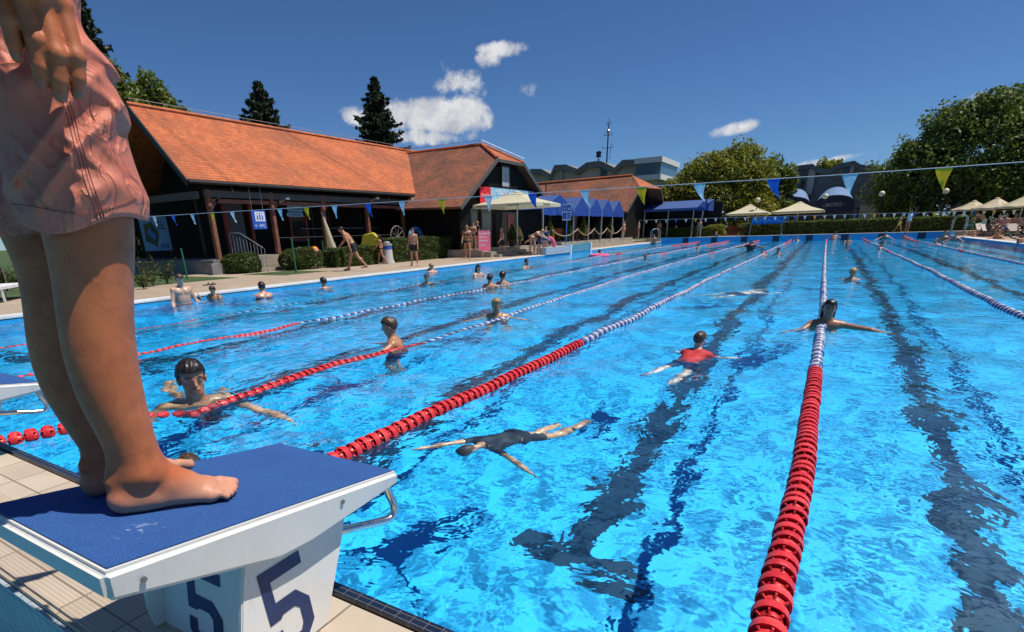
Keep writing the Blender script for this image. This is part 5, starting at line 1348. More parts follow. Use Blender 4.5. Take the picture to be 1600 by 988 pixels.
def arrow_signs():
    X = -20.0-.25
    for i, (a, b_, s) in enumerate(((( 447,321),(474,331),'KOPALI\u0160\u010cE'), ((447,332),(474,339),'GARDEROBE'))):
        p0 = at_x(*a, X); p1 = at_x(*b_, X); W_ = p1.y-p0.y; H_ = p0.z-p1.z
        r = empty('arrow_sign', (X, p0.y, p1.z), 0, ('upper' if i == 0 else 'lower')+' pale blue arrow board hanging over the red framed window', 'sign', 'pale blue arrow boards')
        m_ = MB(); m_.prism([(0,H_*.5),(W_*.10,0),(W_,0),(W_,H_),(W_*.10,H_)], -.02, 0, 'X'); b2 = part(m_, 'board', mat('sign_pale_blue', (.22,.40,.50), .6), r)
        text(s, H_*.72, mat('lettering_dark_blue', (.02,.05,.12), .6), b2, face_x(.003, W_*.12, H_*.22), depth=.002, spacing=.95)
        m_ = MB(); m_.tube([(-.01,W_*.3,H_),(-.01,W_*.3,H_+.5+.2*i)], .008, 4); m_.tube([(-.01,W_*.8,H_),(-.01,W_*.8,H_+.5+.2*i)], .008, 4); part(m_, 'hanger', M_metal, r)
arrow_signs()
def info_banner():
    X = -23.5; q = [at_x(216,338,X), at_x(260,336,X), at_x(268,391,X), at_x(228,393,X)]
    q = [Vector((X, 11.0+0, 0))]*0 or q; O = q[3]; y0 = (q[0].y+q[3].y)/2; y1 = (q[1].y+q[2].y)/2; z0 = (q[2].z+q[3].z)/2; z1 = (q[0].z+q[1].z)/2
    r = empty('info_board', (X, y0, z0), 0, 'large pale blue information board with a picture of the pool, left of the veranda', 'board'); W_ = y1-y0; H_ = z1-z0
    m_ = MB(); m_.box2((-.03,0,0),(0,W_,H_)); b_ = part(m_, 'board', mat('board_pale_blue', (.16,.32,.48), .5, .15, 1.5), r)
    m_ = MB(); m_.prism([(W_*.08,H_*.30),(W_*.45,H_*.10),(W_*.62,H_*.5),(W_*.42,H_*.82),(W_*.12,H_*.75)], .001, .004, 'X'); part(m_, 'aerial_picture', mat('aerial_green', (.05,.09,.04), .6, .5, 5), b_)
    m_ = MB(); m_.prism([(W_*.20,H_*.50),(W_*.42,H_*.30),(W_*.50,H_*.42),(W_*.28,H_*.66)], .005, .007, 'X'); part(m_, 'pool_picture', mat('print_pool_blue', (.02,.20,.55), .5), b_)
    m_ = MB()
    for k in range(4): m_.box2((.001, W_*(.60+.08*k), H_*.08), (.004, W_*(.64+.08*k), H_*(.18+.03*(k%2)))); 
    part(m_, 'printed_chart', mat('print_dark', (.04,.05,.10), .6), b_); m_ = MB()
    for k in range(3): m_.box2((.001, W_*.60, H_*(.62+.09*k)), (.004, W_*(.93-.06*k), H_*(.655+.09*k)))
    part(m_, 'printed_text', mat('print_dark', (.04,.05,.10), .6), b_)
    for y in (W_*.05, W_*.95): m_ = MB(); m_.tube([(-.05,y,-z0+.6),(-.05,y,H_)], .03, 6); part(m_, 'post', M_dark, r)
info_banner()

def green_post(p, h, i, labels): 
    r = empty('fence_post', p, 0, labels, 'post', 'green fence posts by the lawn'); m_ = MB(); m_.tube([(0,0,0),(0,0,h)], .03, 7); m_.lathe([(.036,h),(.036,h+.02),(0,h+.035)], 7); part(m_, 'tube', mat('post_green', (.02,.16,.08), .5), r); return r
lbs = ['green post with the bathing man in front of it', 'green post by the yellow bench', 'green post in front of the small dark hedge', 'green post at the end of the bush by the steps', 'green post beside the folded parasol', 'green post nearest to the litter bin']
for i, (q, t_) in enumerate((((293,437),(275,390)),((222,420),(217,388)),((463,427),(456,374)),((487,418),(481,375)),((508,416),(500,378)),((527,412),(520,380)))):
    p = at_z(*q, ZL); h = at_y(*t_, p.y).z-ZL; green_post(p, h, i, lbs[i])
def bench():
    p = at_z(232, 428, ZL); r = empty('bench', p, rad(80), 'plain yellow wooden bench on the lawn behind the green post', 'bench')
    m_ = MB(); m_.box((0,0,.47),(1.9,.30,.05)); part(m_, 'seat', mat('yellow_wood', (.55,.32,.08), .6, .2, 5), r, bevel=.008)
    for x in (-.75,.75): m_ = MB(); m_.box((x,0,.22),(.07,.26,.44)); part(m_, 'leg', M_step, r)
bench()
def plant(label, p, h, seed, n=26):
    rng = np.random.RandomState(seed); r = empty('shrub', p, 0, label, 'shrub', 'young leafy shrubs on the lawn'); m_ = MB(); P = []
    for k in range(n//2):
        a = rng.rand()*6.28; l = h*(.5+.5*rng.rand()); e = Vector((math.cos(a)*l*.45, math.sin(a)*l*.45, l)); m_.tube([(0,0,0), e*.5+Vector((0,0,l*.1)), e], [.008,.006,.003], 4)
        for q in range(16): u = .3+.7*rng.rand(); P.append(np.array(e)*u+rng.normal(size=3)*.05)
    part(m_, 'stems', M_bark, r); leaf_cloud('foliage', np.array(P), .05, M_leaf_hedge, r, rng, .3, .45)
for i, (q, h, l) in enumerate((((240,448),.85,'thin leafy shrub left of the sitting man'),((262,444),.75,'bushier leafy shrub just behind the sitting man'),((225,452),.5,'small shrub nearest to the standing legs'),((12,455),.9,'leafy shrub behind the rear leg of the standing person'),((30,450),.7,'low shrub between rear leg and deck'))): plant(l, at_z(*q, ZL), h, i+3)
# clipped bushes and hedges along the left deck
hedge('round clipped bush left of the veranda steps', (-19.2, 13.75, ZL), (1.1,1.3,.72), 0, 1, round_=True, name='shrub', group='clipped bushes')
hedge('clipped bush right of the veranda steps', (-18.3, 16.0, ZL), (1.1,1.8,.82), 0, 2, round_=True, name='shrub', group='clipped bushes')
hedge('short dark hedge between steps and bin', (-17.6, 18.3, ZL), (1.0,2.3,.78), 0, 3)
hedge('dark hedge just left of the litter bin', (-17.6, 17.5, ZL), (.8,1.3,.70), 0, 4)
hedge('long tall clipped hedge between the litter bin and the cafe terrace', (-17.6, 22.9, ZL), (1.1,5.0,1.05), 0, 5)
def litter_bin():
    p = at_z(607, 412, ZL); r = empty('litter_bin', p, 0, 'pale concrete litter bin with a blue band at the hedge end', 'bin')
    m_ = MB(); m_.lathe([(.30,0),(.30,.05),(.24,.2),(.21,.78),(.24,.80),(.24,.84),(.18,.84)], 18); part(m_, 'body', mat('bin_concrete', (.50,.48,.45), .7, .12), r, smooth=True)
    m_ = MB(); m_.lathe([(.225,.62),(.2235,.76)], 18); part(m_, 'blue_band', mat('sign_blue', (.02,.10,.5), .5), r, recalc=False, smooth=True)
    m_ = MB(); m_.lathe([(.17,.84),(.17,.90),(.10,.96),(0,.97)], 14); part(m_, 'lid', M_metal, r, smooth=True)
litter_bin()
def yellow_toy():
    p = Vector((-18.3, 20.1, .25)); r = empty('pool_mattress', at_x(580, 385, -18.2), rad(20), 'yellow inflatable mattress standing on edge behind the hedge', 'inflatable')
    m_ = MB(); H = [(-.35,-.45),(-.42,.1),(-.3,.5),(.15,.6),(.42,.35),(.45,-.2),(.25,-.5)]
    m_.prism([(a*1.15,b_*1.05) for a, b_ in H], -.09, .09, 'Y'); o = m_.build('body', mat('plastic_yellow', (.70,.55,.02), .35, .08), r, bevel=.05, smooth=True, segs=3)
    m_ = MB(); m_.tube([(-.3,-.10,-.2),(0,-.105,.1),(.3,-.10,.3)], .03, 6); part(m_, 'seam', mat('plastic_yellow_dark', (.5,.36,.02), .4), r)
yellow_toy()
def folded_parasol():
    p = at_x(520, 392, -19.2); p.z = .62; r = empty('folded_parasol', p, 0, 'folded cream parasol leaning by the veranda post', 'parasol')
    m_ = MB(); m_.tube([(-.05,-.30,1.55),(0,-.22,1.1),(.02,-.1,.5),(.02,0,.12)], [.03,.09,.15,.20], 10); part(m_, 'canopy', thin_cloth('parasol_cream', (.80,.73,.50), .35), r, smooth=True)
    m_ = MB(); m_.tube([(-.06,-.34,1.75),(.02,.04,0)], .022, 6); part(m_, 'pole', M_metal, r)
folded_parasol()
def ball(label, p, rr, c, nm='beach_ball'):
    r = empty(nm, p, 0, label, 'ball'); m_ = MB(); m_.lathe([(0,-rr)]+[(rr*math.cos(a), rr*math.sin(a)) for a in np.linspace(-1.4,1.4,9)]+[(0,rr)], 14); part(m_, 'body', mat('plastic_'+c, CL[c], .35), r, smooth=True)
    m_ = MB(); m_.lathe([(rr*1.005*math.cos(a), rr*1.005*math.sin(a)) for a in (-.15,.15)], 14); part(m_, 'band', mat('plastic_white', (.7,.7,.7), .4), r, recalc=False, smooth=True)
ball('orange ball lying on the small hedge below the veranda', at_x(492, 391, -17.9), .15, 'orange')
def wheel():
    p = at_x(621, 371, -19.0); r = empty('wagon_wheel', p, 0, 'old grey wagon wheel leaning on the dark wall behind the hedge', 'wheel'); R_ = .55
    m_ = MB(); m_.tube([(0, R_*math.cos(a), R_*math.sin(a)) for a in np.linspace(0,6.283,25)[:-1]], .03, 6, closed=True); part(m_, 'rim', mat('old_wood', (.20,.17,.14), .8), r)
    for k in range(10): a = k*.628; m_ = MB(); m_.tube([(0,.06*math.cos(a),.06*math.sin(a)),(0,R_*math.cos(a),R_*math.sin(a))], .018, 5); part(m_, 'spoke', mat('old_wood', (.20,.17,.14), .8), r)
    m_ = MB(); m_.lathe([(0,-.08),(.08,-.07),(.08,.07),(0,.08)], 10, Matrix.Rotation(rad(90),4,'Y')); part(m_, 'hub', mat('old_wood', (.20,.17,.14), .8), r)
    m_ = MB(); m_.box((0,0,-R_-.14),(.1,.5,.24)); part(m_, 'stand', M_dark, r)
wheel()
def net_ball():
    p = at_x(650, 372, -19.0); r = empty('pool_inflatable', p, 0, 'blue patterned inflatable ring behind the long hedge', 'inflatable')
    m_ = MB(); m_.tube([(0, .5*math.cos(a), .45*math.sin(a)) for a in np.linspace(0,6.283,25)[:-1]], .14, 10, closed=True)
    def b_(t, b, vec): v = t.n.new('ShaderNodeTexVoronoi'); v.inputs['Scale'].default_value = 9; t.link(vec, v.inputs[0]); t.link(t.ramp(v.outputs['Distance'], [(.3,(.02,.13,.5)),(.5,(.25,.45,.7))]), b.inputs['Base Color'])
    part(m_, 'ring', mat('plastic_pattern_blue', build=b_, rough=.35), r, smooth=True)
    m_ = MB(); m_.tube([(0,-.5,0),(0,.5,0)], .03, 6); part(m_, 'handle', mat('plastic_blue', CL['blue'], .35), r)
net_ball()
def a_board():
    p = at_z(757, 392, .50); r = empty('price_board', p, rad(35), 'pink and white folding price board on the cafe terrace', 'sign')
    mp = mat('board_pink', (.72,.13,.20), .5, .08); mw = mat('board_white', (.62,.62,.62), .5, .08)
    for s, mm in ((1, mp), (-1, mw)):
        m_ = MB(); T = Matrix.Translation((0,-.22*s,0)) @ Matrix.Rotation(rad(-14*s), 4, 'X'); m_.box((0,0,.45),(.55,.02,.9),0,T); q = part(m_, 'panel', mm, r)
        if s == 1:
            for k, (s_, z) in enumerate((('SLADOLED',.78),('PIJA\u010cA',.62),('HRANA',.46),('2,50 \u20ac',.26))): text(s_, .11, mat('lettering_white', (.8,.8,.8), .5), q, T @ face_my(-.24,-.013,z-.04), depth=.001)
    m_ = MB(); m_.tube([(-.27,-.0,.9),(.27,.0,.9)], .012, 5); part(m_, 'hinge', M_metal, r)
a_board()

# blue gabled awnings over the cafe terrace
M_awn = thin_cloth('awning_blue', (.025,.085,.36), .25)
M_awn2 = thin_cloth('awning_blue_side', (.06,.12,.33), .2)
def awning_row():
    X0_, X1_ = -18.6, -14.5; ys = [31.6, 35.2, 38.9, 42.6, 46.0, 48.9]; 
    px = [(838,330),(906,331),(931,331),(950,331),(963,331),(975,331)]
    ys = [31.4]+[at_x(x, 331, X1_).y for x in (897,921,941,958,975)]
    for i in range(5):
        a, b_ = ys[i], ys[i+1]; c = (a+b_)/2; L = ['awning bay nearest to the big cream parasol','second gabled blue awning bay after the parasol','middle gabled blue awning bay behind the pictogram sign','fourth gabled blue awning bay from the parasol','farthest of the five gabled blue awning bays'][i]
        r = empty('awning', (X1_, c, .56), 0, L, 'awning', 'blue gabled awnings over the cafe terrace'); h = 1.98; hp = 2.82; w = (b_-a)/2-.02; D = X1_-X0_
        m_ = MB(); m_.add([(0,-w,h),(0,0,hp),(-D,0,hp),(-D,-w,h)], [(0,1,2,3)]); m_.add([(0,w,h),(-D,w,h),(-D,0,hp),(0,0,hp)], [(0,1,2,3)]); c_ = m_.build('canopy', M_awn2, r, recalc=False)
        m_ = MB(); m_.add([(.005,-w,h),(.005,w,h),(.005,0,hp)], [(0,1,2)]); 
        n = 14
        V = []; 
        for k in range(n+1): u = -w+2*w*k/n; V += [(.006+.02*math.sin(k*2.1+i),u,h),(.03+.05*math.sin(k*1.9+i*2),u,h-.36+.02*math.sin(k*1.3))]
        m_.add(V, [(2*k,2*k+2,2*k+3,2*k+1) for k in range(n)]); m_.build('valance', M_awn, c_, recalc=False)
        for y in ((-w,) if i < 4 else (-w, w)):
            m_ = MB(); m_.tube([(-.03,y,0),(-.03,y,h)], .05, 8); part(m_, 'post', mat('post_grey', (.36,.35,.34), .5), r)
awning_row()
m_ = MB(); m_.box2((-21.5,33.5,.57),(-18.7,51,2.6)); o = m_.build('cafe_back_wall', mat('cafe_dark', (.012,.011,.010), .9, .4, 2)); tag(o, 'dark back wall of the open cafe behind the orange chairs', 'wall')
def cafe_chair(p, rz, label, first=[]):
    if not first:
        r = empty('cafe_chair', p, rz, label, 'chair', 'orange cafe chairs under the blue awnings'); mo = mat('chair_orange', (.75,.13,.02), .4, .06)
        m_ = MB(); m_.box((0,0,.45),(.46,.46,.035)); part(m_, 'seat', mo, r, bevel=.01)
        m_ = MB(); m_.box((0,-.22,.68),(.46,.035,.40),0); part(m_, 'backrest', mo, r, bevel=.01)
        for x in (-.21,.21):
            m_ = MB(); m_.box((x,0,.64),(.035,.42,.03)); part(m_, 'armrest', mo, r)
            for y in (-.2,.2): m_ = MB(); m_.tube([(x,y,0),(x*.95,y*.95,.45)], .016, 5); part(m_, 'leg', mo, r)
        first.append(r); return r
    r = copy_tree(first[0]); r.location = p; r.rotation_euler = (0,0,rz); r['label'] = label; return r
cl = ['orange cafe chair left of the pictogram sign post', 'orange cafe chair just right of the pictogram sign post', 'orange cafe chair between the first two cone shrubs','orange chair behind the second rope post','orange chair between two cone shrubs in the middle awning','orange chair beside the fourth cone shrub','orange chair under the last awning bay','orange chair nearest to the man in orange shorts','orange chair at the back of the first bay','orange chair at the back of the second bay']
for i, px in enumerate((868,877,898,905,922,929,953,960,872,902)):
    p = at_x(px, 372, -15.9 if i < 8 else -16.9); p.z = .56; cafe_chair(p, rad(60+47*i), cl[i])
def cafe_table(p, label, first=[]):
    if not first:
        r = empty('cafe_table', p, 0, label, 'table', 'cafe tables under the blue awnings'); m_ = MB(); m_.lathe([(.38,.72),(.38,.75),(0,.755)], 16); part(m_, 'table_top', mat('table_grey', (.25,.24,.22), .5), r)
        m_ = MB(); m_.tube([(0,0,0),(0,0,.72)], .03, 6); part(m_, 'leg', M_metal, r); m_ = MB(); m_.lathe([(.25,0),(.25,.02),(.03,.05)], 12); part(m_, 'foot', M_metal, r); first.append(r); return r
    r = copy_tree(first[0]); r.location = p; r['label'] = label; return r
for px, l in ((872,'cafe table beside the pictogram sign'),(901,'cafe table in the second awning bay'),(926,'cafe table in the middle awning bay'),(956,'cafe table in the last awning bay')):
    p = at_x(px, 372, -16.3); p.z = .56; cafe_table(p, l)
def cone_shrub(p, h, label, seed, rr=.26):
    rng = np.random.RandomState(seed); r = empty('potted_cypress', p, 0, label, 'potted plant', 'cone shaped potted shrubs on the cafe terrace')
    m_ = MB(); m_.lathe([(.16,0),(.20,.32),(.17,.32)], 12); part(m_, 'pot', mat('pot_dark', (.04,.03,.03), .7), r)
    n = 1500; u = rng.rand(n)**.8; a = rng.rand(n)*6.283; R_ = rr*np.sin(np.clip((1-u)*1.9,0,1.57))*(.8+.25*rng.rand(n)); P = np.stack([R_*np.cos(a), R_*np.sin(a), .3+u*(h-.3)], 1)
    leaf_cloud('foliage', P, .045, M_leaf_light if seed % 2 else M_leaf_hedge, r, rng, .4, .5); m_ = MB(); m_.lathe([(rr*.75,.35),(rr*.7,h*.5),(0,h*.92)], 8); part(m_, 'branches', mat('hedge_core', (.018,.022,.008), .95), r)
for i, (px, h, l) in enumerate(((800,1.25,'dark cone shrub behind the parasol pole'),(810,1.1,'small cone shrub right of the parasol pole'),(841,1.1,'cone shrub behind the bending children'),(859,1.45,'cone shrub behind the woman with the pink ring'),(887,1.5,'cone shrub partly hidden by the pictogram sign'),(911,1.7,'tall cone shrub between the first two rope posts'),(935,1.5,'cone shrub with brown pot in the middle bay'),(953,1.45,'rounded bright green cone shrub in the fourth bay'),(971,1.4,'cone shrub behind the man in orange shorts'),(988,1.35,'dark bushy shrub beside the man in red shorts'))):
    p = at_x(px, 372, -14.95 if i > 2 else -15.3); p.z = .56 if i > 2 else .5; cone_shrub(p, h, l, i)
def rope_barrier():
    ys = [at_x(px, 380, -14.72).y for px in (861,902,928,947,970,985,1000)]; prev = None
    for i, y in enumerate(ys):
        r = empty('barrier_post', (-14.72, y, .56), 0, ['rope barrier post left of the sign','rope barrier post in front of the second cone shrub','rope barrier post before the middle bay','rope barrier post at the fourth bay','rope barrier post left of the man in orange','rope barrier post between the two standing men','last rope barrier post by the end of the steps'][i], 'post', 'rope barrier posts along the cafe terrace')
        m_ = MB(); m_.tube([(0,0,0),(0,0,.85)], .03, 7); m_.lathe([(0,.93),(.05,.89),(.04,.85)], 8); part(m_, 'upright', M_dark, r, smooth=True)
        m_ = MB(); m_.lathe([(.12,0),(.12,.03),(.03,.05)], 10); part(m_, 'foot', M_dark, r)
        if prev is not None:
            m_ = MB(); m_.tube([(0, (prev-y)*(1-u), .80-.42*math.sin(math.pi*u)**.9) for u in np.linspace(0,1,13)], .032, 6); part(m_, 'rope', mat('barrier_rope', (.42,.33,.22), .8), r, smooth=True)
        prev = y
rope_barrier()
def pool_panel():
    p = at_z(948, 388, ZL); q0 = at_x(800, 395, XL+.02)
    r = empty('pool_wall_box', (XL-.5, 30.3, ZL), 0, 'grey blue glazed box at the pool edge right of the pictogram sign', 'panel')
    yA, yB = at_x(893, 392, XL+.1).y, at_x(924, 392, XL+.1).y
    m_ = MB(); m_.box2((0,yA-30.3-3.4,0),(.55,yA-30.3,.36)); part(m_, 'low_wall', mat('low_wall_grey', (.38,.42,.45), .6), r)
    m_ = MB(); m_.box2((.05,yA-30.3+.05,0),(.52,yB-30.3-.05,.40)); part(m_, 'pane', mat('panel_blue_grey', (.12,.30,.36), .3), r)
    for y in (yA, yB): m_ = MB(); m_.box2((.0,y-30.3-.1,-.25),(.58,y-30.3+.1,.44)); part(m_, 'end_post', mat('end_white', (.62,.68,.70), .5), r)
pool_panel()

# third building behind the awnings
def house_three():
    r = empty('long_house', (0,0,0), 0, 'tiled roof house rising behind the blue gabled awnings', 'building'); Y0 = 47.5
    rid = [at_y(845,290,52), at_y(988,275,52)]; hipb = [at_y(1015,293,50.5)]; ev = [at_y(843,330,47.5), at_y(979,333,47.5)]
    a, b_ = rid; c, d = ev; e = hipb[0]
    slab_roof('roof', [(c.x-6,c.y,2.62),(d.x,d.y,2.62),(e.x-.7,e.y-.4,4.55),(b_.x,b_.y,b_.z),(a.x-6,a.y,b_.z-.1)], .12, M_roofX, r)
    hp = slab_roof('hip_roof', [(e.x-.7,e.y-.4,4.57),(e.x+.3,e.y+3,4.5),(b_.x,b_.y,b_.z+.02)], .08, M_roofY, r)
    slab_roof('rear_roof', [(a.x-6,a.y,b_.z-.12),(b_.x,b_.y,b_.z-.02),(e.x+.3,e.y+3,4.48),(d.x+.6,58,2.6),(c.x-6,58,2.6)], .12, M_roofX, r)
    m_ = MB(); m_.tube([(a.x-6,a.y,b_.z),(b_.x,b_.y,b_.z+.08)], .09, 6); part(m_, 'ridge_tiles', M_roofY, hp)
    m_ = MB(); m_.bar((d.x+.03,d.y-.02,2.52),(e.x-.66,e.y-.42,4.46), .05, .2); part(m_, 'verge_board', M_grey, r)
    m_ = MB(); m_.add([(d.x-.3,48.2,.5),(d.x-.3,57.5,.5),(e.x-.9,52,5.0),(d.x-.3,48.2,2.5),(d.x-.3,57.5,2.5),(d.x-8,48.2,.5),(d.x-8,48.2,2.5)], [(0,1,4,2,3),(5,0,3,6)]); part(m_, 'wall', M_wood, r)
    slab_roof('small_roof', [at_y(833,318,44)-Vector((1,0,0)), at_y(868,303,44), at_y(860,291,46.5), at_y(835,291,46.5)-Vector((1,0,0))], .1, M_roofX, r)
    m_ = MB(); p = at_y(853,303,44.5); m_.tube([p, p+Vector((0,0,.75))], .05, 6); part(m_, 'chimney_pipe', M_dark, r)
house_three()
def awning_long():
    p0 = at_y(985,329,53.5); p1 = at_y(1100,328,53.5); r = empty('long_awning', ((p0.x+p1.x)/2, 53.5, ZF), 0, 'long flat blue awning with grey posts before the bushy tree', 'awning'); w = (p1.x-p0.x)/2
    z0 = 2.72-ZF+.12; z1 = z0+.70
    m_ = MB(); m_.add([(-w,0,z0),(w,0,z0),(w+.25,3,z1),(-w+.35,3,z1)], [(0,1,2,3)]); m_.add([(-w,0,z0),(w,0,z0),(w,-.01,z0-.22),(-w,-.01,z0-.22)], [(0,1,2,3)]); c_ = m_.build('canopy', M_awn2, r, recalc=False)
    m_ = MB(); m_.add([(w-.5,-.02,z0-.3),(w+.35,-.02,z0-.3),(w+.35,0,z0+.1),(w+.05,.3,z1-.05),(w-.5,0,z0+.1)], [(0,1,2,3,4)]); m_.add([(w+.35,-.02,z0-.3),(w+.3,3,z0-.3),(w+.25,3,z1),(w+.35,0,z0+.1)], [(0,1,2,3)]); m_.build('end_flap', M_awn, c_, recalc=False)
    for px in (1007,1044,1083,1097): x = at_y(px,340,53.6).x-(p0.x+p1.x)/2; m_ = MB(); m_.tube([(x,.1,0),(x,.1,z0)], .05, 6); part(m_, 'post', mat('post_grey', (.36,.35,.34), .5), r)
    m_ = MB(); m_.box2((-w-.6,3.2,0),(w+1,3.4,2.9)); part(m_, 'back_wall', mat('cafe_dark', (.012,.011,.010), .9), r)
    m_ = MB(); m_.box2((-w,2.9,0),(w,3.1,.75)); part(m_, 'parapet', mat('parapet_grey', (.10,.10,.10), .8), r)
awning_long()
# hedges beyond the far end
for l, x0, x1, y, zt, zb, sd_ in (('clipped hedge beyond the far pool end, left of the round grass bush', 1036, 1106, 55, 360, 372, 11), ('long clipped hedge beyond the far pool end below the cream parasols', 1163, 1512, 55, 352, 369, 12)):
    a = at_y(x0, 365, y); b_ = at_y(x1, 360, y); hedge(l, ((a.x+b_.x)/2, y, ZF-.02), (b_.x-a.x, 1.0, 1.02 if sd_ == 12 else .78), 0, sd_, n=15000, leaf=.07, material=M_leaf_dark, group='hedges beyond the far pool end')
a = at_y(1117, 362, 55.2); hedge('round grassy bush between the two far hedges', (a.x, 55.2, ZF), (1.6,1.2,.95), 0, 13, round_=True, leaf=.07, material=M_leaf_light, name='shrub', group='round bushes')
def red_fence():
    a = at_y(1127,366,55.6); b_ = at_y(1162,366,55.6); r = empty('red_fence', (a.x, 55.6, ZF), 0, 'low dark red fence beside the far hedge', 'fence'); W_ = b_.x-a.x
    for k in range(9): m_ = MB(); m_.box((W_*k/8,0,.42),(.09,.03,.84)); part(m_, 'board', mat('fence_red', (.22,.02,.015), .6, .3), r)
    m_ = MB(); m_.box((W_/2,.03,.65),(W_,.03,.07)); m_.box((W_/2,.03,.2),(W_,.03,.07)); part(m_, 'cross_rail', mat('fence_red', (.22,.02,.015), .6), r)
red_fence()
# far cream parasols, lamps, banner
for l, q, w, zt in (('cream parasol left of the blue banner', (1172,321), 3.4, 2.95), ('cream parasol right of the blue banner', (1250,317), 3.9, 2.95)):
    p = at_y(*q, 58); parasol(l, (p.x, 58, ZF), w, 2.18-ZF+.05, .72, 'cream', 'cream parasols beyond the far pool end', rim=.14)
def lamp(px, py, label, first=[]):
    p = at_y(px, py, 57); z = p.z-ZF
    r = empty('globe_lamp', (p.x, 57, ZF), 0, label, 'lamp', 'globe lamps beyond the far pool end')
    m_ = MB(); m_.tube([(0,0,0),(0,0,z-.2)], [.05,.03], 8); part(m_, 'pole', M_dark, r)
    m_ = MB(); m_.lathe([(0,z-.21)]+[(.21*math.cos(a), z+.21*math.sin(a)) for a in np.linspace(-1.4,1.4,9)]+[(0,z+.21)], 16); part(m_, 'globe', mat('globe_cream', (.72,.64,.42), .3, .05), r, smooth=True)
    m_ = MB(); m_.lathe([(.12,z-.26),(.10,z-.19)], 10); part(m_, 'collar', M_dark, r)
for a, l in (((1184,313),'globe lamp above the left cream parasol'),((1290,307),'globe lamp in front of the right blue arched canopy'),((1378,303),'globe lamp at the left edge of the big willow like tree'),((1478,299),'globe lamp in front of the middle of the big tree')): lamp(*a, l)
def nep():
    p = at_y(1173, 350, 52.6); q = at_y(1224, 343, 52.6); W_ = q.x-p.x
    r = empty('blue_banner', (p.x, 52.6, p.z), 0, 'blue banner with pale letters NEPLAVALCI beyond the far wall', 'banner'); m_ = MB(); m_.box2((0,-.01,-.05),(W_,.01,.50)); b_ = part(m_, 'cloth', mat('banner_blue', (.012,.09,.36), .6, .1), r)
    text('NEPLAVALCI', .50, mat('lettering_pale_blue', (.12,.42,.75), .5), b_, face_my(.04,-.014,.06), depth=.002, shear=.1, spacing=.93)
    for x in (.02, W_-.02): m_ = MB(); m_.tube([(x,.02,ZF-p.z),(x,.02,.52)], .025, 6); part(m_, 'post', M_metal, r)
nep()
# line of small pennants beyond the far end
zs = lambda x: 1.62+.010*(4-x)*.5
xs2 = [at_y(px, 345, 51.2).x for px in np.linspace(1010, 1580, 38)]
flag_line(51.2, xs2, [['w','w','l','b','w','y'][i % 6] for i in range(38)], lambda x: at_y(1010,344,51.2).z+(x-at_y(1010,344,51.2).x)*(at_y(1590,328,51.2).z-at_y(1010,344,51.2).z)/(at_y(1590,328,51.2).x-at_y(1010,344,51.2).x), .22, .30, 'line of small pennants over the far end of the pool', (at_y(1000,344,51.2).x, at_y(1600,328,51.2).x+1), .2, rope_r=.008)

# concrete buildings far behind
M_concr = mat('fair_concrete', (.46,.39,.34), .85, .18, .8, bump=.3, bscale=6)
M_concd = mat('dark_concrete', (.19,.185,.185), .85, .2, .8, bump=.3, bscale=6)
def folded(name, label, Y, D, prof, th, base, wallm, roofm, slots=(), wins=(), inset=.5):
    r = empty(name, (0,Y,0), 0, label, 'building', 'concrete buildings with folded roofs'); P = [at_y(x, y, Y) for x, y in prof]
    top = [(p.x, p.z) for p in P]; bot = [(x, z-th) for x, z in top][::-1]
    m_ = MB(); n = len(top)
    for i in range(n-1): m_.prism([top[i], top[i+1], (top[i+1][0], top[i+1][1]-th), (top[i][0], top[i][1]-th)], 0, D, 'Y')
    part(m_, 'roof', roofm, r)
    m_ = MB(); m_.prism([(x, z-th-.002) for x, z in top]+[(top[-1][0], base),(top[0][0], base)], inset, D-.1, 'Y')
    w = part(m_, 'wall', wallm, r)
    bm = bmesh.new(); bm.from_mesh(w.data); bmesh.ops.triangulate(bm, faces=[f for f in bm.faces if len(f.verts) > 4], ngon_method='EAR_CLIP'); bm.to_mesh(w.data); bm.free()
    for (x0, y0, x1, y1) in slots:
        a = at_y(x0, y0, Y+inset-.05); b_ = at_y(x1, y1, Y+inset-.05); m_ = MB(); m_.box2((a.x, inset-.12, b_.z), (b_.x, inset-.001, a.z)); part(m_, 'window', M_glass, r)
    for (x0, y0, x1, y1) in wins:
        a = at_y(x0, y0, Y+inset-.3); b_ = at_y(x1, y1, Y+inset-.3); m_ = MB(); m_.box2((a.x, inset-.4, b_.z), (b_.x, inset-.001, a.z)); part(m_, 'pier', M_concr, r)
    return r
fr = folded('office_building', 'pale concrete building with folded roof and mast behind the third tiled roof', 75, 14,
    [(828,264),(846,264),(860,272),(866,258),(884,257),(902,264),(916,254),(930,252),(940,252),(960,262),(972,250),(992,249),(1026,260)], .75, 0, M_concr, M_concd,
    slots=[(939,258,948,275)], wins=[(875,262,878,285)])
bx = empty('office_wing', (0,0,0), 0, 'white banded office block with a blue window strip left of the bushy tree', 'building')
a = at_y(992,249,74.5); b_ = at_y(1034,262,74.5)
m_ = MB(); m_.box2((a.x,74.4,a.z-.55),(b_.x,84,a.z+.05)); part(m_, 'roof_band', mat('band_white', (.7,.69,.67), .7), bx)
m_ = MB(); m_.box2((a.x+.2,74.8,a.z-1.9),(b_.x-.2,83.8,a.z-.552)); part(m_, 'window_strip', mat('strip_glass', (.06,.13,.17), .15), bx)
m_ = MB(); m_.box2((a.x-.3,74.3,a.z-2.5),(b_.x,84,a.z-1.902)); part(m_, 'lower_band', mat('band_white', (.7,.69,.67), .7), bx)
m_ = MB(); m_.box2((a.x+.5,75,0),(b_.x-.5,83.8,a.z-2.502)); part(m_, 'wall', M_concr, bx)
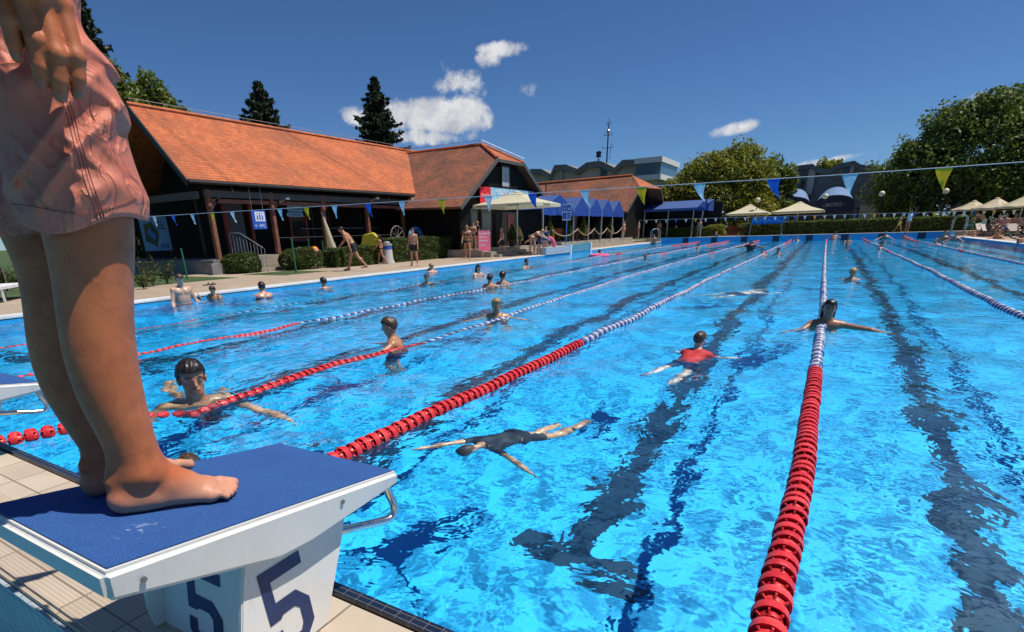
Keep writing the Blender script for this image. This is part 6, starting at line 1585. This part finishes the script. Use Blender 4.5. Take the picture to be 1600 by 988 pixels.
def mast():
    p = at_y(948, 253, 76); t_ = at_y(948.5, 184, 76); r = empty('radio_mast', p, 0, 'thin radio mast with dish and small antennas on the concrete roof', 'mast'); h = t_.z-p.z
    m_ = MB(); m_.tube([(0,0,-.4),(0,0,h*.75),(0,0,h)], [.10,.07,.02], 6); part(m_, 'pole', M_dark, r)
    m_ = MB(); m_.lathe([(0,-.3),(.22,-.18),(.25,.1),(.1,.3),(0,.32)], 10, Matrix.Translation((0,0,h*.68))); part(m_, 'dish', M_metal, r, smooth=True)
    for z, w in ((h*.6,.5),(h*.32,.7),(h*.85,.25)): m_ = MB(); m_.tube([(-w,0,z),(w,0,z)], .03, 4); m_.tube([(-w,0,z),(-w,0,z+.3)], .03, 4); m_.tube([(w,0,z),(w,0,z+.3)], .03, 4); part(m_, 'antenna', M_dark, r)
    m_ = MB(); m_.tube([(.35,0,.2),(.45,0,h*.42)], .03, 4); part(m_, 'antenna', M_dark, r)
    q = at_y(935, 252, 76); s = empty('roof_siren', q, 0, 'dark roof siren left of the radio mast', 'siren'); m_ = MB(); m_.tube([(0,0,-.3),(0,0,.3)], .1, 6); part(m_, 'stand', M_dark, s)
    m_ = MB(); m_.lathe([(0,-.35),(.35,-.3),(.3,.1),(.4,.3),(0,.5)], 10, Matrix.Translation((0,0,.75))); part(m_, 'horn', M_dark, s, smooth=True)
mast()
folded('dark_hall', 'dark concrete hall with folded roof behind the far cream parasols', 70, 12,
    [(1150,262),(1192,262),(1203,261),(1216,267),(1231,268),(1245,259),(1270,256),(1278,262),(1296,265),(1310,256),(1335,251),(1345,257),(1362,259),(1385,262),(1430,262)], .45, 0, M_concd, mat('roof_edge', (.13,.14,.135), .8, .2, 1), slots=[(1256,264,1264,302),(1321,259,1329,272),(1330,325,1340,352)], wins=[(1265,262,1268,304),(1330,258,1333,272)], inset=.6)
m_ = MB(); pa, pb = at_y(1345,320,68), at_y(1440,350,68); m_.box2((pa.x,68,0),(pb.x,68.3,pa.z)); o = m_.build('grey_wall', M_concr); tag(o, 'plain grey wall panel below the big tree beside the dark hall', 'wall')
def arch_canopy(x0, x1, yt, yb, label, s):
    Y = 66; a = at_y(x0, yb, Y); b_ = at_y(x1, yb, Y); t_ = at_y((x0+x1)/2, yt, Y); w = (b_.x-a.x)/2; h = t_.z-a.z-.5; r = empty('arched_canopy', ((a.x+b_.x)/2, Y, a.z), 0, label, 'canopy', 'dark blue arched canopies on the hall')
    m_ = MB(); n = 18; V = []; 
    for i in range(n+1):
        an = math.pi*i/n; x = -w*math.cos(an); z = h*math.sin(an)**.7
        V += [(x,0,z+.05),(x*.86,2.2,z+.75*math.sin(an)**.5),(x*.80,3.8,z+.95*math.sin(an)**.5)]
    F = []
    for i in range(n): F += [(i*3,i*3+3,i*3+4,i*3+1),(i*3+1,i*3+4,i*3+5,i*3+2)]
    m_.add(V, F); c_ = m_.build('canopy', thin_cloth('canopy_pale_blue', (.16,.26,.45), .1), r, recalc=False, smooth='all')
    m_ = MB(); V = [(0,-.01,-.0)]+[(-w*math.cos(math.pi*i/n), -.01, h*math.sin(math.pi*i/n)**.7+.04) for i in range(n+1)]; m_.add(V, [(0,i+1,i+2) for i in range(n)]); m_.add([(-w,-.01,.02),(w,-.01,.02),(w,-.02,-.4),(-w,-.02,-.4)], [(0,1,2,3)])
    f = m_.build('front_cloth', mat('canopy_navy', (.008,.016,.06), .6), r, recalc=False)
    text(s, .42, mat('lettering_grey', (.45,.47,.5), .6), f, face_my(0,-.03,.12), depth=.003, align='CENTER')
    for x in (-w,w): m_ = MB(); m_.tube([(x*.97,.1,-a.z),(x*.97,.1,0)], .05, 6); part(m_, 'post', M_dark, r)
arch_canopy(1204,1265,300,328,'arched dark blue canopy behind the right cream parasol','REPUBLIKA')
arch_canopy(1270,1334,297,326,'arched dark blue canopy nearer to the big tree, with lettering','- BISTRO -')
# trees
def T(px, py, y): return at_y(px, py, y)
b0 = T(1110, 360, 62); 
broad_tree('bushy yellow green tree with many upright tips behind the long awning', (b0.x, 62, ZF), [(0,0,3.6,4.4,3,3.6),(-3.3,0,2.6,2.4,2,2.6),(3.3,0,2.8,2.3,2,2.7),(1.6,0,5.6,2.6,2.2,2.6),(-1.4,0,5.2,2.3,2,2.2),(2.6,.2,6.4,1.2,1,1.5),(.6,.2,6.6,1.1,1,1.3),(-2.9,.1,5.2,1.1,1,1.3),(-4.2,0,4.2,1.1,1,1.4),(4.1,0,5.0,1.2,1,1.7),(1.7,0,7.1,.8,.8,1.1),(-.4,0,6.6,.7,.7,1.1),(-1.8,0,6.2,.7,.7,1.0)], 38000, .15, M_leaf_light, 3)
b1 = T(1200, 360, 66); broad_tree('darker smaller tree between the bushy tree and the dark hall', (b1.x, 66, ZF), [(0,0,3.2,2.0,1.8,3.2),(-.6,0,5.6,1.2,1,1.6),(.9,0,4.9,1.1,1,1.4)], 9000, .17, M_leaf_dark, 4)
b2 = T(1496, 360, 61); broad_tree('very large domed tree with drooping branches at the right edge', (b2.x, 61, ZF), [(0,0,5.2,4.8,3.4,4.4),(-3.7,0,3.8,3.2,2.6,3.2),(3.4,0,4.2,2.9,2.8,3.4),(-1.6,0,7.6,2.4,2.2,2.0),(1.0,0,8.0,2.5,2.2,1.8),(-3.6,0,5.6,1.7,1.7,1.6),(4.0,0,6.0,1.8,2,1.8),(2.6,0,7.3,1.6,1.6,1.3),(-4.6,-.2,2.6,1.5,1.4,2.0),(6,0,3.5,2.2,2,2.6),(-2.6,0,6.9,1.4,1.3,1.2),(0,-.5,8.9,1.3,1.2,1.0)], 52000, .15, M_leaf_dark, 5, trunk_r=.45, up=-.1)
b3 = T(1292, 270, 95); broad_tree('round tree top showing over the dark hall roof', (b3.x, 95, 0), [(0,0,7.2,2.0,1.6,2.2),(.9,0,7.8,1.3,1.2,1.3)], 4500, .22, M_leaf_light, 6, th=6)
for (tx, ty, X_, R_, l, sd_) in ((583,117,-34,5.6,'spruce standing before the big cloud above the orange roof',21), (401,122,-34,4.0,'spruce top above the middle of the long orange roof',22)):
    p = at_x(tx, ty, X_); spruce(l, (p.x, p.y, 0), p.z, R_*(1.0 if sd_ == 21 else 1.35), sd_)
p = at_x(168, 20, -34); spruce('tall dark spruce at the left behind the standing person', (p.x-1.0, p.y-.9, 0), p.z+1.2, 3.6, 23)
p = at_x(236, 118, -34); broad_tree('leafy tree right of the tall spruce, over the roof end', (p.x, p.y, 0), [(0,0,p.z-2.4,1.5,1.6,2.0),(.0,1.2,p.z-3.2,1.3,1.5,1.6),(0,-1.3,p.z-2.6,1.4,1.5,2.0),(0,-.3,p.z-1.0,.9,.8,1.1),(0,2.4,p.z-4.2,1.2,1.2,1.3),(0,-2.6,p.z-2.2,1.5,1.5,2.6)], 16000, .15, M_leaf_dark, 7, group='broadleaved trees behind the roofs', th=8)
# low background greenery closing the horizon at the sides
for i, (x, y, w, l) in enumerate(((14,70,9,'dense tree mass at the far right behind the sunbathers'),(24,60,9,'second dense tree beyond the right lawn'),(-34,8,7,'dense dark tree beyond the lawn on the left'),(-33,-4,8,'dark tree behind the left starting block'))):
    rng = np.random.RandomState(60+i); broad_tree(l, (x,y,0), [(0,0,3.4,w*.5,w*.4,3.2),(w*.3,0,4.2,w*.3,w*.3,2.4),(-w*.3,0,4.0,w*.3,w*.3,2.4),(0,0,5.4,w*.3,w*.3,1.8)], 9000, .26, M_leaf_dark, 60+i, group='dense trees at the edges of the bath')

# ladders
def ladder(p, rz, label, h=.85):
    r = empty('pool_ladder', p, rz, label, 'ladder', 'steel pool ladders')
    for s in (-.25,.25):
        m_ = MB(); pts = [(s,.6,0)]+[(s,.25+.35*math.cos(a), h-.30+.32*math.sin(a)) for a in np.linspace(.0,math.pi,9)]+[(s,-.10,-.9)]; m_.tube(pts, .026, 8); part(m_, 'rail', M_steel, r, smooth=True)
    for z in (-.2,-.5,-.8): m_ = MB(); m_.box((0,-.10,z),(.5,.09,.03)); part(m_, 'tread', M_steel, r)
p = at_z(1018, 377, ZL+.05); ladder((XL+.12, 50.2, ZL+.1), rad(90), 'steel pool ladder at the far left corner of the pool', 1.0)
p = at_y(1515, 370, 50.6); ladder((XR-.12, 50.4, ZL+.1), rad(-90), 'steel pool ladder at the far right corner by the bending man', 1.25)
# right side: parasols and loungers on the lawn
for q, y, w, l, rz in (((1520,325),56,2.5,'round beige parasol at the right, farthest of the group',0),((1555,324),51,2.4,'round beige parasol in the middle of the sunbathers',0),((1598,324),49,2.6,'round beige parasol cut by the right edge of the photo',0),((1496,328),60,2.0,'small beige parasol left of the others',0)):
    p = at_y(*q, y); parasol(l, (p.x, y, ZL), w, 1.75, .55, 'beige', 'round beige parasols on the right lawn', square=False, rz=rz, rim=.10)
def lounger(p, rz, label, first=[]):
    if not first:
        r = empty('sun_lounger', p, rz, label, 'sun lounger', 'sun loungers on the right lawn'); mw = mat('lounger_brown', (.10,.05,.04), .5)
        m_ = MB(); m_.box((0,.1,.32),(.6,1.3,.05)); part(m_, 'seat', mw, r); m_ = MB(); T_ = Matrix.Translation((0,-.5,.32)) @ Matrix.Rotation(rad(-38),4,'X'); m_.box((0,-.32,.0),(.6,.7,.04),0,T_); part(m_, 'backrest', mw, r)
        for x in (-.27,.27):
            for y in (-.45,.65): m_ = MB(); m_.box((x,y,.15),(.04,.04,.3)); part(m_, 'leg', mw, r)
        first.append(r); return r
    r = copy_tree(first[0]); r.location = p; r.rotation_euler = (0,0,rz); r['label'] = label; return r
for (q, y, rz, l) in (((1552,365),47.5,200,'sun lounger below the middle beige parasol'),((1580,362),49,190,'sun lounger between the two beige parasols'),((1596,368),45,205,'sun lounger nearest to the right pool edge'),((1540,358),53,190,'sun lounger farthest away beside the ladder')):
    p = at_y(*q, y); lounger((p.x, y, ZL), rad(rz), l)
# sunbather things on the left lawn seen between the legs
p = at_z(6, 470, ZL); r = empty('sun_lounger', p, rad(50), 'white sun lounger on the lawn behind the rear leg', 'sun lounger'); m_ = MB(); m_.box((0,.1,.32),(.6,1.7,.06)); part(m_, 'seat', mat('lounger_white', (.7,.7,.7), .5), r)
for x in (-.27,.27):
    for y in (-.6,.8): m_ = MB(); m_.box((x,y,.15),(.04,.04,.3)); part(m_, 'leg', mat('lounger_white', (.7,.7,.7), .5), r)
p = at_z(5, 455, ZL); r = empty('orange_towel', p+Vector((0,0,.4)), 0, 'orange towel hanging behind the white lounger', 'towel'); m_ = MB(); V = [];
for k in range(9): V += [(-.4+.1*k, .03*math.sin(k*1.7), .30), (-.4+.1*k, .06*math.sin(k*1.7+1), -.30)]
m_.add(V, [(2*k,2*k+2,2*k+3,2*k+1) for k in range(8)]); m_.build('cloth', clothm('orange', CL['orange']), r, recalc=False)
m_ = MB(); m_.tube([(-.45,0,.3),(.45,0,.3)], .015, 5); m_.tube([(-.45,0,.3),(-.45,0,-.42)], .015, 5); m_.tube([(.45,0,.3),(.45,0,-.42)], .015, 5); part(m_, 'rack', M_metal, r)
# sandals left on the deck by the bathing man
p = at_z(325, 446, ZL)
for k in range(2):
    r = empty('sandal', p+Vector((0, .16*k, 0)), rad(30*k), ['dark sandal on the deck right of the bathing man','second dark sandal, lying askew beside the first'][k], 'sandal', 'sandals on the deck'); m_ = MB(); m_.prism([(-.05,-.13),(.04,-.13),(.055,.05),(.03,.14),(-.04,.13)], 0, .025, 'Z'); part(m_, 'sole', M_dark, r); m_ = MB(); m_.tube([(-.05,.02,.02),(0,.03,.07),(.05,.02,.02)], .012, 5); part(m_, 'strap', M_dark, r)
# ------------------------------------------------------------------ people in the pool and on the decks
STAND = dict(armR=(6,9,14), armL=(4,9,12), legR=(2,4,0), legL=(-3,4,2))
WALK = dict(lean=4, armR=(-18,8,18), armL=(22,8,20), legR=(22,3,6), legL=(-14,3,22))
WALK2 = dict(lean=3, armR=(16,10,25), armL=(-12,8,15), legR=(-16,3,22), legL=(18,3,5))
SWIM = dict(lean=14, head=(-8,0), armR=(58,32,12), armL=(52,35,15), legR=(20,8,35), legL=(28,8,50))
TREAD = dict(lean=8, head=(-4,10), armR=(45,45,25), armL=(40,48,22), legR=(25,8,40), legL=(15,8,30))
PRONE = dict(lean=76, bend=-30, head=(-30,0), armR=(80,30,0), armL=(82,38,0), legR=(-78,8,10), legL=(-72,10,25))
REST = dict(lean=24, head=(-12,0), armR=(66,24,18), armL=(66,24,18), legR=(10,6,15), legL=(0,6,10))
SPREAD = dict(lean=4, head=(0,0), armR=(15,82,0), armL=(15,82,0), legR=(5,8,10), legL=(5,8,10))
BEND = dict(lean=68, bend=5, head=(-5,0), armR=(60,5,10), armL=(48,6,12), legR=(-4,4,8), legL=(6,5,12))
SIT = dict(lean=6, head=(10,0), armR=(25,8,55), armL=(20,8,60), legR=(85,6,85), legL=(85,8,80))
GS = 'swimmers and bathers in the pool'; GD = 'people on the pool decks'
def sw(label, px, htop, water, face, pose=SWIM, scale=1.0, dz=0.0, **k):
    p = at_z(px, water, 0); h = at_y(px, htop, p.y); far = p.y > 18
    kw = dict(res=.030 if p.y > 30 else .024 if far else .014 if p.y > 8 else .0095, fine=not far, bottom='navy', group=GS); kw.update(k)
    return person(label, pose, (p.x, p.y, h.z+dz), face, scale, base='head', **kw)
def dk(label, px, htop, foot, face, pose=STAND, z=ZL, scale=None, y=None, **k):
    p = at_z(px, foot, z) if y is None else Vector((at_y(px, foot, y).x, y, z)); h = at_y(px, htop, p.y); s = scale or max(.55, min(1.10, (h.z-z)/1.78))
    kw = dict(res=.030 if p.y > 35 else .022, group=GD); kw.update(k)
    return person(label, pose, (p.x, p.y, z), face, s, base='feet', **kw)
# near and middle swimmers
boy = dict(lean=48, bend=-30, head=(-14,12), armR=(18,32,25), armL=(22,36,25), legR=(-62,10,92), legL=(-45,10,30))
sw('dark haired boy swimming breaststroke, one foot sticking out of the water behind him', 307, 562, 624, 122, boy, 1.32, sk='tan', hair='dark', bottom='navy', res=.0085)
sw('small boy with short brown hair turning sideways between two lane ropes', 610, 495, 541, -125, dict(lean=6, head=(6,0), armR=(40,38,12), armL=(60,50,5), legR=(12,6,20), legL=(20,6,30)), .92, sk='tan', hair='brown')
sw('boy with wet fair fringe facing the camera in the middle of the pool', 776, 465, 494, 150, TREAD, .90, sk='tan', hair='blond')
sw('small child in a red swim shirt paddling away from the camera', 1091, 517, 552, 12, dict(lean=58, bend=-22, head=(-22,0), armR=(40,28,30), armL=(36,30,30), legR=(-62,8,8), legL=(-70,12,14)), .70, sk='pale', hair='brown', top='red', bottom='navy')
sw('woman with long dark wet hair leaning over the lane rope, facing the camera', 1290, 467, 512, 172, dict(lean=36, bend=-20, head=(-14,0), armR=(60,40,10), armL=(78,62,-5), legR=(-30,8,20), legL=(-40,8,20)), .90, sk='brown', hair='black', long=True, top='red', bottom='red', female=True)
diver = dict(lean=88, head=(4,0), armR=(92,12,0), armL=(84,82,-10), legR=(-50,8,40), legL=(-78,12,40))
sw('diver in a black swim shirt floating face down with spread arms beside the red floats', 728, 668, 688, -158, diver, .66, dz=-.19, sk='tan', hair='brown', top='black', bottom='black', res=.010)
c = at_z(1190, 480, -.35); person('pale swimmer gliding under water beyond the child in red', dict(lean=88, head=(10,0), armR=(88,12,0), armL=(88,12,0), legR=(-86,10,5), legL=(-84,12,8)), (c.x, c.y, -.24), 40, .95, .022, sk='pale', hair='brown', group=GS, base='head', bottom='navy')
c = at_y(291, 709, 1.62); person('child with brown hair whose head top shows behind the blue block', TREAD, (c.x, c.y, c.z), -60, .78, .010, sk='tan', hair='brown', group=GS, base='head', fine=True, bottom='navy')
sw('pale bare chested man standing waist deep at the left wall, looking down', 289, 428, 474, 100, dict(lean=2, head=(12,0), armR=(12,16,50), armL=(12,16,52), legR=(2,4,3), legL=(-2,4,3)), 1.0, sk='fair', hair='brown', bottom='red', fine=True)
sw('dark haired child holding hands to the face next to the pale man', 334, 447, 466, 150, dict(lean=5, head=(10,0), armR=(45,10,110), armL=(45,10,110), legR=(5,6,10), legL=(5,6,10)), .80, sk='tan', hair='dark')
sw('sunburnt man seen from behind, holding on to the left wall', 411, 440, 461, -60, REST, 1.0, sk='pink', hair='dark')
sw('man in swimming goggles near the left wall', 506, 433, 449, -80, SWIM, 1.0, sk='pink', hair='dark', goggles=True)
sw('blond man resting his arms on the left coping', 674, 411, 424, -75, REST, 1.0, sk='pink', hair='blond')
sw('brown haired boy swimming below the resting blond man', 667, 428, 442, 140, SWIM, .88, sk='tan', hair='brown')
sw('girl with long dark hair looking down, near the cafe end of the pool', 748, 413, 432, 100, SWIM, .9, sk='fair', hair='dark', long=True, female=True, top='black', bottom='black')
sw('dark haired boy seen from behind, left one of the pair', 766, 428, 450, -10, dict(lean=6, head=(0,0), armR=(60,25,5), armL=(60,25,5), legR=(10,6,20), legL=(20,6,30)), .85, sk='pink', hair='dark')
sw('dark haired man seen from behind, right one of the pair', 786, 423, 444, 10, TREAD, .98, sk='pink', hair='dark')
sw('dark haired swimmer alone in front of the cafe steps', 823, 404, 418, 100, TREAD, .95, sk='tan', hair='dark')
sw('dark haired swimmer right below the pictogram sign', 896, 388, 396, 60, TREAD, .95, sk='fair', hair='dark')
sw('swimmer with a pink ring beyond the glazed box', 937, 390, 400, 80, TREAD, .95, sk='fair', hair='brown')
c = at_z(937, 401, 0); r = empty('swim_ring', (c.x, c.y-.1, .03), 0, 'pink swim ring around the swimmer beyond the glazed box', 'swim ring'); m_ = MB(); m_.tube([(.42*math.cos(a), .42*math.sin(a), 0) for a in np.linspace(0,6.283,21)[:-1]], .10, 8, closed=True); part(m_, 'ring', mat('plastic_pink', CL['pink'], .4), r, smooth=True); m_ = MB(); m_.lathe([(.03,.09),(.03,.13),(0,.135)], 8, Matrix.Translation((.42,0,0))); part(m_, 'valve', mat('plastic_white', (.7,.7,.7), .4), r)
sw('swimmer in a red cap in the middle of the far half', 1008, 397, 406, 160, SWIM, .95, sk='tan', cap='red')
sw('bather standing by the left pool ladder', 1021, 366, 382, 170, STAND, .95, sk='tan', hair='dark')
sw('swimmer by the far wall next to the first dark lane mark', 1068, 371, 378, 100, TREAD, .9, sk='tan', hair='brown')
sw('child in an orange cap holding the far wall', 1118, 362, 377, 20, REST, .85, sk='fair', cap='orange', top='navy')
sw('swimmer in front of the child in the orange cap', 1091, 380, 388, 60, SWIM, .85, sk='tan', hair='dark')
sw('dark haired swimmer with arms spread wide in the far half', 1172, 374, 391, 180, SPREAD, 1.0, sk='tan', hair='black', long=True, top='black+', female=True)
sw('dark capped swimmer right of the spread arms', 1190, 388, 399, 190, SWIM, .95, sk='pink', cap='black')
sw('brown haired swimmer with a bent arm, far half', 1215, 386, 397, 200, TREAD, 1.0, sk='tan', hair='brown')
sw('pale bather leaning back on the far wall with both arms stretched', 1219, 364, 376, 180, SPREAD, 1.0, sk='pale', hair='brown')
sw('swimmer in goggles close to the far wall', 1245, 370, 376, 170, PRONE, .9, sk='fair', hair='grey', goggles=True)
sw('small blond child swimming away beside the right lane rope', 1331, 418, 436, 20, SWIM, .86, sk='pink', hair='blond')
sw('bare backed man at the far wall above the right lane rope', 1303, 362, 375, 0, REST, 1.0, sk='pink', hair='brown')
sw('dark haired swimmer at the far wall next to the bare backed man', 1325, 369, 378, 150, TREAD, .9, sk='tan', hair='dark')
sw('dark haired swimmer crossing the lane rope in the far right quarter', 1377, 377, 389, 100, SWIM, .95, sk='pink', hair='black')
sw('bather with a grey bun at the far wall below the running children', 1382, 362, 375, 180, TREAD, .95, sk='fair', hair='grey', female=True, top='black')
sw('child climbing at the far wall under the jumping girl', 1414, 364, 373, 60, REST, .8, sk='pink', hair='dark')
sw('grey haired swimmer at the right lane rope', 1461, 372, 383, -150, SWIM, .95, sk='fair', hair='grey')
sw('bather standing at the far wall left of the dark haired child', 1473, 361, 377, 180, STAND, 1.0, sk='tan', hair='brown')
sw('dark haired child close to the right ladder', 1491, 364, 377, 200, TREAD, .85, sk='pink', hair='black')
sw('first of the children at the right ladder, fair hair', 1507, 362, 373, 120, TREAD, .8, sk='pink', hair='blond')
sw('second of the children at the right ladder, in an orange cap', 1521, 363, 373, 60, TREAD, .8, sk='pink', cap='orange')
sw('dark haired bather seen from behind, arms back at the right coping', 1556, 360, 377, 200, REST, 1.0, sk='tan', hair='dark')
sw('bare backed man raising an arm at the right edge of the pool', 1591, 362, 384, -60, dict(lean=6, armR=(30,60,40), armL=(110,20,40), legR=(5,5,5), legL=(5,5,5)), 1.0, sk='brown', hair='black')
# left deck
dk('tanned man in black shorts bending forward as he walks along the left deck', 556, 363, 423, -118, dict(lean=34, head=(10,0), armR=(36,12,12), armL=(-28,12,10), legR=(26,5,10), legL=(-24,5,18)), scale=1.0, sk='tan', hair='dark', bottom='black')
dk('woman in a dark bikini walking beside the litter bin', 597, 364, 413, -118, WALK, sk='tan', hair='black', long=True, female=True, top='black', bottom='black')
dk('man in black shorts standing in front of the long hedge', 648, 355, 416, 165, STAND, sk='pink', hair='brown', bottom='black')
dk('woman in a black bikini stepping down in front of the cafe terrace', 731, 350, 406, 150, WALK2, sk='tan', hair='blond', long=True, female=True, top='black', bottom='black')
dk('woman in a dark bikini standing on the terrace behind the walking one', 740, 346, 391, 150, dict(STAND, armR=(20,8,95), armL=(15,8,80)), z=.50, sk='tan', hair='brown', female=True, top='black', bottom='black')
dk('girl in an orange cap standing on the terrace by the price board', 747, 345, 390, 200, dict(STAND, armR=(30,20,100)), z=.50, sk='tan', cap='orange', female=True, top='black+', bottom='black')
dk('older bald man in black shorts walking past the cafe steps', 785, 354, 401, -140, WALK, sk='pink', hair=None, bottom='black')
dk('woman bending over at the pool edge in front of the parasol', 832, 365, 399, 100, BEND, scale=.98, sk='fair', hair='blond', female=True, top='black', bottom='black')
dk('child bending down next to the bending woman', 842, 372, 399, -110, BEND, scale=.80, sk='tan', hair='dark', bottom='navy')
dk('woman in a blue swimsuit standing at the pool edge with a pink ring', 852, 353, 398, 150, STAND, sk='fair', hair='dark', female=True, top='navy+', bottom='blue')
c = at_z(859, 397, ZL); r = empty('swim_ring', (c.x, c.y-.12, ZL+.42), rad(20), 'pink swim ring held upright beside the woman in blue', 'swim ring'); m_ = MB(); m_.tube([(.28*math.cos(a), 0, .40*math.sin(a)) for a in np.linspace(0,6.283,21)[:-1]], .10, 8, closed=True); part(m_, 'ring', mat('plastic_pink', CL['pink'], .4), r, smooth=True); m_ = MB(); m_.lathe([(.03,.09),(.03,.13),(0,.135)], 8, Matrix.Translation((.2,0,.26))); part(m_, 'valve', mat('plastic_white', (.7,.7,.7), .4), r)
dk('slim person standing in the shade under the cream parasol', 812, 357, 386, 150, STAND, z=.50, sk='tan', hair='dark', bottom='navy')
dk('man in orange shorts standing behind the rope barrier', 974, 345, 373, 100, STAND, z=.56, sk='pink', hair='dark', bottom='orange', y=44)
dk('man in red shorts at the end of the cafe terrace', 997, 344, 371, -100, STAND, z=.56, sk='pink', hair='dark', bottom='red', y=47)
dk('bare chested person in the shade below the long blue awning', 1029, 344, 368, 160, STAND, z=ZF, y=54.0, sk='tan', hair='dark', bottom='navy')
dk('child half hidden by the far hedge below the long awning', 1054, 350, 368, 150, STAND, z=ZF, y=56.1, sk='tan', hair='dark', bottom='navy')
dk('pink skinned person behind the far hedge beside the man in the white cap', 1080, 347, 367, 150, STAND, z=ZF, y=56.0, sk='pink', hair='brown', bottom='navy')
dk('man in dark trunks and white cap standing on the far end of the pool', 1091, 343, 371, 170, STAND, z=ZF, y=52.7, scale=.82, sk='tan', cap='white', bottom='black*')
dk('child running behind the far wall, left one of the two', 1402, 341, 363, 80, WALK, z=ZF, y=52.8, scale=.72, sk='pink', hair='brown', bottom='yellow')
dk('girl in a pale swimsuit standing on the far wall with her arms up', 1416, 334, 363, 150, dict(STAND, armR=(160,10,20), armL=(150,10,20), lean=6), z=ZF, y=52.7, scale=.86, sk='tan', hair='brown', female=True, top='white+', bottom='white')
dk('man in white shorts bending forward at the right ladder', 1532, 333, 369, -80, dict(lean=48, head=(-10,0), armR=(30,8,30), armL=(40,8,30), legR=(6,5,10), legL=(-10,5,8)), y=50.8, z=ZL, scale=1.0, sk='pink', hair='dark', bottom='white')
for q, y, f, l, kw in (((1556,362),47.6,200,'woman sitting on the lounger below the middle beige parasol',dict(female=True, top='red', bottom='red', hair='dark')),((1580,360),49.1,170,'sunbather sitting between the two beige parasols',dict(hair='brown', bottom='navy')),((1566,366),45.8,220,'sunbather with a towel sitting in front of the loungers',dict(hair='dark', bottom='blue')),((1594,364),45.1,190,'sunbather sitting nearest to the right edge',dict(hair='grey', bottom='black'))):
    p = at_y(*q, y); person(l, SIT, (p.x, p.y, ZL+.0), f, .98, .03, sk='pink', group=GD, **kw)
ball('green and white ball by the right ladder', at_y(1515, 352, 51.2), .22, 'green')
ball('pale ball on the lawn beside the loungers', at_y(1581, 357, 48.4), .22, 'white')
# spare things that lie in the water: pink foam noodle of the first swimmer and a white cap on the far wall
